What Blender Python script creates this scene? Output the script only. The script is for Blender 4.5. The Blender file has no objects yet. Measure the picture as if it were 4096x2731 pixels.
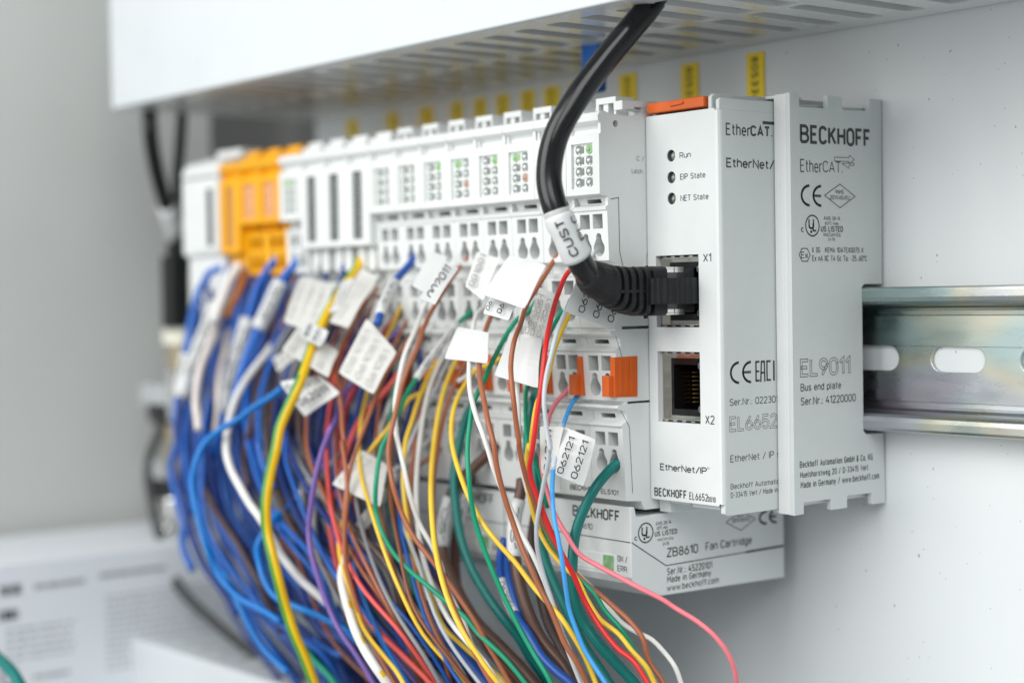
import bpy, math, random
from mathutils import Vector, Matrix
from mathutils.geometry import tessellate_polygon

MM = 0.001                      # every number below is in millimetres
SC = bpy.context.scene
COL = SC.collection

# ------------------------------------------------------------------ camera
CAM = Vector((298.918, -338.352, 16.496))
cd = bpy.data.cameras.new('camera'); cam = bpy.data.objects.new('camera', cd); COL.objects.link(cam)
right = Vector((0.6309, 0.775694, -0.016263)); up = Vector((-0.009883, 0.028994, 0.999531)); fwd = Vector((-0.775801, 0.630443, -0.025959))
cam.matrix_world = Matrix(((right.x, up.x, -fwd.x, CAM.x*MM), (right.y, up.y, -fwd.y, CAM.y*MM), (right.z, up.z, -fwd.z, CAM.z*MM), (0, 0, 0, 1)))
cd.sensor_width = 36.0; cd.lens = 59.82
cd.clip_start = 0.02; cd.clip_end = 20.0
cd.dof.use_dof = True; cd.dof.focus_distance = 0.401; cd.dof.aperture_fstop = 6.3
SC.camera = cam

# ------------------------------------------------------------------ world and lamps
wd = bpy.data.worlds.new('World'); SC.world = wd; wd.use_nodes = True
bg = wd.node_tree.nodes['Background']; bg.inputs[0].default_value = (0.92, 0.97, 1.0, 1); bg.inputs[1].default_value = 0.46

def area_lamp(name, loc, target, size, power, color=(1, 1, 1), size_y=None):
    d = bpy.data.lights.new(name, 'AREA'); d.energy = power; d.color = color; d.size = size
    if size_y: d.shape = 'RECTANGLE'; d.size_y = size_y
    o = bpy.data.objects.new(name, d); COL.objects.link(o)
    o.location = Vector(loc)*MM
    o.rotation_euler = (Vector(target)-Vector(loc)).to_track_quat('-Z', 'Y').to_euler()
    return o
area_lamp('key_light', (-160, -860, 330), (-30, -30, 0), 0.7, 7.3, (1.0, 0.99, 0.965))  # broad soft key lamp from the front, its real source unseen
area_lamp('fill_light', (560, -620, 560), (0, -20, -20), 0.6, 5.0, (0.98, 1.0, 0.98))  # fill lamp added at the right to lift the dim faces

SC.view_settings.view_transform = 'Standard'; SC.view_settings.look = 'None'
SC.view_settings.exposure = 0.06; SC.view_settings.gamma = 1.0
SC.view_settings.use_curve_mapping = False
SC.cycles.max_bounces = 8

# ------------------------------------------------------------------ materials
MATS = {}
def mat(name, col, rough=0.45, metal=0.0, spec=0.5, bump=0.0, bscale=900.0, var=0.0, vscale=60.0, trans=0.0, alpha=1.0, emit=None, estr=0.0, coat=0.0, ior=1.45, sss=0.0):
    if name in MATS: return MATS[name]
    m = bpy.data.materials.new(name); m.use_nodes = True
    nt = m.node_tree; b = nt.nodes['Principled BSDF']
    b.inputs['Base Color'].default_value = (*col, 1); b.inputs['Roughness'].default_value = rough
    b.inputs['Metallic'].default_value = metal; b.inputs['Specular IOR Level'].default_value = spec
    b.inputs['IOR'].default_value = ior
    b.inputs['Transmission Weight'].default_value = trans; b.inputs['Alpha'].default_value = alpha
    b.inputs['Coat Weight'].default_value = coat; b.inputs['Coat Roughness'].default_value = 0.1
    if emit: b.inputs['Emission Color'].default_value = (*emit, 1); b.inputs['Emission Strength'].default_value = estr
    tc = nt.nodes.new('ShaderNodeTexCoord')
    if var > 0:
        n = nt.nodes.new('ShaderNodeTexNoise'); n.inputs['Scale'].default_value = vscale; n.inputs['Detail'].default_value = 5
        nt.links.new(tc.outputs['Object'], n.inputs['Vector'])
        r = nt.nodes.new('ShaderNodeMapRange'); r.inputs[1].default_value = 0.3; r.inputs[2].default_value = 0.7
        r.inputs[3].default_value = 1-var; r.inputs[4].default_value = 1+var
        nt.links.new(n.outputs['Fac'], r.inputs[0])
        mx = nt.nodes.new('ShaderNodeVectorMath'); mx.operation = 'SCALE'; mx.inputs[0].default_value = col
        nt.links.new(r.outputs[0], mx.inputs['Scale']); nt.links.new(mx.outputs[0], b.inputs['Base Color'])
        r2 = nt.nodes.new('ShaderNodeMapRange'); r2.inputs[1].default_value = 0.3; r2.inputs[2].default_value = 0.7
        r2.inputs[3].default_value = max(0.05, rough-0.08); r2.inputs[4].default_value = min(1, rough+0.08)
        nt.links.new(n.outputs['Fac'], r2.inputs[0]); nt.links.new(r2.outputs[0], b.inputs['Roughness'])
    if bump > 0:
        n2 = nt.nodes.new('ShaderNodeTexNoise'); n2.inputs['Scale'].default_value = bscale; n2.inputs['Detail'].default_value = 2
        nt.links.new(tc.outputs['Object'], n2.inputs['Vector'])
        bp = nt.nodes.new('ShaderNodeBump'); bp.inputs['Strength'].default_value = bump; bp.inputs['Distance'].default_value = 0.0002
        nt.links.new(n2.outputs['Fac'], bp.inputs['Height']); nt.links.new(bp.outputs['Normal'], b.inputs['Normal'])
    MATS[name] = m
    return m

PL = dict(rough=0.42, bump=0.12, bscale=2500.0, var=0.015, vscale=150.0)
m_white = mat('white_plastic', (0.68, 0.70, 0.695), **PL)
m_grey = mat('light_grey_plastic', (0.60, 0.635, 0.63), **PL)
m_front = mat('pale_front_plastic', (0.675, 0.70, 0.70), **PL)
m_yel = mat('yellow_plastic', (0.80, 0.38, 0.004), **PL)
m_org = mat('orange_plastic', (0.64, 0.115, 0.014), rough=0.4, bump=0.1, bscale=1500, var=0.04, vscale=300)
m_black = mat('black_rubber', (0.010, 0.0105, 0.0115), rough=0.45, spec=0.4, bump=0.5, bscale=2500, var=0.2, vscale=400)
m_cable = mat('black_cable_jacket', (0.004, 0.0045, 0.006), rough=0.18, var=0.1, vscale=80, bump=0.15, bscale=260)
m_bgloss = mat('black_glossy_plastic', (0.008, 0.008, 0.009), rough=0.15)
m_dark = mat('dark_gap', (0.02, 0.021, 0.023), rough=0.7)
m_smoke = mat('smoky_clear_plastic', (0.045, 0.047, 0.05), rough=0.12, spec=0.8)
m_win = mat('clear_window', (0.73, 0.76, 0.74), rough=0.18, spec=0.7, var=0.06, vscale=900)
m_wind = mat('dark_window', (0.055, 0.062, 0.066), rough=0.3, var=0.3, vscale=700)
m_winy = mat('amber_window', (0.66, 0.33, 0.16), rough=0.3, var=0.12, vscale=900)
m_winyd = mat('brownish_window', (0.45, 0.22, 0.06), rough=0.3, var=0.15, vscale=900)
m_ledoff = mat('unlit_led', (0.20, 0.22, 0.215), rough=0.12, spec=0.9, var=0.25, vscale=1500)
m_dome = mat('clear_dome', (0.75, 0.77, 0.75), rough=0.08, spec=0.9)
m_ledon = mat('lit_green_led', (0.28, 0.45, 0.24), rough=0.2, emit=(0.2, 0.8, 0.15), estr=0.03)
m_ledred = mat('red_led', (0.42, 0.29, 0.25), rough=0.2, emit=(0.6, 0.2, 0.12), estr=0.03)
m_ink = mat('dark_grey_ink', (0.07, 0.074, 0.076), rough=0.6, spec=0.2)
m_inkg = mat('pale_grey_ink', (0.30, 0.31, 0.315), rough=0.6, spec=0.2)
m_inkf = mat('show_through_ink', (0.47, 0.47, 0.45), rough=0.6, spec=0.2)
m_inkk = mat('black_ink', (0.012, 0.012, 0.012), rough=0.6, spec=0.2)
m_metal = mat('nickel_shield', (0.62, 0.60, 0.55), rough=0.13, metal=1.0, var=0.05, vscale=400)
m_gold = mat('gold_contact', (0.45, 0.30, 0.12), rough=0.22, metal=1.0)
m_pipe = mat('light_pipe', (0.11, 0.12, 0.13), rough=0.12, spec=0.8)
m_lens = mat('smoky_lens', (0.30, 0.30, 0.25), rough=0.07, spec=0.9, var=0.35, vscale=800)
m_chrome = mat('bright_steel', (0.8, 0.8, 0.78), rough=0.2, metal=1.0)
m_tan = mat('tan_metal', (0.42, 0.36, 0.25), rough=0.4, metal=0.5)
m_cream = mat('cream_plastic', (0.80, 0.78, 0.66), rough=0.5)
m_ystick = mat('yellow_sticker', (0.90, 0.66, 0.012), rough=0.45, var=0.04)
m_bluep = mat('blue_plastic', (0.015, 0.14, 0.52), rough=0.35)
m_duct = mat('duct_pvc', (0.60, 0.635, 0.66), rough=0.33, bump=0.06, bscale=900, var=0.012)
m_ductb = mat('duct_pvc_satin', (0.70, 0.715, 0.71), rough=0.16, spec=0.55, var=0.02)
m_lab = mat('white_label_vinyl', (0.63, 0.64, 0.64), rough=0.38, var=0.02, vscale=200, bump=0.1, bscale=120)
m_labg = mat('label_back_vinyl', (0.56, 0.555, 0.53), rough=0.55, var=0.05, vscale=120, bump=0.2, bscale=250)
m_labc = mat('translucent_vinyl', (0.80, 0.80, 0.78), rough=0.3, alpha=0.62, var=0.04, vscale=150)
m_clear = mat('clear_sleeve', (0.72, 0.80, 0.86), rough=0.2, alpha=0.72)
m_copper = mat('copper_strands', (0.80, 0.36, 0.17), rough=0.3, metal=1.0)
m_psu = mat('pale_blue_plate', (0.74, 0.77, 0.81), rough=0.5)
m_side = mat('grey_cabinet_paint', (0.585, 0.595, 0.58), rough=0.5, bump=0.2, bscale=800, var=0.015, vscale=25)
m_cavity = mat('recess_darkness', (0.075, 0.076, 0.072), rough=0.7, var=0.1, vscale=30)  # darkness of the open recess and duct interior put into the colour
m_fgreen = mat('green_status_window', (0.24, 0.42, 0.22), rough=0.25, var=0.2, vscale=500)

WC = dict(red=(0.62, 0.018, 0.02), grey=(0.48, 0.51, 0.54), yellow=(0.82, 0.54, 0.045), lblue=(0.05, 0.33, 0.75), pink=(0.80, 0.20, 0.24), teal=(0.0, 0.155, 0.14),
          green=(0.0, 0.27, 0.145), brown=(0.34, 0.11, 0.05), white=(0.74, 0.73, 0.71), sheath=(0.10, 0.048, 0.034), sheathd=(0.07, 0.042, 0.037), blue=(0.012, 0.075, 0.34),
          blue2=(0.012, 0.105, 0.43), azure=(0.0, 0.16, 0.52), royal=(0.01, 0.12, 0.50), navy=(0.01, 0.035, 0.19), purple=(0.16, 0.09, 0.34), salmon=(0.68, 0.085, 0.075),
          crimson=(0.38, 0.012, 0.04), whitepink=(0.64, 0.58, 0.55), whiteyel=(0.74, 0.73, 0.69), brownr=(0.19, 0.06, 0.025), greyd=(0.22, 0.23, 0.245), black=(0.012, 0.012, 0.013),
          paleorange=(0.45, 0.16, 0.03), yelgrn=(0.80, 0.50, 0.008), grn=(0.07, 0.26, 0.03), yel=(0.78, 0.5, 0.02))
def wmat(c): return mat('insulation_'+c, WC[c], rough=0.36, spec=0.5, var=0.07, vscale=130, bump=0.12, bscale=350)

def wall_paint():
    m = mat('speckled_grey_paint', (0.67, 0.70, 0.71), rough=0.42, bump=0.15, bscale=700, var=0.012, vscale=14)
    nt = m.node_tree; b = nt.nodes['Principled BSDF']
    src = b.inputs['Base Color'].links[0].from_socket
    tc = nt.nodes.new('ShaderNodeTexCoord')
    prev = src
    for sc, th, seed in ((160, 0.05, 0.0), (330, 0.06, 3.7), (620, 0.07, 7.1)):
        v = nt.nodes.new('ShaderNodeTexVoronoi'); v.inputs['Scale'].default_value = sc; v.inputs['Randomness'].default_value = 1
        mp = nt.nodes.new('ShaderNodeMapping'); mp.inputs['Location'].default_value = (seed, seed, seed); mp.inputs['Scale'].default_value = (1, 1, 0.6)
        nt.links.new(tc.outputs['Object'], mp.inputs[0]); nt.links.new(mp.outputs[0], v.inputs['Vector'])
        lt = nt.nodes.new('ShaderNodeMath'); lt.operation = 'LESS_THAN'; lt.inputs[1].default_value = th
        nt.links.new(v.outputs['Distance'], lt.inputs[0])
        sp = nt.nodes.new('ShaderNodeSeparateColor'); nt.links.new(v.outputs['Color'], sp.inputs[0])
        g = nt.nodes.new('ShaderNodeMath'); g.operation = 'GREATER_THAN'; g.inputs[1].default_value = 0.72
        nt.links.new(sp.outputs[0], g.inputs[0])
        mu = nt.nodes.new('ShaderNodeMath'); mu.operation = 'MULTIPLY'; nt.links.new(lt.outputs[0], mu.inputs[0]); nt.links.new(g.outputs[0], mu.inputs[1])
        mx = nt.nodes.new('ShaderNodeMix'); mx.data_type = 'RGBA'; mx.inputs[7].default_value = (0.16, 0.15, 0.13, 1)
        f = nt.nodes.new('ShaderNodeMath'); f.operation = 'MULTIPLY'; f.inputs[1].default_value = 0.75; nt.links.new(mu.outputs[0], f.inputs[0])
        nt.links.new(f.outputs[0], mx.inputs[0]); nt.links.new(prev, mx.inputs[6]); prev = mx.outputs[2]
    nt.links.new(prev, b.inputs['Base Color'])
    return m
m_wall = wall_paint()

def rail_metal():
    m = bpy.data.materials.new('yellow_zinc_steel'); m.use_nodes = True; nt = m.node_tree; b = nt.nodes['Principled BSDF']
    b.inputs['Metallic'].default_value = 1.0; b.inputs['Roughness'].default_value = 0.3
    tc = nt.nodes.new('ShaderNodeTexCoord')
    n = nt.nodes.new('ShaderNodeTexNoise'); n.inputs['Scale'].default_value = 26; n.inputs['Detail'].default_value = 1.5; n.inputs['Distortion'].default_value = 0.15
    mp = nt.nodes.new('ShaderNodeMapping'); mp.inputs['Scale'].default_value = (0.8, 1, 1.3)
    nt.links.new(tc.outputs['Object'], mp.inputs[0]); nt.links.new(mp.outputs[0], n.inputs['Vector'])
    cr = nt.nodes.new('ShaderNodeValToRGB'); e = cr.color_ramp.elements
    e[0].position = 0.30; e[0].color = (0.33, 0.46, 0.50, 1); e[1].position = 0.72; e[1].color = (0.56, 0.58, 0.58, 1)
    for p, c in ((0.42, (0.40, 0.50, 0.49, 1)), (0.50, (0.56, 0.55, 0.45, 1)), (0.58, (0.50, 0.53, 0.57, 1)), (0.65, (0.53, 0.49, 0.55, 1))):
        x = e.new(p); x.color = c
    nt.links.new(n.outputs['Fac'], cr.inputs[0]); nt.links.new(cr.outputs[0], b.inputs['Base Color'])
    n2 = nt.nodes.new('ShaderNodeTexNoise'); n2.inputs['Scale'].default_value = 240; n2.inputs['Detail'].default_value = 6
    mp2 = nt.nodes.new('ShaderNodeMapping'); mp2.inputs['Scale'].default_value = (0.25, 1, 1)
    nt.links.new(tc.outputs['Object'], mp2.inputs[0]); nt.links.new(mp2.outputs[0], n2.inputs['Vector'])
    r = nt.nodes.new('ShaderNodeMapRange'); r.inputs[1].default_value = 0.35; r.inputs[2].default_value = 0.7; r.inputs[3].default_value = 0.24; r.inputs[4].default_value = 0.36
    nt.links.new(n2.outputs['Fac'], r.inputs[0]); nt.links.new(r.outputs[0], b.inputs['Roughness'])
    bp = nt.nodes.new('ShaderNodeBump'); bp.inputs['Strength'].default_value = 0.05; bp.inputs['Distance'].default_value = 0.0003
    nt.links.new(n2.outputs['Fac'], bp.inputs['Height']); nt.links.new(bp.outputs['Normal'], b.inputs['Normal'])
    return m
m_rail = rail_metal()

# ------------------------------------------------------------------ mesh helpers
class MB:
    def __init__(s): s.v = []; s.f = []; s.mi = []; s.m = 0
    def add(s, vs, fs, mi=None):
        o = len(s.v); s.v += [tuple(p) for p in vs]
        for f in fs: s.f.append(tuple(i+o for i in f)); s.mi.append(s.m if mi is None else mi)
    def box(s, x0, x1, y0, y1, z0, z1):
        if x0 > x1: x0, x1 = x1, x0
        if y0 > y1: y0, y1 = y1, y0
        if z0 > z1: z0, z1 = z1, z0
        s.add([(x0,y0,z0),(x1,y0,z0),(x1,y1,z0),(x0,y1,z0),(x0,y0,z1),(x1,y0,z1),(x1,y1,z1),(x0,y1,z1)],
              [(0,3,2,1),(4,5,6,7),(0,1,5,4),(1,2,6,5),(2,3,7,6),(3,0,4,7)])
    def prism(s, poly, a0, a1, fn, holes=()):
        """poly in 2D, extruded between a0 and a1; fn(a, (u, v)) gives the 3D point."""
        loops = [list(poly)]+[list(h) for h in holes]
        flat = [p for l in loops for p in l]
        tris = tessellate_polygon([[Vector((p[0], p[1], 0)) for p in l] for l in loops])
        n = len(flat)
        s.add([fn(a0, p) for p in flat]+[fn(a1, p) for p in flat], [tuple(t) for t in tris]+[tuple(i+n for i in reversed(t)) for t in tris])
        o = len(s.v)-2*n; k = 0
        for l in loops:
            m = len(l)
            for i in range(m):
                a = k+i; b = k+(i+1) % m
                s.f.append((o+a, o+b, o+n+b, o+n+a)); s.mi.append(s.m)
            k += m
    def sheet(s, outer, holes, fn, depth, floor=True):
        """A face with pockets: fn((u, v), d) gives the 3D point d mm behind the face."""
        loops = [list(outer)]+[list(h) for h in holes]
        flat = [p for l in loops for p in l]
        tris = tessellate_polygon([[Vector((p[0], p[1], 0)) for p in l] for l in loops])
        s.add([fn(p, 0) for p in flat], [tuple(t) for t in tris])
        for h in holes:
            m = len(h)
            s.add([fn(p, 0) for p in h]+[fn(p, depth) for p in h], [(i, (i+1) % m, m+(i+1) % m, m+i) for i in range(m)])
            if floor: s.add([fn(p, depth) for p in h], [tuple(range(m))])
    def tube(s, pts, r, n=12, two=None, caps=True):
        pts = [Vector(p) for p in pts]
        T = []
        for i in range(len(pts)):
            a = pts[max(0, i-1)]; b = pts[min(len(pts)-1, i+1)]; T.append((b-a).normalized())
        nv = T[0].orthogonal().normalized(); rings = []
        for i, p in enumerate(pts):
            nv = (nv-T[i]*nv.dot(T[i]))
            nv = nv.normalized() if nv.length > 1e-6 else T[i].orthogonal().normalized()
            bv = T[i].cross(nv)
            rr = r(i/(len(pts)-1)) if callable(r) else r
            rings.append([p+(nv*math.cos(2*math.pi*k/n)+bv*math.sin(2*math.pi*k/n))*rr for k in range(n)])
        o = len(s.v)
        for R in rings: s.v += [tuple(p) for p in R]
        for i in range(len(pts)-1):
            for k in range(n):
                s.f.append((o+i*n+k, o+i*n+(k+1) % n, o+(i+1)*n+(k+1) % n, o+(i+1)*n+k))
                s.mi.append(two(i, k, (Vector(rings[i][k])+Vector(rings[i][(k+1) % n])-2*pts[i]).normalized()) if two else s.m)
        if caps:
            s.f.append(tuple(o+k for k in reversed(range(n)))); s.mi.append(s.m)
            e = o+(len(pts)-1)*n; s.f.append(tuple(e+k for k in range(n))); s.mi.append(s.m)
    def dome(s, c, axis, r, h, n=12, rings=4):
        axis = Vector(axis).normalized(); u = axis.orthogonal().normalized(); w = axis.cross(u); c = Vector(c); o = len(s.v)
        for j in range(rings):
            a = math.pi/2*j/rings
            for k in range(n):
                t = 2*math.pi*k/n
                s.v.append(tuple(c+(u*math.cos(t)+w*math.sin(t))*r*math.cos(a)+axis*h*math.sin(a)))
        s.v.append(tuple(c+axis*h)); top = len(s.v)-1
        for j in range(rings-1):
            for k in range(n): s.f.append((o+j*n+k, o+j*n+(k+1) % n, o+(j+1)*n+(k+1) % n, o+(j+1)*n+k)); s.mi.append(s.m)
        for k in range(n): s.f.append((o+(rings-1)*n+k, o+(rings-1)*n+(k+1) % n, top)); s.mi.append(s.m)

def fx(a, p): return (a, p[0], p[1])          # profile in (y, z) extruded along x
def fy(a, p): return (p[0], a, p[1])
def fz(a, p): return (p[0], p[1], a)
def top_loc(o):
    while o.parent: o = o.parent
    return o.location.copy()/MM
def obj(name, mb, mats, parent=None, loc=None, smooth=False, bevel=0.0, segs=2, fixn=True):
    """One mesh object; the mesh's numbers are mm in the scene, stored relative to its thing's base."""
    base = top_loc(parent) if parent else Vector(loc if loc else (sum((Vector(p) for p in mb.v), Vector())/max(1, len(mb.v))))
    me = bpy.data.meshes.new(name)
    me.from_pydata([tuple((Vector(p)-base)*MM) for p in mb.v], [], mb.f)
    for m in (mats if isinstance(mats, (list, tuple)) else [mats]): me.materials.append(m)
    for p, i in zip(me.polygons, mb.mi): p.material_index = i
    me.validate()
    if fixn:
        import bmesh
        bm = bmesh.new(); bm.from_mesh(me); bmesh.ops.remove_doubles(bm, verts=bm.verts, dist=1e-6); bmesh.ops.recalc_face_normals(bm, faces=bm.faces); bm.to_mesh(me); bm.free()
    o = bpy.data.objects.new(name, me); COL.objects.link(o)
    if smooth: me.polygons.foreach_set('use_smooth', [True]*len(me.polygons))
    if parent: o.parent = parent
    else: o.location = base*MM
    if bevel > 0:
        b = o.modifiers.new('bevel', 'BEVEL'); b.width = bevel*MM; b.segments = segs; b.limit_method = 'ANGLE'; b.angle_limit = math.radians(35); b.harden_normals = False
    return o
def thing(name, label, cat, loc, group=None):
    o = bpy.data.objects.new(name, None); COL.objects.link(o); o.empty_display_size = 0.005
    o.location = Vector(loc)*MM; o['label'] = label; o['category'] = cat
    if group: o['group'] = group
    return o
def tag(o, label, cat, group=None):
    o['label'] = label; o['category'] = cat
    if group: o['group'] = group
    return o
def copy_thing(root, loc, label):
    r = root.copy(); COL.objects.link(r); r.location = Vector(loc)*MM; r['label'] = label
    for ch in list(root.children):
        c = ch.copy(); COL.objects.link(c); c.parent = r
        for g in list(ch.children):
            d = g.copy(); COL.objects.link(d); d.parent = c
    return r

def _a(cx, cy, rx, ry, a0, a1, n=9): return [(cx+rx*math.cos(math.radians(a0+(a1-a0)*i/n)), cy+ry*math.sin(math.radians(a0+(a1-a0)*i/n))) for i in range(n+1)]
def _ell(cx, cy, rx, ry): return _a(cx, cy, rx, ry, 0, 360, 18)
_O = _a(.25, .74, .25, .26, 0, 180)+_a(.25, .26, .25, .26, 180, 360)+[(.5, .74)]
_P = [(0, 0), (0, 1), (.26, 1)]+_a(.26, .73, .24, .27, 90, -90)+[(0, .46)]
_x = .72
GLYPH = {
 'A': (.54, [[(0, 0), (.27, 1), (.54, 0)], [(.1, .3), (.44, .3)]]),
 'B': (.56, [[(0, 0), (0, 1), (.3, 1)]+_a(.3, .76, .22, .24, 90, -90)+[(0, .52)], [(.28, .52)]+_a(.3, .26, .26, .26, 90, -90)+[(0, 0)]]),
 'C': (.5, [_a(.25, .74, .25, .26, 15, 180)+_a(.25, .26, .25, .26, 180, 345)]),
 'D': (.5, [[(0, 0), (0, 1), (.22, 1)]+_a(.22, .72, .28, .28, 90, 0)+_a(.22, .28, .28, .28, 0, -90)+[(0, 0)]]),
 'E': (.44, [[(.44, 1), (0, 1), (0, 0), (.44, 0)], [(0, .52), (.37, .52)]]),
 'F': (.43, [[(.43, 1), (0, 1), (0, 0)], [(0, .5), (.36, .5)]]),
 'G': (.5, [_a(.25, .74, .25, .26, 15, 180)+_a(.25, .26, .25, .26, 180, 360)+[(.5, .48), (.28, .48)]]),
 'H': (.5, [[(0, 0), (0, 1)], [(.5, 0), (.5, 1)], [(0, .52), (.5, .52)]]), 'I': (.02, [[(0, 0), (0, 1)]]),
 'J': (.36, [[(.36, 1)]+_a(.18, .22, .18, .22, 0, -150)]),
 'K': (.5, [[(0, 0), (0, 1)], [(.48, 1), (.02, .42)], [(.17, .6), (.5, 0)]]), 'L': (.42, [[(0, 1), (0, 0), (.42, 0)]]),
 'M': (.62, [[(0, 0), (0, 1), (.31, .38), (.62, 1), (.62, 0)]]), 'N': (.5, [[(0, 0), (0, 1), (.5, 0), (.5, 1)]]), 'O': (.5, [_O]),
 'P': (.5, [_P]), 'R': (.5, [_P, [(.24, .46), (.5, 0)]]), 'S': (.5, [_a(.25, .75, .24, .25, 20, 270)+_a(.25, .25, .25, .25, 90, -160)]),
 'T': (.5, [[(0, 1), (.5, 1)], [(.25, 1), (.25, 0)]]), 'U': (.5, [[(0, 1)]+_a(.25, .26, .25, .26, 180, 360)+[(.5, 1)]]),
 'V': (.52, [[(0, 1), (.26, 0), (.52, 1)]]), 'W': (.8, [[(0, 1), (.2, 0), (.4, .9), (.6, 0), (.8, 1)]]),
 'X': (.5, [[(0, 0), (.5, 1)], [(0, 1), (.5, 0)]]), 'Y': (.5, [[(0, 1), (.25, .45), (.5, 1)], [(.25, .45), (.25, 0)]]), 'Z': (.48, [[(0, 1), (.48, 1), (0, 0), (.48, 0)]]),
 'a': (.4, [_a(.2, .5, .2, .22, 150, 0)+[(.4, 0)], [(.4, .42), (.18, .42)]+_a(.18, .21, .18, .21, 90, 270)+[(.28, .02), (.4, .14)]]),
 'b': (.42, [[(0, 0), (0, 1)], _ell(.21, .36, .21, .36)]), 'c': (.38, [_a(.21, .36, .21, .36, 45, 315)]), 'd': (.42, [[(.42, 0), (.42, 1)], _ell(.21, .36, .21, .36)]),
 'e': (.42, [[(.02, .38), (.42, .38)]+_a(.21, .36, .21, .36, 5, 320)]), 'f': (.28, [[(.1, 0)]+_a(.28, .8, .18, .2, 180, 90), [(0, .7), (.28, .7)]]),
 'g': (.42, [_ell(.21, .36, .21, .36), [(.42, _x)]+_a(.21, -.05, .21, .2, 0, -150)]), 'h': (.4, [[(0, 0), (0, 1)], _a(.2, .5, .2, .22, 180, 0)+[(.4, 0)]]),
 'i': (.02, [[(0, 0), (0, _x)], [(0, .88), (0, 1)]]), 'j': (.1, [[(.1, _x), (.1, -.1), (0, -.22)], [(.1, .88), (.1, 1)]]),
 'k': (.4, [[(0, 0), (0, 1)], [(.36, _x), (.02, .28)], [(.14, .42), (.4, 0)]]), 'l': (.1, [[(0, 1), (0, .12), (.1, 0)]]),
 'm': (.68, [[(0, 0), (0, _x)], _a(.17, .53, .17, .19, 180, 0)+[(.34, 0)], _a(.51, .53, .17, .19, 180, 0)+[(.68, 0)]]),
 'n': (.4, [[(0, 0), (0, _x)], _a(.2, .5, .2, .22, 180, 0)+[(.4, 0)]]), 'o': (.42, [_ell(.21, .36, .21, .36)]), 'p': (.42, [[(0, -.25), (0, _x)], _ell(.21, .36, .21, .36)]),
 'q': (.42, [[(.42, -.25), (.42, _x)], _ell(.21, .36, .21, .36)]), 'r': (.28, [[(0, 0), (0, _x)], _a(.22, .48, .22, .24, 180, 70)]),
 's': (.36, [_a(.18, .54, .17, .18, 20, 270)+_a(.18, .18, .18, .18, 90, -160)]), 't': (.28, [[(.11, .95), (.11, .15), (.26, 0)], [(0, .7), (.28, .7)]]),
 'u': (.4, [[(0, _x)]+_a(.2, .22, .2, .22, 180, 360)+[(.4, .3)], [(.4, _x), (.4, 0)]]), 'v': (.42, [[(0, _x), (.21, 0), (.42, _x)]]),
 'w': (.64, [[(0, _x), (.16, 0), (.32, .65), (.48, 0), (.64, _x)]]), 'x': (.4, [[(0, 0), (.4, _x)], [(0, _x), (.4, 0)]]),
 'y': (.42, [[(0, _x), (.21, .02)], [(.42, _x), (.12, -.25)]]), 'z': (.38, [[(0, _x), (.38, _x), (0, 0), (.38, 0)]]),
 '0': (.48, [_a(.24, .74, .24, .26, 0, 180)+_a(.24, .26, .24, .26, 180, 360)+[(.48, .74)]]), '1': (.22, [[(0, .76), (.22, 1), (.22, 0)]]),
 '2': (.47, [_a(.23, .74, .23, .26, 165, -25)+[(0, 0), (.47, 0)]]), '3': (.46, [_a(.22, .76, .22, .24, 150, -90)+_a(.22, .26, .24, .26, 90, -150)]),
 '4': (.5, [[(.3, 1), (0, .27), (.5, .27)], [(.37, .55), (.37, 0)]]), '5': (.47, [[(.44, 1), (.06, 1), (.03, .52)]+_a(.22, .31, .25, .31, 125, -150)]),
 '6': (.48, [_ell(.24, .3, .24, .3), [(.34, 1), (.04, .44)]]), '7': (.46, [[(0, 1), (.46, 1), (.16, 0)]]),
 '8': (.48, [_ell(.24, .76, .2, .24), _ell(.24, .26, .24, .26)]), '9': (.48, [_ell(.24, .7, .24, .3), [(.14, 0), (.44, .56)]]),
 '.': (.04, [[(.02, 0), (.02, .12)]]), ':': (.04, [[(.02, 0), (.02, .12)], [(.02, .5), (.02, .62)]]), '/': (.4, [[(0, -.05), (.4, 1.05)]]), '-': (.26, [[(0, .42), (.26, .42)]]),
 '&': (.5, [[(.5, 0), (.1, .7)]+_a(.23, .8, .14, .2, 190, -10)+[(.05, .4)]+_a(.2, .22, .2, .22, 160, 360)+[(.48, .5)]]), '\u00b0': (.2, [_ell(.1, .88, .1, .12)]),
}
def ribbon(V, F, pts, w, z):
    """A flat mitred stroke along pts."""
    q = [pts[0]]
    for p in pts[1:]:
        if math.hypot(p[0]-q[-1][0], p[1]-q[-1][1]) > 1e-4: q.append(p)
    pts = q; n = len(pts)
    if n < 2: return
    D = []
    for i in range(n-1):
        dx, dy = pts[i+1][0]-pts[i][0], pts[i+1][1]-pts[i][1]; l = math.hypot(dx, dy) or 1e-9; D.append((dx/l, dy/l))
    o = len(V)
    for i in range(n):
        a = D[max(0, i-1)]; b = D[min(n-2, i)]
        nx, ny = -(a[1]+b[1]), a[0]+b[0]; l = math.hypot(nx, ny)
        if l < 0.3: nx, ny, k = -b[1], b[0], 1.0
        else: nx, ny = nx/l, ny/l; k = min(2.2, 2.0/l)
        ex = ey = 0.0
        V.append((pts[i][0]+nx*w/2*k, pts[i][1]+ny*w/2*k, z)); V.append((pts[i][0]-nx*w/2*k, pts[i][1]-ny*w/2*k, z))
    for i in range(n-1): F.append((o+2*i, o+2*i+1, o+2*i+3, o+2*i+2))
PEN = {'': .13, 'b': .17, 'bb': .21, 'm': .145, 't': .09, 'o': .15, 'ob': .17}
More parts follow.
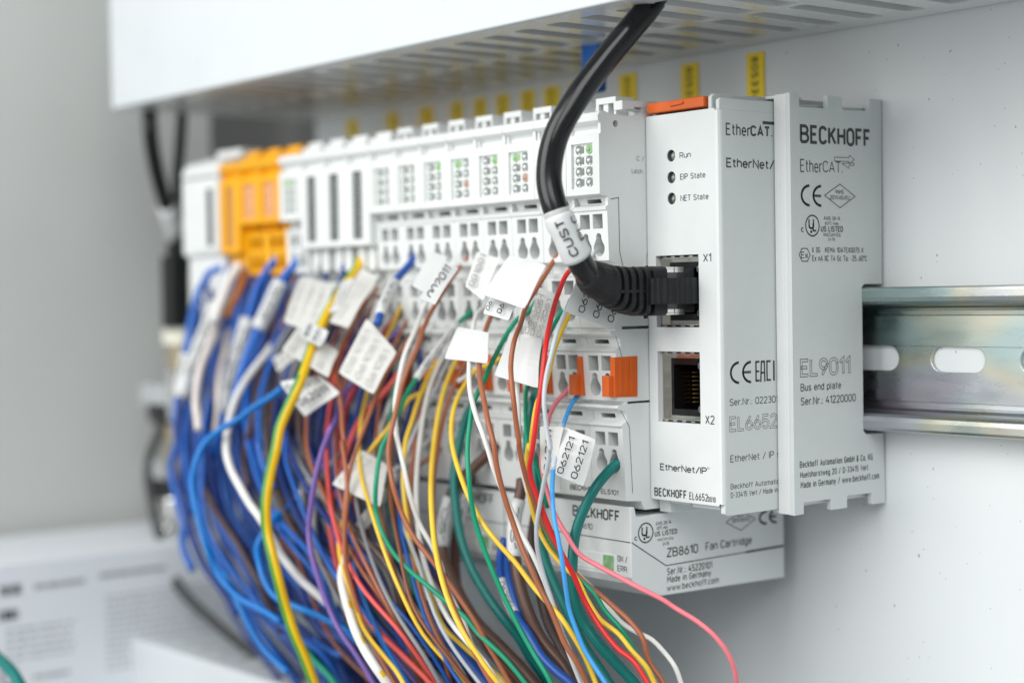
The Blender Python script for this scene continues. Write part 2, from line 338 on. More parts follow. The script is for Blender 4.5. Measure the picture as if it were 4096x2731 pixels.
def stroke_text(s, style, aspect):
    """Single-line lettering in a box aspect wide and 1 (cap height) tall; style 'o' draws only the edges of the strokes."""
    t = PEN.get(style, .13); clear = {'b': .075, 'bb': .06}.get(style, .105)
    ch_ = [c for c in s]; W = sum(GLYPH[c][0] if c != ' ' else .2 for c in ch_); n = len(ch_)
    room = aspect-t-(n-1)*(t+clear)
    if room < .22*W: clear = max(.03, (aspect-t-.22*W)/max(1, n-1)-t); room = aspect-t-(n-1)*(t+clear)
    k = max(.12, room/max(W, .03)); x = t/2; V = []; F = []; j = 0
    for c in ch_:
        if c == ' ': x += .2*k+t+clear; continue
        wd, st = GLYPH[c]
        for q in st:
            P = [(x+px*k, t/2+py*(1-t)) for px, py in q]
            if 'o' in style:
                v2 = []; ribbon(v2, [], P, t, 0.0)
                L = [(a, b) for a, b, _ in v2[0::2]]; R = [(a, b) for a, b, _ in v2[1::2]]
                ribbon(V, F, L+R[::-1]+[L[0]], .036, 0.002*(j % 5))
            else: ribbon(V, F, P, t, 0.002*(j % 5))
            j += 1
        x += wd*k+t+clear
    xm = max(v[0] for v in V)
    return [(vx/xm, vy, vz) for vx, vy, vz in V], F
def glyphs(s, style, aspect): return stroke_text(s, style, aspect)
def write(mb, s, O, R, U, style='', lift=0.0, n=None):
    O = Vector(O); R = Vector(R); U = Vector(U)
    V, Fc = glyphs(s, style, R.length/U.length)
    if n is None: n = R.cross(U).normalized()
    if Vector(n).dot(fwd) > 0: n = -Vector(n)
    mb.add([O+R*x+U*y+Vector(n)*(lift+z) for x, y, z in V], Fc)
class Face:                                     # a drawing plane: a, b in mm -> 3D
    def __init__(s, ax, val): s.ax = ax; s.val = val
    def p(s, a, b): return Vector((a, s.val, b)) if s.ax == 'y' else Vector((s.val, a, b))
def stroke(mb, face, pts, w, closed=False):
    pts = [Vector((*p, 0)) for p in pts]; n = len(pts)
    rng = range(n if closed else n-1)
    for i in rng:
        a = pts[i]; b = pts[(i+1) % n]; d = (b-a)
        if d.length < 1e-6: continue
        d.normalize(); q = Vector((-d.y, d.x, 0))*w/2; e = d*w*0.25
        mb.add([face.p(*(a-e+q)[:2]), face.p(*(b+e+q)[:2]), face.p(*(b+e-q)[:2]), face.p(*(a-e-q)[:2])], [(0, 1, 2, 3)])
def arc(cx, cy, rx, ry, a0, a1, n=20): return [(cx+rx*math.cos(math.radians(a0+(a1-a0)*i/n)), cy+ry*math.sin(math.radians(a0+(a1-a0)*i/n))) for i in range(n+1)]
def ce_mark(mb, face, x0, x1, z0, z1):
    w = (x1-x0)*0.43; r = w; h = (z1-z0)/2; zc = (z0+z1)/2
    stroke(mb, face, arc(x0+r, zc, r*0.92, h*0.93, 95, 265, 16), 0.62)
    stroke(mb, face, arc(x1, zc, r*0.92, h*0.93, 95, 265, 16), 0.62); stroke(mb, face, [(x1-r*0.85, zc), (x1-0.3, zc)], 0.6)
def ul_mark(mb, face, cx, cz, rx, rz):
    stroke(mb, face, arc(cx, cz, rx, rz, 0, 360, 32), 0.32)
    stroke(mb, face, [(cx-rx*0.5, cz+rz*0.58), (cx-rx*0.5, cz-rz*0.02)]+arc(cx-rx*0.17, cz-rz*0.02, rx*0.33, rz*0.24, 180, 360, 10)+[(cx+rx*0.16, cz+rz*0.58)], 0.42)
    stroke(mb, face, [(cx+rx*0.10, cz+rz*0.2), (cx+rx*0.10, cz-rz*0.48), (cx+rx*0.5, cz-rz*0.48)], 0.42)
    stroke(mb, face, arc(cx-rx*0.2, cz-rz*0.6, 0.18, 0.18, 0, 360, 8), 0.3)
def diamond(mb, face, cx, cz, rx, rz): stroke(mb, face, [(cx-rx, cz), (cx, cz+rz), (cx+rx, cz), (cx, cz-rz)], 0.2, True)

def rect(x0, x1, z0, z1): return [(x0, z0), (x1, z0), (x1, z1), (x0, z1)]
def rrect(x0, x1, z0, z1, r, n=4):
    P = []
    for cx, cz, a in ((x1-r, z0+r, -90), (x1-r, z1-r, 0), (x0+r, z1-r, 90), (x0+r, z0+r, 180)):
        P += [(cx+r*math.cos(math.radians(a+90*i/n)), cz+r*math.sin(math.radians(a+90*i/n))) for i in range(n+1)]
    return P
def circ(cx, cz, r, n=20): return [(cx+r*math.cos(2*math.pi*i/n), cz+r*math.sin(2*math.pi*i/n)) for i in range(n)]
def keyhole(cx, zc, r=1.95, up=2.7, r2=0.95):
    P = [(cx+r*math.cos(math.radians(a)), zc+r*math.sin(math.radians(a))) for a in range(135, 406, 18)]
    return P+[(cx+r2*math.cos(math.radians(a)), zc+up+r2*math.sin(math.radians(a))) for a in range(-20, 201, 20)]
def catmull(P, k=5):
    P = [Vector(p) for p in P]; out = []
    for i in range(len(P)-1):
        a = P[i-1] if i > 0 else P[i]*2-P[i+1]; b = P[i]; c = P[i+1]; d = P[i+2] if i+2 < len(P) else P[i+1]*2-P[i]
        ta = max((b-a).length, 1e-4)**0.5; tb = max((c-b).length, 1e-4)**0.5; tcc = max((d-c).length, 1e-4)**0.5
        for j in range(k):
            t = ta+tb*j/k
            A1 = a*((ta-t)/ta)+b*(t/ta); A2 = b*((ta+tb-t)/tb)+c*((t-ta)/tb); A3 = c*((ta+tb+tcc-t)/tcc)+d*((t-ta-tb)/tcc)
            B1 = A1*((ta+tb-t)/(ta+tb))+A2*(t/(ta+tb)); B2 = A2*((ta+tb+tcc-t)/(tb+tcc))+A3*((t-ta)/(tb+tcc))
            out.append(B1*((ta+tb-t)/tb)+B2*((t-ta)/tb))
    out.append(P[-1]); return out

WIRES=[
('wire','red',0.62,'bright red thin wire crossing in front of the orange clips, beside the grey wire',None,None,[],1,[(-5.7, -62.0, 24.6), (-8.6, -65.2, 25.0), (-10.7, -68.8, 22.4), (-9.6, -73.0, 17.5), (-5.1, -79.6, 10.7), (-1.2, -84.6, 4.3), (0.1, -87.0, -3.5), (-0.5, -88.0, -10.8), (-2.3, -88.0, -18.8), (-5.0, -86.7, -24.0), (-4.8, -84.9, -29.5), (-3.5, -82.7, -36.5), (-1.8, -80.7, -42.3), (0.4, -78.7, -48.0), (2.3, -76.4, -55.0), (6.4, -75.1, -60.8), (10.9, -74.2, -64.8), (15.2, -73.5, -67.0), (18.9, -72.5, -71.7), (21.0, -72.0, -74.1)]),
('wire','grey',0.55,'light grey thin wire hanging in an S bend in front of the white 062121 labels',None,None,[('flag', 'F7')],1,[(-5.3, -62.0, 25.6), (-5.6, -64.2, 27.2), (-4.1, -69.7, 22.0), (-1.9, -76.1, 15.4), (-1.2, -78.4, 12.7), (0.3, -82.2, 8.4), (1.4, -85.1, 2.9), (1.4, -86.7, -2.0), (2.1, -88.0, -7.2), (2.8, -88.0, -13.0), (4.0, -88.0, -18.4), (3.4, -87.6, -16.2), (2.2, -87.0, -20.4), (-0.3, -86.2, -25.6), (-3.3, -85.2, -31.6), (-5.6, -84.4, -37.3), (-6.4, -83.6, -42.5), (-5.5, -82.7, -48.3), (-3.8, -81.8, -54.0), (-2.1, -80.8, -59.7), (-0.9, -79.9, -65.0), (1.0, -79.1, -69.9), (2.5, -78.5, -73.5), (3.6, -78.0, -76.2)]),
('wire','yellow',0.6,'yellow thin wire running just left of the red wire and crossing it below the labels',None,None,[],1,[(-11.7, -63.0, 19.9), (-10.3, -65.9, 15.9), (-10.2, -69.0, 12.3), (-9.7, -72.3, 8.1), (-8.8, -75.6, 3.3), (-7.3, -78.2, -0.5), (-7.1, -80.4, -5.5), (-8.9, -80.9, -8.6), (-9.8, -81.9, -16.1), (-11.1, -81.3, -19.8), (-11.9, -81.1, -18.6), (-14.1, -80.2, -24.7), (-14.8, -78.6, -31.6), (-14.4, -77.1, -38.0), (-11.4, -76.1, -43.4), (-7.6, -75.3, -47.0), (-2.8, -74.4, -50.5), (-0.3, -73.6, -54.9), (3.2, -72.7, -59.2), (8.5, -71.8, -62.1), (12.0, -71.0, -65.5), (15.6, -69.8, -69.0), (17.2, -68.8, -72.6), (18.5, -68.0, -75.2)]),
('wire','lblue',0.55,'light blue thin wire with a pale clear sleeve, dropping from the row with orange clips',None,None,[('tube', 'clear', 0.215, 0.385, 1.35)],1,[(-15.1, -62.0, -6.4), (-14.7, -63.0, -7.5), (-14.5, -65.7, -10.5), (-13.7, -68.1, -13.5), (-12.1, -71.7, -18.4), (-8.2, -73.9, -14.2), (-6.6, -76.6, -18.6), (-4.5, -79.8, -23.7), (-2.1, -82.4, -29.5), (0.0, -83.6, -35.3), (1.8, -84.0, -39.7), (3.1, -84.0, -45.2), (3.2, -83.2, -51.0), (3.2, -82.3, -55.7), (4.4, -81.4, -60.2), (6.0, -80.4, -64.7), (8.4, -79.6, -68.2), (11.2, -78.6, -72.0), (12.7, -78.0, -74.6)]),
('wire','pink',0.58,'pink wire sweeping out to the far right in front of the fan cartridge',None,None,[('flag', 'F8'), ('flag', 'F8b')],0,[(-18.6, -62.0, -5.5), (-18.7, -63.2, -7.0), (-19.8, -65.2, -9.2), (-19.8, -67.7, -12.5), (-18.0, -70.7, -17.3), (-17.0, -73.0, -22.7), (-14.8, -74.5, -26.0), (-12.0, -75.3, -30.9), (-9.2, -75.7, -35.3), (-5.3, -75.6, -39.7), (-1.8, -74.7, -44.1), (3.4, -73.6, -46.4), (8.6, -71.7, -48.7), (13.6, -69.6, -51.0), (17.9, -66.5, -53.5), (20.1, -64.8, -55.3), (24.7, -62.5, -58.0), (28.4, -60.7, -61.0), (30.6, -58.6, -65.1), (31.0, -56.8, -69.3), (29.9, -55.0, -73.8)]),
('cable','teal',1.25,'thick glossy teal cable with bare copper end in the lowest terminal',None,None,[('copper',)],1,[(-2.0, -60.0, -23.5), (-2.7, -61.1, -23.9), (-3.2, -63.5, -25.6), (-3.3, -67.8, -29.2), (-4.6, -70.4, -34.2), (-5.4, -72.4, -39.6), (-5.2, -73.7, -45.4), (-5.0, -74.0, -51.2), (-4.0, -74.0, -56.1), (-2.4, -72.9, -60.8), (0.5, -71.3, -65.3), (3.4, -68.9, -69.5), (6.9, -65.9, -74.4), (8.8, -64.0, -77.9)]),
('cable','teal',1.2,'thick teal cable curving left behind the yellow and green wires',None,None,[],1,[(-56.2, -62.0, -10.7), (-58.2, -63.1, -13.4), (-59.0, -64.7, -18.1), (-58.9, -66.6, -23.7), (-57.4, -69.2, -31.1), (-54.7, -70.8, -38.1), (-51.2, -72.0, -45.4), (-47.2, -72.0, -52.6), (-42.1, -71.3, -58.9), (-37.1, -70.1, -64.3), (-33.3, -67.8, -69.5), (-30.9, -65.7, -74.9), (-28.2, -63.6, -79.8), (-26.4, -62.0, -83.9)]),
('cable','teal',1.2,'dark teal printed cable hanging behind the red and grey wires',None,None,[],1,[(-31.2, -62.0, -6.9), (-31.7, -62.7, -9.1), (-31.9, -63.7, -12.3), (-31.4, -65.0, -16.7), (-30.0, -66.4, -22.0), (-27.1, -67.0, -23.7), (-23.9, -69.0, -33.6), (-22.9, -69.0, -42.9), (-20.8, -68.8, -48.8), (-17.8, -68.3, -54.6), (-14.9, -67.7, -59.6), (-12.3, -66.8, -64.6), (-9.2, -66.0, -69.5), (-5.0, -65.0, -74.2), (-0.9, -64.0, -79.2)]),
('wire','green',0.62,'green wire arching from under the white label down the middle of the bundle',None,None,[],1,[(-28.6, -63.0, 17.0), (-29.4, -65.8, 12.9), (-31.6, -67.8, 11.0), (-32.6, -69.8, 8.2), (-30.7, -74.4, 4.2), (-28.6, -78.6, 0.6), (-26.7, -82.9, -3.9), (-27.1, -85.5, -8.4), (-25.6, -88.1, -13.5), (-23.8, -90.4, -19.9), (-21.8, -91.6, -26.7), (-22.1, -90.1, -35.5), (-20.2, -88.7, -43.4), (-17.6, -87.5, -49.9), (-14.4, -86.1, -56.8), (-11.1, -84.9, -62.7), (-7.7, -83.8, -67.8), (-4.2, -82.8, -72.5), (-2.3, -82.0, -76.5)]),
('wire','brown',0.62,'brown wire crossing the blank white label just left of the red wire',None,None,[('flag', 'F3')],1,[(-19.6, -63.0, 27.0), (-20.4, -64.0, 26.4), (-20.5, -67.3, 22.6), (-20.4, -70.8, 18.6), (-19.3, -75.0, 14.6), (-16.0, -79.7, 10.0), (-13.2, -84.1, 5.9), (-12.5, -85.7, 1.2), (-10.4, -87.3, -3.5), (-9.4, -87.5, -8.3), (-9.6, -86.9, -12.2), (-9.6, -86.0, -17.4), (-10.1, -85.6, -18.6), (-10.6, -84.3, -22.6), (-10.8, -82.9, -26.6), (-10.4, -81.3, -31.4), (-9.9, -79.8, -35.8), (-7.8, -77.6, -41.3), (-5.5, -74.5, -47.6), (-2.0, -72.5, -51.4), (2.4, -71.3, -54.1), (5.3, -70.4, -56.2), (9.8, -69.4, -59.2), (13.2, -68.5, -63.0), (14.0, -67.7, -67.6), (17.6, -66.6, -72.5), (19.7, -66.0, -75.3)]),
('wire','white',0.6,'white wire ending in a wide curve at the bottom right, above the grey panel',None,None,[],0,[(-24.2, -62.0, 26.2), (-25.6, -63.8, 24.6), (-25.5, -67.7, 19.2), (-24.3, -72.1, 13.0), (-20.4, -76.6, 6.2), (-18.6, -78.7, 0.2), (-18.0, -79.4, -4.4), (-17.8, -79.3, -11.8), (-19.3, -78.1, -19.6), (-20.5, -75.9, -26.7), (-20.5, -74.0, -32.5), (-19.8, -72.0, -38.2), (-17.1, -70.2, -42.6), (-13.2, -68.8, -46.4), (-10.6, -67.6, -50.6), (-5.9, -66.5, -54.2), (-2.2, -65.6, -57.8), (1.8, -64.6, -61.3), (5.8, -63.5, -63.2), (9.8, -62.6, -64.4), (12.7, -61.7, -66.8), (15.8, -60.9, -70.2), (17.4, -60.0, -75.2)]),
('wire','white',0.62,'white wire beside the brown wire under the printed 06 label',None,None,[('flag', 'F1b')],0,[(-41.7, -64.0, 17.8), (-41.9, -67.6, 15.6), (-42.1, -70.8, 13.7), (-42.0, -72.6, 12.4), (-37.2, -78.1, 6.8), (-30.8, -84.0, 0.1), (-26.4, -87.3, -5.8), (-21.6, -89.4, -11.4), (-18.4, -89.7, -16.1), (-17.0, -89.4, -19.6), (-15.6, -89.0, -23.8), (-14.7, -87.7, -28.1), (-13.6, -86.7, -31.6), (-12.3, -85.9, -34.7), (-10.0, -84.8, -40.0), (-7.5, -84.0, -44.1), (-6.6, -82.3, -48.5), (-6.0, -80.4, -53.7), (-5.4, -78.5, -60.5), (-4.1, -77.1, -65.1), (-1.5, -76.0, -70.7), (0.2, -75.0, -75.7)]),
('wire','brown',0.66,'brown wire leaving the printed 06 label and running between white and green wires',None,None,[('flag', 'F1')],0,[(-41.8, -64.0, 15.5), (-40.7, -67.8, 13.3), (-39.4, -70.1, 11.7), (-36.3, -74.3, 8.6), (-32.0, -79.4, 4.3), (-27.7, -83.3, 0.1), (-22.3, -87.2, -3.9), (-18.0, -89.5, -8.5), (-14.5, -91.2, -12.8), (-12.0, -91.7, -17.7), (-11.5, -91.2, -23.3), (-10.2, -90.0, -30.6), (-8.6, -88.9, -36.4), (-6.3, -88.4, -41.6), (-3.7, -87.7, -46.7), (-1.5, -86.7, -51.5), (0.5, -86.0, -54.8), (2.2, -85.0, -59.3), (3.6, -84.3, -63.0), (5.9, -82.4, -67.8), (7.1, -80.0, -73.7)]),
('wire','yellow',0.62,'yellow wire bowed to the left in front of the thick teal cable',None,None,[('flag', 'F5')],1,[(-44.4, -63.0, 1.0), (-45.6, -64.6, -0.3), (-46.9, -66.1, -1.1), (-48.9, -68.4, -2.5), (-49.1, -71.2, -5.7), (-48.5, -74.3, -9.1), (-45.9, -78.0, -13.4), (-41.5, -81.8, -17.8), (-38.3, -83.7, -21.3), (-31.2, -86.9, -27.0), (-26.6, -88.0, -31.7), (-21.6, -88.0, -37.3), (-17.2, -86.6, -42.1), (-13.5, -84.7, -46.2), (-8.3, -83.0, -52.1), (-4.5, -82.2, -55.2), (-0.7, -81.5, -58.2), (2.7, -80.5, -62.5), (5.6, -79.5, -67.2), (7.7, -78.5, -72.6), (8.8, -78.0, -75.3)]),
('wire','green',0.58,'green wire weaving beside the yellow wire to the bottom right',None,None,[('flag', 'F2')],1,[(-34.1, -62.0, -4.4), (-33.4, -63.7, -6.5), (-29.2, -67.7, -11.7), (-24.7, -71.2, -17.6), (-22.4, -72.5, -21.1), (-19.0, -74.6, -27.9), (-15.1, -75.9, -35.4), (-12.3, -75.3, -41.6), (-7.7, -74.2, -47.5), (-2.6, -73.0, -51.0), (0.6, -72.3, -53.4), (3.5, -71.3, -57.5), (6.7, -70.1, -60.7), (9.1, -68.8, -64.4), (10.6, -67.7, -68.1), (12.5, -66.9, -71.4), (14.2, -66.0, -75.5)]),
('wire','green',0.6,'green wire end showing behind the red and grey wires below the label',None,None,[],0,[(-18.4, -63.0, 14.1), (-18.5, -64.6, 12.5), (-18.0, -67.6, 9.4), (-16.9, -71.1, 5.5), (-15.2, -74.3, 1.3), (-14.4, -75.6, -2.9), (-15.5, -74.9, -5.8), (-17.9, -73.7, -10.9), (-20.4, -72.6, -15.7), (-22.5, -71.4, -21.2), (-21.4, -69.9, -27.2), (-20.8, -68.0, -35.5)]),
('cable','sheath',1.45,'thick brown printed cable with a white 1051 sleeve',None,None,[('tube', 'white', 0.09, 0.36, 1.2)],1,[(-33.2, -66.0, -29.6), (-32.4, -67.0, -32.4), (-32.1, -69.3, -38.8), (-30.1, -71.6, -45.0), (-27.1, -73.3, -49.4), (-25.1, -74.0, -53.6), (-21.8, -74.0, -60.5), (-18.2, -72.9, -67.0), (-13.5, -71.8, -71.3), (-9.9, -70.8, -75.7), (-8.4, -70.0, -79.5)]),
('cable','sheath',1.4,'short brown double sheathed cable end bending down from a lower terminal',None,None,[],0,[(-48.4, -62.0, -21.6), (-51.3, -63.3, -25.1), (-54.1, -65.6, -28.6), (-54.3, -68.0, -31.9)]),
('cable','sheath',1.5,'thick dark brown cable with a white sleeve behind the thick teal cable',None,None,[('tube', 'white', 0.12, 0.3, 1.2)],1,[(-57.6, -64.0, -29.4), (-60.1, -66.0, -32.9), (-61.4, -67.9, -36.8), (-61.1, -70.3, -43.5), (-60.5, -71.2, -49.9), (-57.1, -72.0, -54.6), (-53.0, -72.0, -59.3), (-50.9, -72.0, -61.6), (-45.2, -71.7, -66.9), (-36.9, -70.4, -72.2), (-29.4, -69.1, -77.5), (-23.2, -68.0, -82.4)]),
('cable','sheath',1.3,'brown cable deep behind the yellow wire under the second fan cartridge',None,None,[('tube', 'white', 0.1, 0.28, 1.2)],0,[(-59.5, -62.0, -30.5), (-60.0, -63.5, -36.1), (-61.0, -65.6, -44.4), (-61.8, -66.0, -52.3), (-60.9, -66.0, -61.0), (-59.1, -65.6, -65.2), (-54.3, -64.7, -70.4), (-49.0, -64.0, -74.0)]),
('cable','sheathd',1.2,'dark brown cable hanging behind the white and grey wires below the fan cartridges',None,None,[],1,[(-33.6, -60.0, -28.4), (-32.8, -60.5, -33.0), (-34.8, -61.8, -45.6), (-32.0, -62.6, -53.7), (-29.5, -63.3, -59.5), (-26.2, -64.0, -65.3), (-21.3, -64.0, -70.8), (-17.6, -64.0, -75.5), (-14.7, -64.0, -81.6)]),
('wire','blue',1.1,'blue wire with a bright blue bent end and white printed sleeve under the lowest terminals',None,None,[('tube', 'white', 0.24, 0.46, 1.25)],1,[(-40.3, -66.0, -45.3), (-39.8, -67.8, -48.5), (-37.5, -70.0, -52.2), (-33.5, -72.3, -56.0), (-26.8, -74.6, -61.1), (-20.1, -76.0, -64.8), (-14.6, -76.0, -70.0), (-9.3, -75.4, -73.3), (-5.5, -74.6, -75.4), (-3.3, -74.0, -78.0)]),
('wire','blue',0.9,'second bright blue bent wire end just right of the first, above the sleeve',None,None,[],0,[(-38.6, -66.0, -45.6), (-36.2, -68.6, -49.3), (-33.1, -71.1, -52.8), (-29.8, -72.6, -56.0), (-25.9, -73.7, -61.1), (-23.8, -73.0, -66.2)]),
('wire','yellow',0.64,'yellow wire dropping from the orange clips on the left of the thick teal cable',None,None,[],1,[(-69.3, -62.0, 2.3), (-69.9, -63.3, 0.9), (-69.9, -66.4, -2.7), (-69.2, -69.6, -6.7), (-68.0, -72.6, -10.6), (-66.2, -76.1, -15.8), (-64.6, -79.4, -20.9), (-59.2, -84.2, -30.0), (-56.4, -85.4, -39.0), (-53.9, -85.8, -47.2), (-49.8, -85.3, -53.9), (-46.6, -84.7, -60.3), (-43.6, -83.5, -66.3), (-38.3, -82.4, -69.8), (-33.8, -81.7, -72.2), (-27.6, -81.0, -75.0), (-23.2, -80.4, -77.5), (-20.7, -80.0, -80.0)]),
('wire','green',0.62,'green wire with a clear printed sleeve, curving left then across the brown wire',None,None,[('tube', 'white', 0.05, 0.2, 1.7), ('flag', 'F4')],1,[(-55.6, -62.0, 13.9), (-56.7, -63.5, 12.6), (-58.4, -66.8, 9.3), (-59.2, -70.4, 5.0), (-60.1, -74.4, 0.5), (-59.7, -78.9, -4.0), (-58.7, -83.8, -9.0), (-56.5, -87.4, -13.0), (-57.3, -89.4, -17.2), (-58.9, -91.1, -21.7), (-57.4, -94.0, -30.0), (-57.6, -94.0, -37.1), (-54.5, -94.0, -43.1), (-49.9, -93.4, -48.0), (-44.8, -92.0, -51.8), (-41.0, -91.1, -53.9), (-34.1, -89.3, -58.1), (-28.7, -88.0, -61.2), (-25.7, -86.9, -64.5), (-21.4, -85.8, -67.3), (-17.8, -84.7, -70.0), (-12.7, -82.8, -75.3), (-10.7, -82.0, -78.0)]),
('wire','brown',0.64,'long brown wire with a white printed flag near its top, left of the white wire',None,None,[('flag', 'F6'), ('flag', 'F6b')],1,[(-55.7, -62.0, 28.1), (-57.4, -63.8, 26.4), (-58.5, -65.5, 24.4), (-59.3, -69.2, 19.4), (-59.6, -73.2, 14.2), (-58.4, -77.1, 9.6), (-55.6, -81.7, 3.8), (-54.8, -84.8, -0.3), (-54.3, -87.3, -4.8), (-52.9, -90.0, -9.8), (-51.9, -92.3, -14.8), (-51.6, -94.0, -21.3), (-47.7, -95.9, -28.3), (-45.2, -94.9, -36.3), (-41.6, -94.1, -41.8), (-38.3, -92.9, -45.6), (-36.2, -92.1, -47.9), (-32.4, -90.5, -52.5), (-28.8, -88.8, -57.5), (-25.7, -87.3, -62.1), (-23.6, -86.0, -66.4), (-21.1, -84.5, -71.0), (-18.3, -82.9, -76.3), (-16.9, -82.0, -79.0)]),
('wire','white',0.64,'white wire running beside the long brown wire down to the bottom edge',None,None,[],1,[(-64.1, -62.0, 27.3), (-64.9, -64.9, 23.6), (-65.4, -68.4, 18.9), (-65.7, -71.7, 14.5), (-64.2, -75.8, 8.5), (-63.1, -80.0, 2.6), (-60.6, -83.9, -3.8), (-57.7, -87.4, -10.1), (-53.6, -90.2, -16.3), (-53.1, -90.4, -17.9), (-49.0, -91.4, -25.0), (-46.5, -91.4, -32.2), (-44.7, -89.8, -39.6), (-41.1, -88.5, -45.2), (-39.2, -87.4, -50.0), (-38.7, -86.4, -55.0), (-36.4, -85.6, -58.9), (-33.5, -84.9, -63.5), (-31.4, -84.1, -69.0), (-28.2, -82.6, -73.6), (-23.9, -81.0, -77.5), (-21.9, -80.0, -80.2)]),
('wire','brown',0.6,'brown wire crossing the blurred white diamond label on its way down',None,None,[('flag', 'F9')],1,[(-71.8, -66.0, 10.3), (-73.4, -68.7, 7.6), (-74.7, -71.2, 4.9), (-74.8, -74.2, 1.2), (-75.1, -77.4, -2.8), (-73.7, -81.8, -8.6), (-70.5, -91.3, -23.0), (-70.6, -93.4, -28.9), (-69.4, -95.3, -34.2), (-68.5, -96.6, -41.2), (-66.4, -97.4, -47.7), (-64.6, -97.9, -53.4), (-63.8, -97.5, -56.7), (-62.1, -96.8, -62.9), (-59.0, -96.0, -68.9), (-56.2, -94.5, -74.6), (-51.7, -92.8, -80.3), (-50.0, -92.0, -83.1)]),
('wire','brown',0.6,'brown wire left of the large grey-backed square label',None,None,[('flag', 'F12')],1,[(-98.2, -64.0, 20.0), (-98.2, -65.4, 18.6), (-98.0, -69.1, 14.7), (-96.7, -73.5, 9.7), (-95.9, -77.0, 5.9), (-93.5, -80.8, 1.1), (-90.5, -83.3, -2.9), (-86.0, -85.9, -7.1), (-79.6, -89.4, -12.5), (-74.9, -92.3, -17.2), (-71.3, -94.0, -22.5), (-71.5, -94.7, -20.2), (-66.9, -96.8, -26.6), (-64.1, -98.3, -33.0), (-64.1, -99.3, -42.2), (-63.1, -99.9, -50.0), (-61.5, -99.1, -57.1), (-58.5, -98.3, -64.3), (-55.0, -97.3, -70.2), (-50.5, -96.1, -76.8), (-46.5, -95.0, -82.0)]),
('wire','yelgrn',1.45,'yellow and green striped earth wire in front of the blue bundle',None,'grn',[('flag', 'F11')],1,[(-106.9, -64.0, 28.1), (-105.6, -65.6, 26.3), (-104.5, -69.3, 22.6), (-103.1, -73.7, 18.4), (-101.3, -78.8, 13.4), (-98.9, -83.0, 9.2), (-94.8, -88.6, 3.5), (-90.1, -94.1, -2.1), (-88.6, -97.5, -7.0), (-89.2, -100.1, -12.0), (-89.2, -102.6, -16.9), (-88.2, -104.7, -22.8), (-88.8, -106.2, -29.1), (-88.3, -107.9, -36.3), (-87.8, -108.0, -44.1), (-85.3, -108.0, -50.3), (-83.7, -107.2, -57.1), (-83.2, -105.6, -63.7), (-81.9, -104.1, -70.2), (-80.9, -101.8, -76.5), (-80.2, -99.2, -84.0), (-79.7, -98.0, -87.3)]),
('wire','green',0.9,'short bright green wire beside the lower end of the striped earth wire',None,None,[],1,[(-117.8, -84.0, -72.0), (-114.0, -84.0, -76.2), (-109.8, -84.0, -80.2), (-104.3, -83.7, -84.1), (-99.5, -83.1, -86.7), (-96.3, -82.5, -89.3), (-94.0, -82.0, -92.3)]),
('wire','white',1.1,'thick white wire bowed to the left in front of the blue bundle',None,None,[('flag', 'F18')],0,[(-146.3, -70.0, 3.4), (-144.6, -73.8, 0.1), (-143.8, -76.5, -2.1), (-141.8, -81.7, -6.4), (-138.8, -86.5, -10.6), (-134.3, -91.3, -15.1), (-127.9, -96.3, -19.6), (-122.8, -99.8, -25.2), (-117.0, -101.9, -29.6), (-108.4, -103.8, -34.3), (-104.6, -103.1, -38.6), (-100.6, -102.5, -41.9), (-97.7, -100.7, -47.1), (-96.8, -98.3, -52.1), (-95.0, -96.4, -55.7), (-93.5, -93.8, -59.4), (-91.2, -91.1, -62.6), (-88.8, -88.0, -66.3)]),
('wire','whitepink',1.25,'whitish cable hanging between the blue wires at the left end',None,None,[],0,[(-176.8, -70.0, 15.6), (-171.7, -73.8, 12.0), (-165.7, -79.1, 7.4), (-159.9, -84.2, 2.9), (-157.0, -89.0, -4.2), (-153.1, -92.6, -12.7), (-151.2, -93.3, -17.1), (-149.0, -94.0, -21.2)]),
('wire','whitepink',1.0,'pale cable with white tags just right of the first whitish cable',None,None,[],0,[(-174.1, -68.0, 8.7), (-165.0, -75.1, 2.5), (-157.4, -81.8, -4.5), (-153.0, -85.1, -10.0), (-152.0, -86.0, -15.7), (-153.4, -86.0, -22.3)]),
('wire','purple',0.75,'violet wire curving down the middle of the blurred bundle',None,None,[('flag', 'F16'), ('flag', 'F21')],1,[(-86.2, -64.0, 8.1), (-87.7, -65.6, 7.1), (-89.4, -68.7, 4.0), (-89.9, -72.8, -0.8), (-90.7, -77.0, -5.6), (-91.9, -79.6, -8.3), (-90.1, -83.4, -13.3), (-87.7, -87.1, -18.2), (-85.1, -90.5, -22.6), (-78.4, -93.1, -16.4), (-80.2, -95.2, -22.9), (-80.4, -97.2, -29.2), (-81.1, -98.5, -37.0), (-81.4, -99.2, -43.9), (-79.5, -99.8, -49.3), (-77.0, -99.5, -55.5), (-74.8, -99.0, -60.5), (-72.0, -98.4, -65.3), (-68.5, -97.8, -69.6), (-63.9, -96.4, -74.6), (-59.1, -94.7, -81.2), (-57.3, -94.0, -84.1)]),
('wire','salmon',0.8,'salmon red wire right of the violet wire',None,None,[('flag', 'F17')],1,[(-79.9, -70.0, -3.5), (-82.8, -73.6, -9.3), (-86.4, -76.7, -13.9), (-88.0, -79.5, -18.6), (-88.3, -83.8, -28.6), (-87.1, -86.8, -35.9), (-87.2, -88.8, -42.4), (-84.2, -90.0, -48.6), (-79.1, -91.5, -54.9), (-73.8, -92.0, -59.9), (-67.8, -92.0, -64.3), (-60.4, -92.0, -68.4), (-54.6, -91.6, -71.4), (-49.2, -90.3, -74.9), (-43.0, -88.9, -79.1), (-40.1, -88.0, -82.1)]),
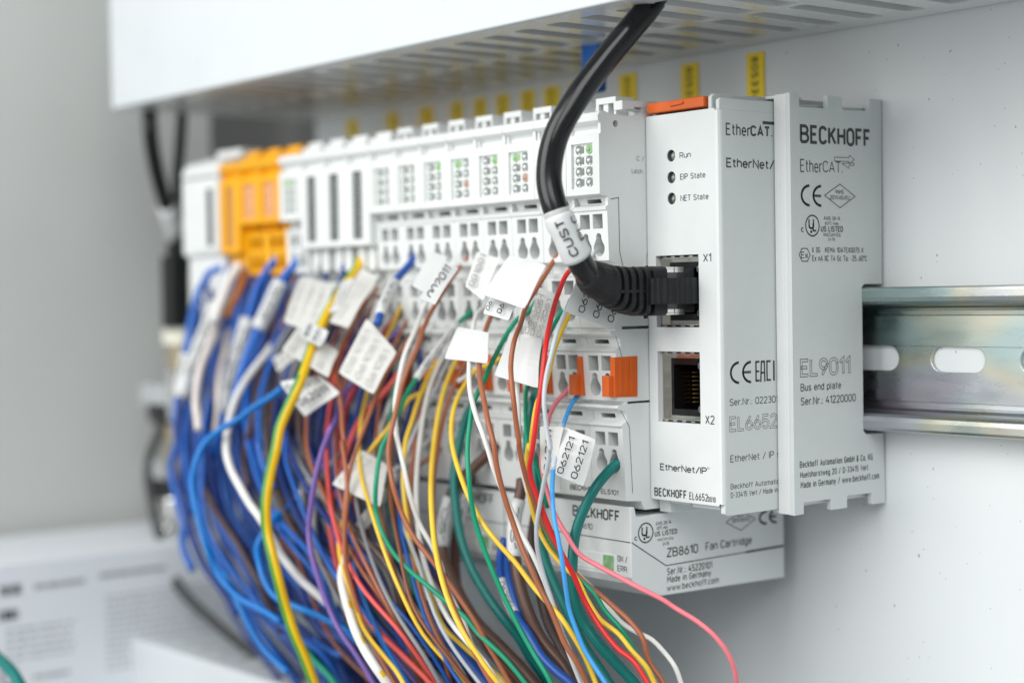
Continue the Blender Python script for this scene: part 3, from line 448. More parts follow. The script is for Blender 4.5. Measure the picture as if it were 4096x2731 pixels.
('wire','crimson',0.75,'crimson wire running down to the right between blue wires',None,None,[],1,[(-87.9, -64.0, 13.1), (-89.5, -65.5, 10.3), (-91.1, -67.0, 7.5), (-92.5, -70.5, 0.1), (-95.0, -74.1, -7.3), (-97.4, -76.1, -14.3), (-98.2, -77.4, -19.3), (-93.5, -80.4, -31.5), (-87.1, -82.8, -44.3), (-80.0, -84.0, -53.7), (-74.8, -84.0, -59.7), (-68.9, -84.0, -64.6), (-63.3, -83.8, -69.5), (-57.7, -83.2, -74.8), (-51.6, -82.5, -79.8), (-48.2, -82.0, -84.4)]),
('wire','whiteyel',1.15,'white wire with yellow spots curling down the middle foreground',None,'yel',[('flag', 'F20')],1,[(-79.6, -72.0, -31.2), (-74.9, -79.7, -36.4), (-73.8, -84.3, -39.0), (-73.8, -87.4, -42.1), (-73.1, -91.1, -46.0), (-71.8, -94.1, -50.3), (-69.8, -96.8, -54.5), (-65.5, -99.0, -58.4), (-60.6, -100.8, -62.2), (-55.4, -102.4, -66.2), (-49.6, -103.5, -70.2), (-45.4, -103.0, -74.1), (-43.7, -101.3, -77.6), (-42.9, -100.0, -80.6)]),
('wire','yellow',0.6,'yellow wire passing behind the blurred brown wires in the middle',None,None,[('flag', 'F14')],0,[(-68.4, -68.0, -6.4), (-69.5, -69.8, -8.4), (-72.0, -72.3, -10.1), (-73.0, -75.8, -14.4), (-73.6, -78.8, -18.0), (-75.3, -81.8, -22.0), (-76.8, -84.5, -26.0), (-76.7, -87.9, -31.5), (-75.7, -90.2, -35.5), (-75.8, -92.3, -41.9), (-74.7, -94.2, -47.2), (-70.4, -96.1, -52.5), (-66.8, -97.1, -56.3), (-62.0, -98.3, -61.0), (-55.5, -99.9, -66.2), (-48.1, -99.1, -71.8), (-43.4, -98.5, -75.2), (-40.1, -98.0, -78.8)]),
('cable','blue',1.8,'very thick blue cable with a white printed sleeve below the second fan cartridge',None,None,[('tube', 'white', 0.26, 0.52, 1.12)],1,[(-84.2, -70.0, -43.4), (-79.0, -72.1, -46.4), (-72.5, -75.2, -50.7), (-64.4, -78.4, -55.6), (-55.7, -80.7, -61.1), (-46.3, -82.0, -68.6), (-37.0, -81.9, -73.4), (-30.6, -80.8, -78.7), (-26.5, -80.0, -81.8)]),
('wire','blue',1.1,'bright blue wire end with a white sleeve left of the stacked labels',None,None,[('tube', 'white', 0.45, 0.9, 1.3)],0,[(-80.8, -62.0, 29.2), (-80.1, -64.3, 27.4), (-78.9, -68.2, 24.6), (-77.0, -72.6, 21.8), (-73.1, -77.9, 18.4), (-69.9, -82.3, 14.4), (-67.0, -86.0, 10.1)]),
('wire','brownr',0.6,'brown wire sweeping right under the white diamond label',None,None,[],1,[(-74.3, -68.0, -28.4), (-76.7, -70.8, -32.4), (-80.1, -74.0, -36.4), (-83.6, -78.2, -42.6), (-82.8, -79.8, -47.7), (-74.2, -82.2, -53.2), (-67.4, -83.8, -56.6), (-58.1, -84.7, -60.5), (-51.6, -85.3, -63.8), (-45.2, -86.0, -68.7), (-40.8, -85.2, -73.5), (-35.3, -84.4, -78.9), (-32.6, -84.0, -81.4)]),
('wire','white',0.6,'short white wire with a green band at the lower left terminals',None,None,[],0,[(-77.7, -62.0, -22.3), (-78.7, -65.3, -24.9), (-78.8, -68.5, -27.8), (-80.9, -73.2, -30.7), (-80.3, -78.0, -35.2)]),
('wire','brown',0.6,'short brown wire end beside the white one at the lower left terminals',None,None,[],0,[(-73.5, -61.0, -23.9), (-74.3, -64.0, -26.5), (-75.7, -67.0, -28.6), (-76.0, -70.7, -31.5), (-74.7, -76.0, -35.8)]),
('wire','white',0.6,'tiny white wire stub between two orange clips',None,None,[],0,[(-55.6, -64.0, -3.2), (-56.1, -66.2, -4.4), (-56.6, -68.0, -5.4)]),
('wire','azure',0.95,'azure wire curling in front of the blue bundle',None,None,[],0,[(-111.4, -88.0, -7.8), (-113.5, -91.3, -10.6), (-116.3, -95.0, -13.4), (-118.1, -98.2, -16.1), (-121.7, -101.0, -18.6), (-125.8, -103.3, -21.6), (-127.7, -105.1, -24.8), (-127.7, -106.8, -28.1), (-127.8, -108.0, -34.5), (-125.1, -108.0, -42.6), (-122.2, -107.2, -50.7), (-120.2, -105.4, -58.0), (-115.6, -104.0, -62.7), (-111.4, -102.3, -65.6), (-104.5, -100.2, -67.7), (-98.0, -98.0, -70.5)]),
('wire','azure',1.0,'azure wire end reaching down at the lower left of the bundle',None,None,[],0,[(-129.7, -98.0, -60.0), (-125.7, -97.2, -65.7), (-121.6, -96.5, -70.9), (-118.0, -95.6, -76.1), (-113.6, -94.0, -81.2), (-108.7, -92.8, -84.3), (-104.9, -92.0, -86.2)]),
('wire','azure',0.95,'azure wire looping behind the striped earth wire',None,None,[('tube', 'white', -0.14, 0.02, 1.3)],0,[(-110.0, -84.0, -38.9), (-109.4, -88.8, -41.6), (-108.7, -93.5, -44.3), (-108.2, -97.0, -47.6), (-108.2, -99.0, -51.0), (-103.6, -101.2, -54.8), (-100.5, -101.4, -59.4), (-96.8, -100.6, -63.0), (-89.8, -98.8, -65.0), (-84.2, -95.7, -66.9), (-80.6, -93.4, -68.7), (-76.7, -90.8, -70.8), (-74.0, -88.0, -74.8)]),
('wire','blue2',0.9,'light blue wire just right of the thick white wire',None,None,[],0,[(-139.4, -72.0, 2.0), (-138.1, -75.9, -2.4), (-134.1, -80.7, -8.1), (-130.0, -84.5, -13.0), (-126.8, -86.9, -17.6), (-118.1, -91.4, -25.5), (-118.4, -92.0, -23.0), (-115.9, -92.0, -29.4), (-110.0, -92.0, -35.4)]),
('wire','blue2',0.8,'light blue wire behind the grey and white labels',None,None,[('flag', 'F10'), ('flag', 'F10b')],0,[(-116.0, -76.0, -15.1), (-114.2, -78.1, -20.0), (-109.1, -80.6, -25.7), (-108.9, -82.2, -21.3), (-105.8, -82.9, -26.2), (-102.8, -83.5, -30.1), (-105.5, -84.0, -33.4)]),
('wire','blue2',0.9,'mid blue wire between the salmon and crimson wires',None,None,[],1,[(-82.6, -84.0, -58.4), (-75.6, -84.5, -61.5), (-67.9, -85.2, -65.6), (-59.5, -86.0, -70.8), (-52.2, -85.1, -76.2), (-46.3, -84.4, -80.7), (-43.4, -84.0, -83.3)]),
('wire','blue2',0.9,'mid blue wire right of the crimson wire',None,None,[],0,[(-86.6, -76.0, -63.0), (-77.8, -76.7, -66.3), (-68.3, -77.6, -70.6), (-61.0, -77.6, -73.9), (-55.1, -76.8, -78.7), (-49.9, -76.0, -83.1)]),
('wire','blue2',0.9,'short mid blue wire below the azure loop',None,None,[],0,[(-116.1, -80.0, -77.0), (-106.8, -81.5, -79.2), (-100.7, -81.1, -81.1), (-95.8, -80.0, -81.9)]),
('wire','sheathd',1.0,'dark brown wire crossing the blue bundle diagonally',None,None,[],0,[(-159.4, -88.0, -36.5), (-152.0, -90.0, -41.3), (-142.5, -92.1, -45.6), (-132.6, -94.0, -49.3), (-126.2, -94.0, -53.9), (-120.0, -94.0, -59.3), (-116.5, -93.0, -64.1), (-115.4, -90.6, -70.3), (-114.6, -88.0, -77.1)]),
('wire','sheathd',0.9,'dull brown wire behind the thick white wire',None,None,[('flag', 'F15')],0,[(-144.9, -74.0, -0.7), (-140.8, -78.8, -8.0), (-135.0, -83.3, -14.8), (-134.3, -86.0, -22.4), (-135.1, -86.0, -24.4), (-136.8, -86.0, -31.7), (-134.7, -86.0, -37.8)]),
('wire','brownr',0.7,'brown wire zigzagging right of the striped earth wire',None,None,[],0,[(-131.4, -78.0, -38.2), (-124.4, -79.5, -41.9), (-117.9, -80.8, -44.5), (-121.2, -83.4, -51.7), (-115.0, -84.0, -54.7), (-107.2, -84.0, -56.7), (-99.7, -84.0, -58.1), (-90.6, -84.0, -59.8)]),
('wire','greyd',0.9,'grey wire just behind the violet wire',None,None,[('flag', 'F19')],0,[(-89.5, -84.0, -25.1), (-92.5, -85.3, -29.2), (-94.8, -86.6, -33.4), (-95.1, -88.0, -38.7), (-93.2, -90.0, -46.0), (-92.0, -89.3, -53.1), (-88.5, -88.6, -59.9), (-84.8, -88.0, -65.7)]),
('cable','black',1.1,'black cable deep between the blue bundle and the terminals',None,None,[],0,[(-133.7, -68.0, -19.0), (-135.9, -69.8, -23.1), (-137.7, -71.5, -27.0), (-134.9, -73.4, -32.0), (-129.5, -75.8, -40.2), (-127.9, -74.8, -50.8), (-127.7, -74.0, -59.6)]),
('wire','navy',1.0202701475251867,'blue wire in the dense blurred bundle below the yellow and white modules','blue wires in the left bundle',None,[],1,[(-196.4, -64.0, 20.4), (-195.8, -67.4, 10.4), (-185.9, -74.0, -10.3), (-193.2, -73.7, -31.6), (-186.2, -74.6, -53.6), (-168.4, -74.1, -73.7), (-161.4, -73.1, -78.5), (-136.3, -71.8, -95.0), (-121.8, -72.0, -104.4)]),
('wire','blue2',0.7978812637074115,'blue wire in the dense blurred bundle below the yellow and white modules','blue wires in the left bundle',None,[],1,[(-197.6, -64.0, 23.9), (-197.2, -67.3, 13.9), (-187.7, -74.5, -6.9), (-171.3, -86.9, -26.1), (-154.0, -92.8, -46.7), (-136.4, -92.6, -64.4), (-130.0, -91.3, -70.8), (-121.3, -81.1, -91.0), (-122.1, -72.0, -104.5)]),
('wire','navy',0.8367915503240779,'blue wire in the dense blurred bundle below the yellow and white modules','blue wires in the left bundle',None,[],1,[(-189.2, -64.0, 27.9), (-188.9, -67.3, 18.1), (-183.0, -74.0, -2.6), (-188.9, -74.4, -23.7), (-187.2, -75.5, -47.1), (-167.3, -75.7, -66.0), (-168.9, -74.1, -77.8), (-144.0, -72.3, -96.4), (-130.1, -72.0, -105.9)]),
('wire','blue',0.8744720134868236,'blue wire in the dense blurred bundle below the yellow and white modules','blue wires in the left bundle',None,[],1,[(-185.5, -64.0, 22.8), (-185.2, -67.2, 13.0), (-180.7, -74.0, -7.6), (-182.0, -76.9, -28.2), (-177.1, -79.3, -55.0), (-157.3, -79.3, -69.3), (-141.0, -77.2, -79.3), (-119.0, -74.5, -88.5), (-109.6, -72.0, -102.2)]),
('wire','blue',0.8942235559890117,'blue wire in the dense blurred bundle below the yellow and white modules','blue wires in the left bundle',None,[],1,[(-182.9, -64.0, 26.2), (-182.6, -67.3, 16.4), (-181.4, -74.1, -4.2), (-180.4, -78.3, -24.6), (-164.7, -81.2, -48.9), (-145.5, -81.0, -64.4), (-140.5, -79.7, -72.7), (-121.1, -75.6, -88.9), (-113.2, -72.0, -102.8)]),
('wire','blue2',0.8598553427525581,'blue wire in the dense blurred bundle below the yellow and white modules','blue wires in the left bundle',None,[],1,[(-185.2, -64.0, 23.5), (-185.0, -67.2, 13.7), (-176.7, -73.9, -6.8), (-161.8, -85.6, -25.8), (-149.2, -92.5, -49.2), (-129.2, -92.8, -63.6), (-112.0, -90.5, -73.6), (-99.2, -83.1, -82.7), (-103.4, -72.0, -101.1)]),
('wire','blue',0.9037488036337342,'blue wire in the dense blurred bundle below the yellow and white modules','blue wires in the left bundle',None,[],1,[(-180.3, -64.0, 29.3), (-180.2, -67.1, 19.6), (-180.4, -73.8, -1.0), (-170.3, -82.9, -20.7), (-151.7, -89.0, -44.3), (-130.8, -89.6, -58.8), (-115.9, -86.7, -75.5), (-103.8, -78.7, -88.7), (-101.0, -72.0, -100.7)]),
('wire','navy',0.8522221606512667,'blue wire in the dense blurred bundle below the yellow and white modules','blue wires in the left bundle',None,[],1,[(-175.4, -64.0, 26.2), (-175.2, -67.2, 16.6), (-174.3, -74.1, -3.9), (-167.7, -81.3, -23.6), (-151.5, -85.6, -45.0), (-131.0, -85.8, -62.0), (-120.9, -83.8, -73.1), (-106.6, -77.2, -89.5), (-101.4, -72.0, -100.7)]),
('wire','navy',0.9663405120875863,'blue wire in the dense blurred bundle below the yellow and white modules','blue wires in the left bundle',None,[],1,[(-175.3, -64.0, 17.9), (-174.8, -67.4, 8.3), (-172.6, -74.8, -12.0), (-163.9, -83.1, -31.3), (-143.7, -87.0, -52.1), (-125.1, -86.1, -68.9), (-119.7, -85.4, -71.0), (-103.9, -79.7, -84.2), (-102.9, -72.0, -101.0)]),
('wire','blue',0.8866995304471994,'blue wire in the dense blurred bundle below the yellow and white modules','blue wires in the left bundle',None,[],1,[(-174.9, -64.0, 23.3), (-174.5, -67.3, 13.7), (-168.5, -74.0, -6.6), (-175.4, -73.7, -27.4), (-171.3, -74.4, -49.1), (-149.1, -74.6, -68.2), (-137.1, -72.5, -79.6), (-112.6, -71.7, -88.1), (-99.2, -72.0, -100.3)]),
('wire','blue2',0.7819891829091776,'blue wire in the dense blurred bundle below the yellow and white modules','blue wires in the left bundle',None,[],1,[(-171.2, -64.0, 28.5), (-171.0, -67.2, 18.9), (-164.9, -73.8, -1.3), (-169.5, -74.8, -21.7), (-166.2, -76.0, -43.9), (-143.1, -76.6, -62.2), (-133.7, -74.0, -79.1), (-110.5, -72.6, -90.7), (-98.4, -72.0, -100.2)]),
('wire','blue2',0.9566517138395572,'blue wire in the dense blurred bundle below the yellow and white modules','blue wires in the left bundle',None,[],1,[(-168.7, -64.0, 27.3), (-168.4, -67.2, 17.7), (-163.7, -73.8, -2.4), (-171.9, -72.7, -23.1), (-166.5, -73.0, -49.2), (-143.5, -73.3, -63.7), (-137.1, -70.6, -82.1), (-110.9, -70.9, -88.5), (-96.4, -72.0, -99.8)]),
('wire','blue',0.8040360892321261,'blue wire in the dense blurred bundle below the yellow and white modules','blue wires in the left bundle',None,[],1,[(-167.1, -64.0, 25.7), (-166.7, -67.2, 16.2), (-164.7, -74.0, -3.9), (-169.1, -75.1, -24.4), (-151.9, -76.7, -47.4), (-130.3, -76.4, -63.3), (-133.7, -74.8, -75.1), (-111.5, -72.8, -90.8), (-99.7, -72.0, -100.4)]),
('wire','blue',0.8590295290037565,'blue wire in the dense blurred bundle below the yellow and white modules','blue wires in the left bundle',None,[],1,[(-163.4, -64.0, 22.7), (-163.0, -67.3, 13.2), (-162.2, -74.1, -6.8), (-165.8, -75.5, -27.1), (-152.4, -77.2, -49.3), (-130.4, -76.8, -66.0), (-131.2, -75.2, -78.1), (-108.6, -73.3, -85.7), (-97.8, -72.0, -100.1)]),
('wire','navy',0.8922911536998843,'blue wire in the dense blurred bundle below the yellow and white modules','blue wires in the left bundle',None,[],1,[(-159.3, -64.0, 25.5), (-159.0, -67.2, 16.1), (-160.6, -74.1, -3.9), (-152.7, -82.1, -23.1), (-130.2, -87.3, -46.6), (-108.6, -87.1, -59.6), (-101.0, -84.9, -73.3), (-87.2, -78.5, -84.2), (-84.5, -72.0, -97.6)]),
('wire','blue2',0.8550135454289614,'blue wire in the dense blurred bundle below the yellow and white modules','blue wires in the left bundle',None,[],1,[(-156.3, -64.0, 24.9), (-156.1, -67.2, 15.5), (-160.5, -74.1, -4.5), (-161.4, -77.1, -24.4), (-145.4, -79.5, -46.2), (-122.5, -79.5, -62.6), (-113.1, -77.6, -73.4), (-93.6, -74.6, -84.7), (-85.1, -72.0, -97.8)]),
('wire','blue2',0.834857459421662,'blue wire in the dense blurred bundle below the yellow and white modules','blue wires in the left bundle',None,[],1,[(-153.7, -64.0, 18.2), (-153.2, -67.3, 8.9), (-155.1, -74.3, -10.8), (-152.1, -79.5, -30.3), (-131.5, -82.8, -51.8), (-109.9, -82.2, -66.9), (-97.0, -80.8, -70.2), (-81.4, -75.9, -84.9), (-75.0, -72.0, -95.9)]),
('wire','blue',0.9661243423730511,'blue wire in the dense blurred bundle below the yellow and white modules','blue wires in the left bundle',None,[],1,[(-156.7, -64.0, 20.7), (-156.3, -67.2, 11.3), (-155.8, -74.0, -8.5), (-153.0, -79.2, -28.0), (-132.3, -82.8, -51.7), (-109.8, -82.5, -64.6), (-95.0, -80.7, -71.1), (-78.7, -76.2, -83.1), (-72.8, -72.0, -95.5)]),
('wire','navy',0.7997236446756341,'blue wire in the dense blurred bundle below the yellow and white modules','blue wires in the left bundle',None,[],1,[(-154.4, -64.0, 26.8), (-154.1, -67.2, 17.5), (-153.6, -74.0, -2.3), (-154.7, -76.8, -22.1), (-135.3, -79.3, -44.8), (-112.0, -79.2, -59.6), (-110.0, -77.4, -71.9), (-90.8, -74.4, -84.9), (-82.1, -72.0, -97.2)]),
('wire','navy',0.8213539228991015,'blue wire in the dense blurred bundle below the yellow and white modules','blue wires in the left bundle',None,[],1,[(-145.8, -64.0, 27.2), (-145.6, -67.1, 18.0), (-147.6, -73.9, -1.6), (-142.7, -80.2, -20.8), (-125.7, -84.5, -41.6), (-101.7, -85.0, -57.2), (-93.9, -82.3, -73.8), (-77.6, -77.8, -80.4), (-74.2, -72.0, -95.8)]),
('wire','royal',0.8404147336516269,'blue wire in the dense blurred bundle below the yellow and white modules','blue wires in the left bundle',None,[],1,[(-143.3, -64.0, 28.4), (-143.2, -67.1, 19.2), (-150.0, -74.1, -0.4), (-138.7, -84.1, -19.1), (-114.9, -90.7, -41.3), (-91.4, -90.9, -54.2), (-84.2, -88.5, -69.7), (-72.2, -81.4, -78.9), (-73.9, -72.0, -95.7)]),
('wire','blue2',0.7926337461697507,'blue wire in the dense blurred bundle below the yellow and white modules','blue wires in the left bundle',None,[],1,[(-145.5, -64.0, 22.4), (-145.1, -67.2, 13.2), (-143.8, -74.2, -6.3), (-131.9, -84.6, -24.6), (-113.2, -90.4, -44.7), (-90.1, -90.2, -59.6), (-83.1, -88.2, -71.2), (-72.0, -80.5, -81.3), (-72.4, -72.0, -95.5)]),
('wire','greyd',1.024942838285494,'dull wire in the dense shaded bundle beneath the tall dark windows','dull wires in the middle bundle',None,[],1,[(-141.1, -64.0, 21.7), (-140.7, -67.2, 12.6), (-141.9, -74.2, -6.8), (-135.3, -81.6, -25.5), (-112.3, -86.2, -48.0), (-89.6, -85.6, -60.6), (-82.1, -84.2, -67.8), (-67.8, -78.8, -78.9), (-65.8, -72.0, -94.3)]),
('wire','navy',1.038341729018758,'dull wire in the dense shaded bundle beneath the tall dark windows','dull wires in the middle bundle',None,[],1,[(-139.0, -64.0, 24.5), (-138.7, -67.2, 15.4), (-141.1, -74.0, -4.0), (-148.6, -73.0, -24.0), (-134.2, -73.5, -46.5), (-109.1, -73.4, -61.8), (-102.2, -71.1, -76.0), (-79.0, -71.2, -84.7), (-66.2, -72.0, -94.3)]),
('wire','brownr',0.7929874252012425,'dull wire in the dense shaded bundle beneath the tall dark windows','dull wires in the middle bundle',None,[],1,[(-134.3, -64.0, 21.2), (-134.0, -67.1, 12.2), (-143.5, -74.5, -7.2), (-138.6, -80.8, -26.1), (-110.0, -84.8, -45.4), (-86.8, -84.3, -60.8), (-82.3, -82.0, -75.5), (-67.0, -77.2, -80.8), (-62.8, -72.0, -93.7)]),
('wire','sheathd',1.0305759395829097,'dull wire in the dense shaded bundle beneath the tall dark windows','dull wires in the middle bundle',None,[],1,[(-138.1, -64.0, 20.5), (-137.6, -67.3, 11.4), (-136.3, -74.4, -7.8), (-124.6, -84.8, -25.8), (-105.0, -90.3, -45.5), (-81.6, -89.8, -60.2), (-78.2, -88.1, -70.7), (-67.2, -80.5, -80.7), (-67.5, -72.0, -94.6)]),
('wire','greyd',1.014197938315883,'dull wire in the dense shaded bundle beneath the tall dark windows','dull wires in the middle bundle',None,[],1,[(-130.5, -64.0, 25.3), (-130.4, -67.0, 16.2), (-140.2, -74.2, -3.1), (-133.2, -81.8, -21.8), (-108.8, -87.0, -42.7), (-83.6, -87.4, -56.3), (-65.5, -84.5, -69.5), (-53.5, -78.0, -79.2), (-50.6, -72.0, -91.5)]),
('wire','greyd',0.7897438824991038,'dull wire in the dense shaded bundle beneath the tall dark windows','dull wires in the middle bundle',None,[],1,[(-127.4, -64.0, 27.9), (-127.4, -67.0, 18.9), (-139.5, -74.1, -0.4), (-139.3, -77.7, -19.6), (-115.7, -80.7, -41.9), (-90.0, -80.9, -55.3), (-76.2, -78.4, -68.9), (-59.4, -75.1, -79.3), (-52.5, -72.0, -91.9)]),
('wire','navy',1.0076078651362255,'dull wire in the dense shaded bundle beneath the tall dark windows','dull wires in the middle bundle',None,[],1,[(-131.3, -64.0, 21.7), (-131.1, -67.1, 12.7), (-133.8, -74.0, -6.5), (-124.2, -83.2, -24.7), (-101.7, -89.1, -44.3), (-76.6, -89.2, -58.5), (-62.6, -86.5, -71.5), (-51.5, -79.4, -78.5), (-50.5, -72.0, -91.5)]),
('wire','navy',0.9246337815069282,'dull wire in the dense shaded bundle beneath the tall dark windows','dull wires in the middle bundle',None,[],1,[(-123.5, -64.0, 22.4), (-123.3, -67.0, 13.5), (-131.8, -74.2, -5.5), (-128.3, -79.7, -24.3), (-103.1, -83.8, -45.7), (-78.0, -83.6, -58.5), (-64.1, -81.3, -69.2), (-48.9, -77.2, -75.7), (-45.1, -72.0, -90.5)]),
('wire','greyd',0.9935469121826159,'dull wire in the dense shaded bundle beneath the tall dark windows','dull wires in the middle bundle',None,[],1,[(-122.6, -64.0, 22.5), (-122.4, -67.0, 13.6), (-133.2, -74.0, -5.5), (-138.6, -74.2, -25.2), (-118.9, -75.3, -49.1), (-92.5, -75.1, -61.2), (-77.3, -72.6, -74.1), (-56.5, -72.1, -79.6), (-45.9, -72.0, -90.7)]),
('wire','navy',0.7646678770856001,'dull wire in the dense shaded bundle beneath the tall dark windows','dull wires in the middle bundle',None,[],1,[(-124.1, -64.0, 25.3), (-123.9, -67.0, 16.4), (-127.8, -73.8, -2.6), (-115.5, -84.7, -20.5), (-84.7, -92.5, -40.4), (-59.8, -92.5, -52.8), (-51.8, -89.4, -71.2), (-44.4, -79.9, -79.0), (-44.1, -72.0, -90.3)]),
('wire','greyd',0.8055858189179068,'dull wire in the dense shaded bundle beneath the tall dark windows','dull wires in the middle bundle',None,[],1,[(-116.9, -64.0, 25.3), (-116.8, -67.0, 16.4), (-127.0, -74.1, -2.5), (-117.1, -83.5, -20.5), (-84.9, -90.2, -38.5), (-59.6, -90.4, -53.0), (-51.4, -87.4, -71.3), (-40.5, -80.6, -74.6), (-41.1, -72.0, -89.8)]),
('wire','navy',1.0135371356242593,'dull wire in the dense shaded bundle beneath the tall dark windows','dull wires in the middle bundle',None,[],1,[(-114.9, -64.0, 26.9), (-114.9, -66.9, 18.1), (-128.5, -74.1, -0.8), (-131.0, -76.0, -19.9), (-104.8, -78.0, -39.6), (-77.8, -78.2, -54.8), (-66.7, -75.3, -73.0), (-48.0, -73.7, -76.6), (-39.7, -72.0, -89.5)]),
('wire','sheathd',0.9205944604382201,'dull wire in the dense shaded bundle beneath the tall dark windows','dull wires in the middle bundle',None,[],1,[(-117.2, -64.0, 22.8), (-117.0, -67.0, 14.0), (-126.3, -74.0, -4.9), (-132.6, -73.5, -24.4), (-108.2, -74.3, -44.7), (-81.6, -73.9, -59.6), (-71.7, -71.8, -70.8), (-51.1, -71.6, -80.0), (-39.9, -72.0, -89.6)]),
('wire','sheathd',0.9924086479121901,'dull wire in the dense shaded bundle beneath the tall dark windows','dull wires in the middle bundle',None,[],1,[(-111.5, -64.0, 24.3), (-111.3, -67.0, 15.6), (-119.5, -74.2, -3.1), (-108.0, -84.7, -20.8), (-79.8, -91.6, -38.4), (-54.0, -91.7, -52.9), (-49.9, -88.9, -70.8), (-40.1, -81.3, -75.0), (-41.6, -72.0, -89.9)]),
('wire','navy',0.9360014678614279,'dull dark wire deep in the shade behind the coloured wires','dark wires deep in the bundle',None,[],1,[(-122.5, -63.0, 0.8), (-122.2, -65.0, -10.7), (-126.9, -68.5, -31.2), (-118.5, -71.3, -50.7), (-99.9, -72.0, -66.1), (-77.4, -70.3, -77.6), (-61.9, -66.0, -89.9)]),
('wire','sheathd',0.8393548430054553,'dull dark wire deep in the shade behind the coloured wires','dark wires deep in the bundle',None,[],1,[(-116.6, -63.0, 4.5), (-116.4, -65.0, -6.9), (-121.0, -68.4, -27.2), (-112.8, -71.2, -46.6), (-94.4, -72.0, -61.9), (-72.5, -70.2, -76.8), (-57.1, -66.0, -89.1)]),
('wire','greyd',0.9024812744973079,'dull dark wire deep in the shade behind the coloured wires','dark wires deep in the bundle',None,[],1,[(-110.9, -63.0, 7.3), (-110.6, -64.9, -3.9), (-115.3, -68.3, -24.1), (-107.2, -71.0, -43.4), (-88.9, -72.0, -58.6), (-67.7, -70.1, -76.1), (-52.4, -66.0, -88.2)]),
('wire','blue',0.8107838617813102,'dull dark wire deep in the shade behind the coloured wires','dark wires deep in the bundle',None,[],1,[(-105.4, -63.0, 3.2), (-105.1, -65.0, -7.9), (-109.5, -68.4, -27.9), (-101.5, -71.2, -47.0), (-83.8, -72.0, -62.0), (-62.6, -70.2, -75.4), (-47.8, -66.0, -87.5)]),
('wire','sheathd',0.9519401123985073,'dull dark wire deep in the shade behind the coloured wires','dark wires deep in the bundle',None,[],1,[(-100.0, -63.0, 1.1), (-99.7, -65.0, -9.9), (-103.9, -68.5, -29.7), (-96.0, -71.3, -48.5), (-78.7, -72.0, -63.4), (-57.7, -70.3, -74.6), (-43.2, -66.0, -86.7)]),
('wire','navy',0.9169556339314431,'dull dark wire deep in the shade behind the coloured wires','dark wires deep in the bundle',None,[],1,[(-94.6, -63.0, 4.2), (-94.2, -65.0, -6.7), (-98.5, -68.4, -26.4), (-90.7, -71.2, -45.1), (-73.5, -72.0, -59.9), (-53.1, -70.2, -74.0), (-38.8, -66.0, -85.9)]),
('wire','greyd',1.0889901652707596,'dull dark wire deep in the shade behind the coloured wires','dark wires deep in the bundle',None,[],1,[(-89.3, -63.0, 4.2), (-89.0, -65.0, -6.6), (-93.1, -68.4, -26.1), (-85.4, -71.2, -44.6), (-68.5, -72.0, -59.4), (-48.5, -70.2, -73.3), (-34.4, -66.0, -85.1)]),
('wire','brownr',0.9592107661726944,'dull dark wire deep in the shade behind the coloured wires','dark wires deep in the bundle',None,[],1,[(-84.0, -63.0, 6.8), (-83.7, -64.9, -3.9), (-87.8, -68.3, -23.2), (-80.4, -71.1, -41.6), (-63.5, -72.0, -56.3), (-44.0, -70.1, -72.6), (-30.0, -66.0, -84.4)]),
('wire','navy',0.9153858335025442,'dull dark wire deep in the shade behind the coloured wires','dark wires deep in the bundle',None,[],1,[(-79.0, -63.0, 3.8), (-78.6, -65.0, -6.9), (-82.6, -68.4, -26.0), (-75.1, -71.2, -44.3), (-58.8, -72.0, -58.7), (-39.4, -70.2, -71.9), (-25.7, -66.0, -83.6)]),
('wire','navy',1.107333693059371,'navy wire added to darken gaps at the back of the bundle','navy wires at the back of the bundle',None,[],1,[(-193.5, -62.0, 4.8), (-195.8, -63.2, -3.7), (-199.1, -66.4, -26.6), (-193.7, -69.6, -48.8), (-177.9, -70.0, -69.7), (-156.4, -68.9, -86.2), (-136.4, -66.0, -99.5), (-124.0, -62.0, -112.4)]),  # from here, navy wires added so the gaps behind the bundle turn dark
('wire','navy',1.0209442823616741,'navy wire added to darken gaps at the back of the bundle','navy wires at the back of the bundle',None,[],1,[(-188.1, -62.0, 6.7), (-190.2, -63.2, -1.8), (-193.5, -66.4, -24.5), (-187.9, -69.6, -46.5), (-172.4, -70.0, -67.3), (-151.1, -68.9, -83.7), (-131.7, -66.0, -97.1), (-119.5, -62.0, -109.9)]),
('wire','navy',1.0528752228985825,'navy wire added to darken gaps at the back of the bundle','navy wires at the back of the bundle',None,[],1,[(-181.7, -62.0, 9.2), (-183.8, -63.2, 0.8), (-187.0, -66.4, -21.7), (-181.2, -69.6, -43.5), (-166.0, -70.0, -64.1), (-144.9, -68.9, -80.5), (-126.2, -66.0, -93.9), (-114.3, -62.0, -106.7)]),
('wire','navy',1.208954299306532,'navy wire added to darken gaps at the back of the bundle','navy wires at the back of the bundle',None,[],1,[(-177.3, -62.0, 10.1), (-179.4, -63.2, 1.7), (-182.5, -66.4, -20.6), (-176.4, -69.6, -42.2), (-161.5, -70.0, -62.8), (-140.6, -68.9, -79.1), (-122.5, -66.0, -92.4), (-110.7, -62.0, -105.2)]),
('wire','navy',1.176331284174084,'navy wire added to darken gaps at the back of the bundle','navy wires at the back of the bundle',None,[],1,[(-174.4, -62.0, 3.5), (-176.4, -63.2, -4.8), (-179.5, -66.4, -27.0), (-173.2, -69.6, -48.5), (-158.4, -70.0, -68.8), (-137.6, -68.9, -84.9), (-119.9, -66.0, -98.1), (-108.2, -62.0, -110.7)]),
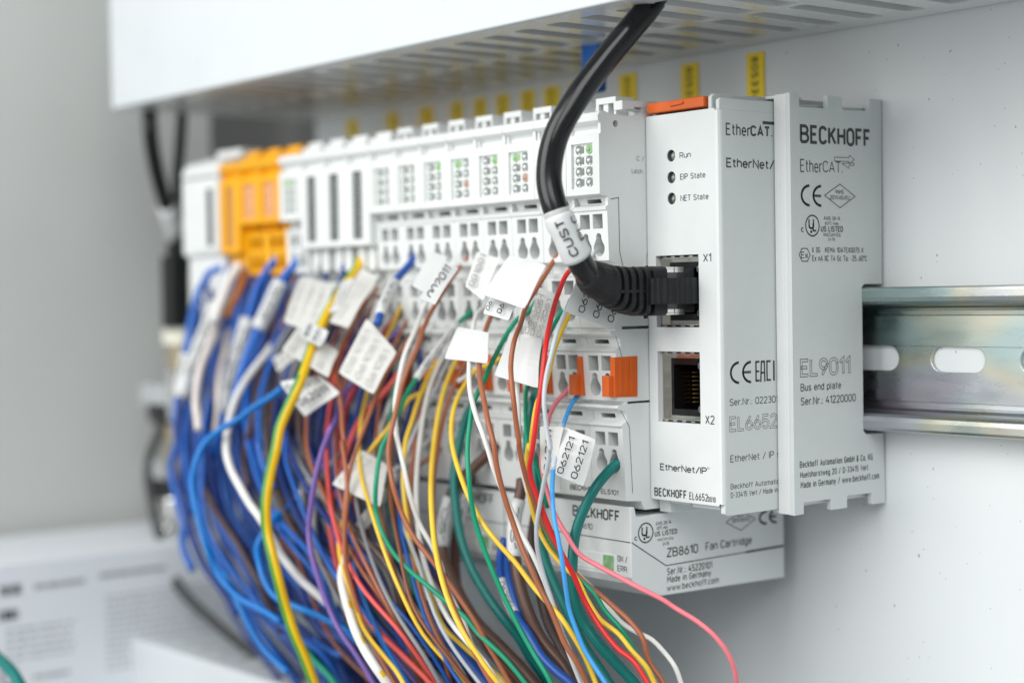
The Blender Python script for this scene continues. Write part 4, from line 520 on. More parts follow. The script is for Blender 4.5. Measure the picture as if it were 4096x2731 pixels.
('wire','navy',1.1806806304140025,'navy wire added to darken gaps at the back of the bundle','navy wires at the back of the bundle',None,[],1,[(-166.1, -62.0, 9.3), (-168.1, -63.2, 1.1), (-171.0, -66.4, -20.9), (-164.5, -69.6, -42.1), (-150.1, -70.0, -62.3), (-129.7, -68.8, -78.3), (-112.8, -66.0, -91.6), (-101.4, -62.0, -104.2)]),
('wire','navy',1.1578351975109324,'navy wire added to darken gaps at the back of the bundle','navy wires at the back of the bundle',None,[],1,[(-163.1, -62.0, 9.8), (-165.1, -63.2, 1.6), (-167.9, -66.4, -20.2), (-161.3, -69.6, -41.4), (-146.9, -70.0, -61.5), (-126.6, -68.8, -77.5), (-110.2, -66.0, -90.8), (-98.9, -62.0, -103.3)]),
('wire','navy',1.0090876474839203,'navy wire added to darken gaps at the back of the bundle','navy wires at the back of the bundle',None,[],1,[(-154.8, -62.0, 8.7), (-156.7, -63.2, 0.6), (-159.4, -66.4, -20.9), (-152.7, -69.6, -41.8), (-138.7, -70.0, -61.6), (-118.8, -68.8, -77.4), (-103.1, -66.0, -90.6), (-92.0, -62.0, -103.0)]),
('wire','navy',1.0451339378869346,'navy wire added to darken gaps at the back of the bundle','navy wires at the back of the bundle',None,[],1,[(-149.5, -62.0, 9.9), (-151.4, -63.2, 1.9), (-154.0, -66.5, -19.5), (-147.1, -69.6, -40.2), (-133.3, -70.0, -59.9), (-113.7, -68.8, -75.6), (-98.5, -66.0, -88.8), (-87.7, -62.0, -101.1)]),
('wire','navy',1.046585435424759,'navy wire added to darken gaps at the back of the bundle','navy wires at the back of the bundle',None,[],1,[(-149.1, -62.0, 11.4), (-151.0, -63.2, 3.4), (-153.6, -66.5, -17.9), (-146.4, -69.6, -38.6), (-132.7, -70.0, -58.3), (-113.0, -68.8, -74.0), (-98.2, -66.0, -87.3), (-87.3, -62.0, -99.7)]),
('wire','navy',1.2342794322986008,'navy wire added to darken gaps at the back of the bundle','navy wires at the back of the bundle',None,[],1,[(-143.6, -62.0, 6.3), (-145.4, -63.2, -1.7), (-148.0, -66.5, -22.9), (-140.7, -69.6, -43.3), (-127.2, -70.0, -62.8), (-107.7, -68.8, -78.2), (-93.4, -66.0, -91.4), (-82.8, -62.0, -103.6)]),
('wire','navy',1.1067469203289348,'navy wire added to darken gaps at the back of the bundle','navy wires at the back of the bundle',None,[],1,[(-136.4, -62.0, 7.4), (-138.2, -63.2, -0.4), (-140.6, -66.5, -21.4), (-133.2, -69.6, -41.6), (-120.0, -70.0, -60.9), (-100.8, -68.8, -76.2), (-87.2, -66.1, -89.3), (-76.8, -62.0, -101.5)]),
('wire','navy',1.2304284487453194,'navy wire added to darken gaps at the back of the bundle','navy wires at the back of the bundle',None,[],1,[(-133.5, -62.0, 0.9), (-135.3, -63.2, -6.9), (-137.7, -66.5, -27.8), (-130.1, -69.7, -47.8), (-117.0, -70.0, -66.9), (-97.9, -68.8, -82.0), (-84.7, -66.1, -94.9), (-74.3, -62.0, -107.0)]),
('wire','navy',1.0479004795750104,'navy wire added to darken gaps at the back of the bundle','navy wires at the back of the bundle',None,[],1,[(-128.5, -62.0, 5.5), (-130.2, -63.2, -2.2), (-132.6, -66.5, -22.9), (-124.8, -69.7, -42.8), (-112.0, -70.0, -61.9), (-93.1, -68.8, -76.9), (-80.3, -66.1, -90.0), (-70.2, -62.0, -102.0)]),
('wire','navy',1.2172667987377521,'navy wire added to darken gaps at the back of the bundle','navy wires at the back of the bundle',None,[],1,[(-122.1, -62.0, 9.2), (-123.8, -63.2, 1.6), (-126.1, -66.5, -18.9), (-118.2, -69.7, -38.7), (-105.6, -70.0, -57.6), (-87.0, -68.8, -72.6), (-74.8, -66.1, -85.6), (-64.8, -62.0, -97.6)]),
('wire','navy',1.138015768032646,'navy wire added to darken gaps at the back of the bundle','navy wires at the back of the bundle',None,[],1,[(-116.7, -62.0, 4.8), (-118.3, -63.2, -2.8), (-120.5, -66.5, -23.1), (-112.5, -69.7, -42.6), (-100.2, -70.0, -61.3), (-81.8, -68.8, -76.1), (-70.1, -66.1, -89.0), (-60.3, -62.0, -100.9)]),
('wire','navy',1.1875919686389211,'navy wire added to darken gaps at the back of the bundle','navy wires at the back of the bundle',None,[],1,[(-115.7, -62.0, 0.9), (-117.3, -63.2, -6.7), (-119.5, -66.5, -27.0), (-111.3, -69.7, -46.4), (-99.0, -70.0, -64.9), (-80.6, -68.8, -79.6), (-69.2, -66.1, -92.5), (-59.5, -62.0, -104.3)]),
('wire','navy',1.2240895555021158,'navy wire added to darken gaps at the back of the bundle','navy wires at the back of the bundle',None,[],1,[(-108.4, -62.0, 8.6), (-110.0, -63.2, 1.1), (-112.1, -66.5, -19.0), (-103.9, -69.7, -38.2), (-91.8, -70.0, -56.7), (-73.8, -68.8, -71.5), (-62.9, -66.1, -84.3), (-53.4, -62.0, -96.2)]),
('wire','navy',1.0790162234342509,'navy wire added to darken gaps at the back of the bundle','navy wires at the back of the bundle',None,[],1,[(-105.7, -62.0, 1.0), (-107.2, -63.2, -6.5), (-109.3, -66.5, -26.4), (-100.9, -69.7, -45.5), (-89.0, -70.0, -63.7), (-71.0, -68.8, -78.2), (-60.5, -66.1, -91.0), (-51.0, -62.0, -102.7)]),
('wire','navy',1.1141645693624984,'navy wire added to darken gaps at the back of the bundle','navy wires at the back of the bundle',None,[],1,[(-102.3, -62.0, 8.0), (-103.8, -63.2, 0.6), (-105.9, -66.5, -19.3), (-97.4, -69.7, -38.3), (-85.6, -70.0, -56.6), (-67.7, -68.8, -71.2), (-57.6, -66.1, -84.0), (-48.2, -62.0, -95.8)]),
('wire','navy',1.1963375167335673,'navy wire added to darken gaps at the back of the bundle','navy wires at the back of the bundle',None,[],1,[(-94.6, -62.0, 6.3), (-96.1, -63.2, -1.0), (-98.1, -66.5, -20.6), (-89.5, -69.7, -39.3), (-78.0, -70.0, -57.4), (-60.5, -68.8, -71.8), (-50.9, -66.1, -84.5), (-41.8, -62.0, -96.1)]),
('wire','navy',1.0599872502112724,'navy wire added to darken gaps at the back of the bundle','navy wires at the back of the bundle',None,[],1,[(-92.7, -62.0, 3.1), (-94.2, -63.2, -4.2), (-96.1, -66.5, -23.8), (-87.4, -69.7, -42.4), (-76.0, -70.0, -60.3), (-58.5, -68.7, -74.5), (-49.2, -66.1, -87.3), (-40.2, -62.0, -98.8)]),
('wire','blue2',0.5332057187277575,'thin mid blue wire in the crowded tangle filling the lower middle of the bundle','thin mid blue wires in the middle tangle',None,[],1,[(-132.1, -63.0, 18.5), (-135.1, -69.0, 4.4), (-135.6, -75.8, -12.2), (-127.6, -82.7, -29.3), (-115.5, -86.3, -43.6), (-96.5, -88.5, -58.0), (-82.6, -85.7, -72.0), (-72.9, -81.6, -86.3), (-69.9, -78.0, -99.2)]),
('wire','brownr',0.6307560063569077,'thin dark brown wire in the crowded tangle filling the lower middle of the bundle','thin dark brown wires in the middle tangle',None,[],1,[(-130.2, -63.0, 14.4), (-133.2, -69.0, 0.3), (-133.3, -75.5, -16.2), (-126.9, -81.3, -33.3), (-116.3, -84.3, -45.6), (-101.7, -87.1, -62.5), (-92.7, -84.5, -77.3), (-73.5, -80.8, -90.2), (-68.3, -78.0, -102.5)]),
('wire','blue2',0.6691108403867978,'thin mid blue wire in the crowded tangle filling the lower middle of the bundle','thin mid blue wires in the middle tangle',None,[],1,[(-123.0, -63.0, 20.5), (-125.9, -69.0, 6.5), (-125.2, -77.0, -9.7), (-110.5, -88.2, -25.8), (-96.7, -92.8, -36.7), (-78.0, -95.3, -53.2), (-62.9, -92.4, -66.4), (-61.4, -85.4, -81.9), (-62.4, -78.0, -95.9)]),
('wire','greyd',0.5086221918909059,'thin grey wire in the crowded tangle filling the lower middle of the bundle','thin grey wires in the middle tangle',None,[],1,[(-120.7, -63.0, 14.7), (-123.5, -69.1, 0.8), (-119.4, -76.1, -15.2), (-107.9, -84.7, -31.4), (-97.8, -88.9, -45.6), (-83.5, -91.3, -59.5), (-71.4, -88.5, -73.3), (-60.0, -83.0, -87.2), (-60.4, -78.0, -100.7)]),
('wire','navy',0.5420701816319283,'thin navy blue wire in the crowded tangle filling the lower middle of the bundle','thin navy blue wires in the middle tangle',None,[],1,[(-115.1, -63.0, 15.8), (-117.9, -69.0, 2.0), (-121.7, -75.2, -14.3), (-118.8, -79.4, -31.4), (-107.2, -82.0, -43.7), (-88.4, -84.4, -59.9), (-74.5, -81.6, -73.7), (-68.1, -79.6, -88.1), (-55.7, -78.0, -98.8)]),
('wire','brown',0.5643705051211805,'thin brown wire in the crowded tangle filling the lower middle of the bundle','thin brown wires in the middle tangle',None,[],1,[(-108.3, -63.0, 21.7), (-111.0, -69.0, 8.1), (-112.3, -77.2, -7.8), (-98.6, -88.4, -23.7), (-83.8, -93.0, -34.5), (-65.3, -95.4, -50.4), (-52.9, -92.6, -63.7), (-50.3, -85.7, -78.7), (-50.0, -78.0, -92.3)]),
('wire','salmon',0.5998037034334512,'thin salmon wire in the crowded tangle filling the lower middle of the bundle','thin salmon wires in the middle tangle',None,[],1,[(-106.7, -63.0, 15.7), (-109.3, -69.0, 2.1), (-104.2, -77.0, -13.5), (-86.8, -89.6, -28.5), (-74.7, -95.4, -42.1), (-60.7, -97.8, -55.0), (-45.0, -94.7, -67.6), (-41.3, -86.0, -82.5), (-48.7, -78.0, -97.4)]),
('wire','purple',0.6437856405761616,'thin violet wire in the crowded tangle filling the lower middle of the bundle','thin violet wires in the middle tangle',None,[],1,[(-106.9, -63.0, 11.8), (-109.5, -69.0, -1.8), (-106.4, -76.3, -17.4), (-94.7, -85.5, -33.1), (-84.3, -89.5, -44.3), (-70.0, -92.2, -60.3), (-58.2, -89.4, -73.7), (-48.7, -83.5, -87.6), (-48.8, -78.0, -100.9)]),
('wire','blue2',0.5129375418700578,'thin mid blue wire in the crowded tangle filling the lower middle of the bundle','thin mid blue wires in the middle tangle',None,[],1,[(-99.8, -63.0, 16.6), (-102.3, -69.0, 3.1), (-100.5, -76.7, -12.4), (-87.3, -87.1, -27.9), (-74.8, -92.1, -41.4), (-58.9, -94.3, -54.3), (-44.0, -91.3, -67.1), (-39.1, -84.4, -81.5), (-42.9, -78.0, -95.4)]),
('wire','azure',0.6237636573462377,'thin azure wire in the crowded tangle filling the lower middle of the bundle','thin azure wires in the middle tangle',None,[],1,[(-99.8, -63.0, 9.7), (-102.3, -69.1, -3.7), (-97.0, -76.5, -19.0), (-83.3, -86.7, -34.1), (-73.2, -91.7, -48.6), (-63.4, -94.0, -61.1), (-55.3, -91.3, -74.9), (-47.3, -85.4, -88.9), (-42.9, -78.0, -101.6)]),
('wire','brown',0.5247194250469399,'thin brown wire in the crowded tangle filling the lower middle of the bundle','thin brown wires in the middle tangle',None,[],1,[(-99.5, -63.0, 17.8), (-102.0, -69.0, 4.3), (-99.1, -77.1, -11.2), (-83.8, -88.9, -26.4), (-71.1, -94.2, -40.2), (-57.1, -96.3, -52.8), (-47.9, -93.6, -66.3), (-43.4, -86.5, -80.9), (-42.6, -78.0, -94.3)]),
('wire','crimson',0.5784719137457286,'thin crimson wire in the crowded tangle filling the lower middle of the bundle','thin crimson wires in the middle tangle',None,[],1,[(-94.5, -63.0, 17.2), (-97.0, -69.0, 3.9), (-97.2, -75.5, -11.7), (-91.0, -81.6, -27.9), (-81.0, -84.7, -38.8), (-67.8, -87.7, -55.5), (-47.9, -84.4, -68.0), (-40.1, -80.9, -81.7), (-38.4, -78.0, -94.0)]),
('wire','yellow',0.5293696545871345,'thin yellow wire in the crowded tangle filling the lower middle of the bundle','thin yellow wires in the middle tangle',None,[],1,[(-86.8, -63.0, 16.6), (-89.1, -69.0, 3.5), (-87.0, -77.0, -11.7), (-72.7, -88.6, -26.6), (-60.5, -93.5, -37.5), (-47.0, -96.1, -52.5), (-38.9, -93.5, -65.9), (-29.8, -85.7, -79.6), (-31.9, -78.0, -93.2)]),
('wire','greyd',0.5802494043461865,'thin grey wire in the crowded tangle filling the lower middle of the bundle','thin grey wires in the middle tangle',None,[],1,[(-87.9, -63.0, 8.2), (-90.3, -69.0, -5.0), (-88.9, -77.1, -20.2), (-74.9, -88.5, -34.8), (-61.8, -93.6, -48.0), (-48.1, -95.8, -60.4), (-37.2, -93.0, -73.2), (-33.8, -86.1, -87.8), (-32.8, -78.0, -101.0)]),
('wire','brown',0.5228382088733211,'thin brown wire in the crowded tangle filling the lower middle of the bundle','thin brown wires in the middle tangle',None,[],1,[(-83.8, -63.0, 13.1), (-86.1, -69.1, -0.0), (-82.4, -75.7, -15.1), (-74.4, -82.5, -30.6), (-66.7, -85.8, -41.9), (-54.4, -88.6, -57.6), (-42.8, -85.8, -70.7), (-39.5, -82.3, -85.0), (-29.4, -78.0, -95.9)]),
('wire','green',0.5362388288219873,'thin green wire in the crowded tangle filling the lower middle of the bundle','thin green wires in the middle tangle',None,[],1,[(-78.7, -63.0, 11.3), (-80.8, -69.1, -1.6), (-77.6, -75.2, -16.6), (-72.6, -79.8, -32.3), (-66.2, -82.5, -44.1), (-53.1, -85.1, -59.4), (-44.4, -82.4, -73.0), (-32.4, -79.9, -85.7), (-25.1, -78.0, -96.6)]),
('wire','white',0.6635151659918588,'thin white wire in the crowded tangle filling the lower middle of the bundle','thin white wires in the middle tangle',None,[],1,[(-79.0, -63.0, 6.8), (-81.3, -69.0, -6.1), (-83.0, -75.6, -21.3), (-77.9, -81.3, -37.0), (-67.3, -84.4, -49.0), (-50.6, -86.7, -63.1), (-37.0, -83.8, -75.8), (-29.2, -80.7, -89.1), (-25.4, -78.0, -100.7)]),
('wire','brownr',0.5506606088730149,'thin dark brown wire in the crowded tangle filling the lower middle of the bundle','thin dark brown wires in the middle tangle',None,[],1,[(-76.3, -63.0, 8.5), (-78.5, -69.0, -4.4), (-74.2, -76.5, -19.1), (-61.0, -87.2, -33.5), (-51.1, -91.9, -45.0), (-41.0, -94.7, -59.3), (-29.2, -91.8, -71.9), (-20.7, -84.7, -85.3), (-23.0, -78.0, -98.7)]),
('wire','blue2',0.5186368995317361,'thin mid blue wire in the crowded tangle filling the lower middle of the bundle','thin mid blue wires in the middle tangle',None,[],1,[(-69.2, -63.0, 2.4), (-71.3, -69.0, -10.4), (-70.0, -76.2, -25.1), (-60.6, -84.7, -39.7), (-50.2, -88.8, -51.7), (-39.0, -91.4, -65.1), (-29.5, -88.7, -78.0), (-17.6, -83.0, -90.6), (-17.0, -78.0, -103.1)]),
('wire','brown',0.6243098835039053,'thin brown wire in the crowded tangle filling the lower middle of the bundle','thin brown wires in the middle tangle',None,[],1,[(-68.5, -63.0, 1.1), (-70.5, -69.1, -11.6), (-66.7, -75.7, -26.2), (-59.0, -82.4, -41.0), (-51.5, -86.0, -53.8), (-40.1, -88.4, -66.9), (-29.2, -85.6, -79.6), (-20.3, -81.6, -92.5), (-16.4, -78.0, -104.1)]),
('wire','grey',0.5036283685438566,'thin pale grey wire in the crowded tangle filling the lower middle of the bundle','thin pale grey wires in the middle tangle',None,[],1,[(-64.7, -63.0, 3.1), (-66.8, -68.9, -9.5), (-68.8, -76.1, -24.3), (-61.4, -83.7, -39.1), (-49.8, -87.3, -49.1), (-36.2, -90.1, -64.2), (-24.5, -87.3, -76.7), (-11.7, -82.1, -89.0), (-13.2, -78.0, -101.6)]),
('wire','white',0.6743525323812227,'thin white wire in the crowded tangle filling the lower middle of the bundle','thin white wires in the middle tangle',None,[],1,[(-65.5, -63.0, 5.5), (-67.5, -69.1, -7.2), (-64.1, -75.4, -21.7), (-57.7, -81.3, -36.7), (-50.5, -84.6, -49.6), (-37.3, -87.0, -62.6), (-23.3, -84.0, -74.9), (-20.1, -81.0, -88.6), (-13.9, -78.0, -99.6)]),
('wire','yellow',0.66779382968657,'thin yellow wire in the crowded tangle filling the lower middle of the bundle','thin yellow wires in the middle tangle',None,[],1,[(-58.9, -63.0, 5.8), (-60.8, -69.0, -6.7), (-55.6, -76.8, -20.8), (-41.0, -88.8, -34.4), (-30.9, -94.5, -47.6), (-21.2, -96.8, -58.9), (-11.7, -94.0, -71.2), (-4.2, -85.7, -84.6), (-8.3, -78.0, -98.2)]),
('wire','brown',0.6208081295358393,'thin brown wire in the crowded tangle filling the lower middle of the bundle','thin brown wires in the middle tangle',None,[],1,[(-57.7, -63.0, 1.8), (-59.6, -69.0, -10.7), (-54.9, -76.8, -24.8), (-40.8, -88.4, -38.2), (-31.2, -93.5, -48.9), (-18.4, -96.2, -62.2), (-10.4, -93.5, -74.7), (-1.9, -85.3, -87.8), (-7.3, -78.0, -101.6)]),
('cable','royal',1.25,'royal blue cable with a white sleeve, left of two below the yellow modules',None,None,[('tube', 'white', 0.2, 0.47, 1.9)],0,[(-151.4, -64.0, 30.2), (-153.7, -65.0, 27.9), (-156.6, -66.5, 24.0), (-158.5, -67.7, 20.5), (-159.1, -69.8, 14.3), (-159.3, -72.1, 7.2), (-159.8, -74.1, 1.0), (-160.0, -76.4, -6.0), (-158.6, -79.2, -14.4), (-159.9, -80.4, -22.2), (-183.0, -82.0, -58.5), (-176.9, -82.0, -67.2)]),
('cable','royal',1.25,'royal blue cable with a white sleeve, right of two below the yellow modules',None,None,[('tube', 'white', 0.17, 0.45, 1.9)],0,[(-138.7, -64.0, 29.8), (-140.4, -65.4, 27.1), (-142.8, -67.2, 24.1), (-144.2, -69.0, 20.3), (-144.9, -71.9, 14.2), (-146.1, -74.4, 8.9), (-147.0, -77.1, 3.2), (-147.1, -80.3, -4.3), (-148.7, -82.2, -13.1), (-148.9, -84.0, -21.4)]),
('cable','royal',1.2,'blue cable bending out of the white end module at the far left',None,None,[('tube', 'white', 0.36, 0.5, 1.6)],0,[(-183.3, -66.0, 27.4), (-188.9, -67.1, 25.9), (-191.4, -68.1, 22.6), (-193.2, -69.0, 19.8), (-193.9, -70.6, 14.0), (-193.7, -72.3, 7.9), (-192.7, -73.9, 2.2), (-193.1, -74.7, -3.6), (-194.8, -75.8, -11.8), (-195.2, -77.0, -20.0), (-192.8, -78.0, -28.1), (-197.2, -78.0, -36.3), (-194.3, -78.0, -45.2), (-188.2, -78.0, -56.3)]),
('cable','navy',1.2,'dark blue cable forming the left outline of the bundle',None,None,[('tube', 'white', 0.0, 0.3, 2.2)],0,[(-183.6, -68.0, 16.0), (-182.5, -71.5, 8.7), (-182.2, -75.5, 0.7), (-181.9, -79.5, -7.2), (-182.2, -82.2, -15.1), (-179.5, -84.7, -22.9), (-172.0, -87.5, -31.4), (-171.0, -88.0, -41.5), (-166.8, -88.0, -53.2), (-161.5, -86.4, -63.4), (-155.4, -84.3, -70.0), (-148.9, -82.0, -77.4)]),
('wire','paleorange',1.3,'short orange-brown wire end below the yellow modules',None,None,[],0,[(-169.0, -66.0, 25.5), (-166.0, -68.7, 22.2), (-164.2, -71.2, 19.4), (-163.6, -73.9, 15.5), (-163.1, -76.0, 12.0)]),
('cable','white',1.6,'white cable end hanging beside the yellow modules',None,None,[],0,[(-168.6, -68.0, 27.9), (-167.7, -70.8, 25.1), (-164.9, -75.2, 20.3), (-162.6, -78.9, 15.2), (-160.4, -82.0, 10.6)]),
]
FLAGS={
'F1':('white',[(-16.93, -82.0, 26.55), (1.6, -86.0, 23.65), (1.58, -93.0, 13.78), (-16.09, -91.0, 17.05)],(-0.05, -0.73, 0.68),[]),
'F1b':('white',[(-17.23, -88.0, 16.57), (-8.48, -87.0, 14.39), (-9.18, -89.0, 11.01), (-16.06, -91.0, 12.7)],(0.24, -0.73, 0.64),[('06', (-10.43, -89.69, 12.06), (-0.58, 1.74, 2.21), (-1.62, -0.14, 0.45), 'k'), ('06', (-14.22, -90.28, 12.83), (-0.55, 1.63, 2.07), (-1.26, -0.02, 0.45), 'k')]),
'F2':('clear',[(-14.33, -75.0, 18.83), (-9.18, -74.0, 17.07), (-12.76, -75.0, 4.98), (-18.47, -77.0, 6.83)],(0.22, -0.97, 0.09),[('062051', (-16.24, -76.44, 7.51), (2.97, 1.51, 9.47), (-1.23, -0.25, 0.31), 'g'), ('062051', (-14.62, -76.12, 7.05), (2.68, 1.46, 9.61), (-1.23, -0.25, 0.3), 'g'), ('062051', (-12.72, -75.73, 6.6), (2.7, 1.42, 9.12), (-1.22, -0.25, 0.3), 'g')]),
'F3':('clear',[(-42.34, -72.0, 28.29), (-30.33, -74.0, 26.01), (-27.34, -82.0, 15.67), (-37.23, -80.0, 19.37)],(0.0, -0.74, 0.67),[('001001', (-31.91, -80.75, 18.52), (-3.76, 7.15, 7.97), (-3.05, 0.59, 0.67), 'g')]),
'F4':('white',[(-43.02, -78.0, 9.3), (-27.57, -80.0, 7.84), (-23.7, -84.0, 0.57), (-40.88, -84.0, 1.34)],(-0.05, -0.8, 0.59),[]),
'F5':('white',[(-24.56, -76.0, 8.07), (-12.49, -76.0, 6.6), (-9.21, -80.0, -5.33), (-21.3, -84.0, -2.15)],(0.08, -0.77, 0.63),[]),
'F6':('white',[(-61.97, -72.0, 28.91), (-54.77, -72.0, 27.03), (-46.58, -84.0, 17.14), (-53.91, -84.0, 19.5)],(0.22, -0.51, 0.83),[]),
'F6b':('white',[(-53.51, -74.0, 26.33), (-48.9, -73.0, 24.24), (-39.1, -88.0, 14.59), (-45.72, -88.0, 16.86)],(0.45, -0.32, 0.84),[('002011', (-42.18, -86.49, 15.54), (-6.57, 11.1, 7.72), (-2.5, -0.11, 1.3), 'k')]),
'F7':('white',[(0.27, -76.0, 20.26), (2.09, -63.0, 15.15), (1.86, -66.0, 8.26), (2.01, -81.0, 12.9)],(0.97, -0.04, 0.25),[('062051', (2.36, -76.42, 12.23), (-2.18, 6.21, 9.2), (-0.21, -1.68, 0.55), 'k'), ('062051', (2.86, -72.41, 10.88), (-2.18, 6.3, 9.23), (-0.25, -1.66, 0.7), 'k'), ('062051', (3.29, -68.2, 9.82), (-2.19, 6.4, 9.27), (-0.23, -1.7, 0.64), 'k')]),
'F8':('white',[(-12.69, -77.0, -14.4), (-3.67, -77.0, -14.16), (-4.86, -79.0, -25.02), (-9.85, -79.0, -25.37)],(-0.0, -0.98, 0.18),[('062111', (-6.12, -78.94, -24.96), (-0.96, 1.79, 9.86), (-2.11, 0.01, 0.01), 'k')]),
'F8b':('white',[(-4.82, -76.0, -14.28), (4.2, -74.0, -16.95), (1.6, -76.0, -27.88), (-3.7, -80.0, -25.17)],(0.3, -0.88, 0.36),[('062121', (-1.35, -79.23, -25.26), (0.68, 3.56, 8.27), (-1.73, -0.43, 0.41), 'k'), ('062121', (2.54, -78.33, -26.31), (0.55, 3.61, 8.51), (-1.83, -0.42, 0.51), 'k')]),
'F9':('grey',[(-74.85, -84.0, 11.71), (-64.24, -82.0, 2.68), (-66.4, -88.0, -8.26), (-76.93, -92.0, -2.55)],(0.47, -0.8, 0.38),[('061051', (-74.23, -90.52, -2.8), (1.61, 6.07, 10.78), (-1.57, -0.52, 0.86), 'f'), ('061051', (-70.88, -89.41, -4.64), (1.55, 5.64, 9.95), (-1.55, -0.52, 0.85), 'f'), ('061051', (-67.55, -88.3, -6.46), (1.48, 5.21, 9.13), (-1.54, -0.51, 0.84), 'f')]),
'F10':('grey',[(-105.93, -86.0, 9.3), (-88.62, -84.0, 2.73), (-81.59, -92.0, -4.35), (-101.82, -94.0, 3.39)],(0.36, -0.43, 0.83),[('061051', (-97.45, -92.88, 2.05), (-3.82, 6.38, 4.95), (-2.9, -0.3, 1.12), 'f'), ('061051', (-91.29, -92.24, -0.33), (-4.52, 6.35, 5.24), (-2.85, -0.3, 1.1), 'f'), ('061051', (-85.24, -91.61, -2.66), (-5.19, 6.34, 5.53), (-2.79, -0.29, 1.08), 'f')]),
'F10b':('white',[(-89.04, -90.0, -3.61), (-82.3, -88.0, -8.29), (-93.32, -92.0, -15.04), (-100.2, -96.0, -5.38)],(0.43, -0.87, 0.25),[('062011', (-96.09, -94.79, -8.28), (8.1, 4.75, 2.7), (-1.92, -0.43, 1.82), 'k'), ('062011', (-91.85, -93.84, -12.29), (7.02, 4.7, 4.38), (-1.9, -0.43, 1.8), 'k')]),
'F11':('grey',[(-123.25, -74.0, 23.59), (-108.24, -72.0, 20.75), (-96.83, -86.0, 7.05), (-113.3, -86.0, 10.35)],(0.22, -0.63, 0.74),[('061051', (-110.65, -84.76, 10.6), (-7.86, 9.73, 10.67), (-2.11, -0.19, 0.48), 'f'), ('061051', (-106.15, -84.36, 9.58), (-7.74, 9.92, 10.8), (-2.08, -0.19, 0.47), 'f'), ('061051', (-101.71, -83.97, 8.57), (-7.62, 10.1, 10.92), (-2.06, -0.18, 0.47), 'f')]),
'F12':('grey',[(-97.5, -70.0, 25.38), (-89.44, -70.0, 22.72), (-83.45, -84.0, 8.63), (-93.4, -84.0, 10.68)],(0.23, -0.67, 0.7),[('061051', (-91.71, -82.72, 11.34), (-3.4, 11.03, 11.64), (-1.25, -0.11, 0.31), 'f'), ('061051', (-89.04, -82.49, 10.68), (-3.55, 10.83, 11.5), (-1.24, -0.11, 0.3), 'f'), ('061051', (-86.39, -82.25, 10.03), (-3.71, 10.62, 11.35), (-1.23, -0.11, 0.3), 'f')]),
'F14':('grey',[(-75.31, -86.0, -23.22), (-66.16, -84.0, -26.9), (-58.68, -92.0, -36.53), (-78.0, -94.0, -31.93)],(0.38, -0.74, 0.56),[('061051', (-74.2, -92.37, -32.41), (0.89, 5.94, 7.24), (-2.22, -0.61, 0.73), 'f'), ('061051', (-69.47, -91.07, -33.96), (-0.77, 5.35, 7.59), (-2.19, -0.6, 0.72), 'f'), ('061051', (-64.8, -89.79, -35.49), (-2.39, 4.76, 7.94), (-2.16, -0.59, 0.71), 'f')]),
'F15':('white',[(-122.08, -70.0, 21.51), (-112.32, -68.0, 21.7), (-106.01, -74.0, 15.5), (-113.34, -74.0, 14.83)],(0.14, -0.76, 0.64),[]),
'F16':('white',[(-101.9, -74.0, 21.56), (-98.44, -72.0, 22.73), (-93.06, -80.0, 13.75), (-96.4, -82.0, 13.09)],(0.14, -0.67, 0.73),[('062011', (-95.51, -80.83, 13.99), (-4.54, 6.51, 6.9), (-0.79, -0.32, -0.14), 'k'), ('062011', (-93.75, -80.13, 14.3), (-4.73, 6.67, 7.09), (-0.79, -0.32, -0.14), 'k')]),
'F17':('white',[(-97.43, -88.0, 10.77), (-88.87, -87.0, 7.99), (-88.77, -90.0, 3.95), (-95.11, -92.0, 6.7)],(0.31, -0.58, 0.75),[('062011', (-92.56, -91.39, 6.12), (-1.73, 3.23, 3.23), (-1.64, -0.18, 0.54), 'k'), ('062011', (-88.95, -91.0, 4.92), (-1.57, 3.28, 3.2), (-1.62, -0.17, 0.54), 'k')]),
'F18':('grey',[(-123.2, -84.0, 0.04), (-115.96, -82.0, 3.37), (-114.03, -82.0, 0.13), (-116.57, -86.0, -3.75)],(0.02, -0.87, 0.49),[('061021', (-115.85, -85.31, -2.54), (-4.92, 1.54, 2.91), (-0.77, -0.33, -0.56), 'k'), ('061021', (-114.19, -84.6, -1.32), (-4.42, 1.46, 2.75), (-0.77, -0.33, -0.56), 'k'), ('061021', (-112.54, -83.89, -0.12), (-3.93, 1.37, 2.58), (-0.77, -0.33, -0.56), 'k')]),
'F19':('white',[(-104.23, -82.0, -27.75), (-102.47, -81.0, -29.32), (-104.68, -86.0, -38.26), (-105.28, -88.0, -36.99)],(0.68, -0.65, 0.35),[('062011', (-104.6, -87.11, -36.64), (0.83, 4.73, 7.27), (-0.36, -0.25, 0.23), 'k'), ('062011', (-103.81, -86.56, -37.15), (0.83, 4.64, 7.11), (-0.36, -0.25, 0.23), 'k')]),
'F20':('white',[(-72.55, -84.0, -37.57), (-68.8, -84.0, -38.99), (-72.27, -88.0, -44.12), (-72.32, -90.0, -42.2)],(0.29, -0.58, 0.76),[('062011', (-71.22, -89.58, -42.3), (-0.06, 4.85, 3.7), (-0.67, 0.04, 0.28), 'k'), ('062011', (-69.74, -89.66, -42.92), (0.1, 4.92, 3.69), (-0.67, 0.04, 0.28), 'k')]),
'F21':('white',[(-87.35, -72.0, 16.74), (-83.94, -71.0, 15.3), (-78.29, -78.0, 9.19), (-79.55, -80.0, 10.61)],(0.44, -0.24, 0.87),[('062011', (-79.1, -79.13, 10.62), (-6.16, 6.47, 4.88), (-0.63, -0.15, 0.28), 'k'), ('062011', (-77.7, -78.81, 10.01), (-6.06, 6.57, 4.86), (-0.63, -0.15, 0.28), 'k')]),
}
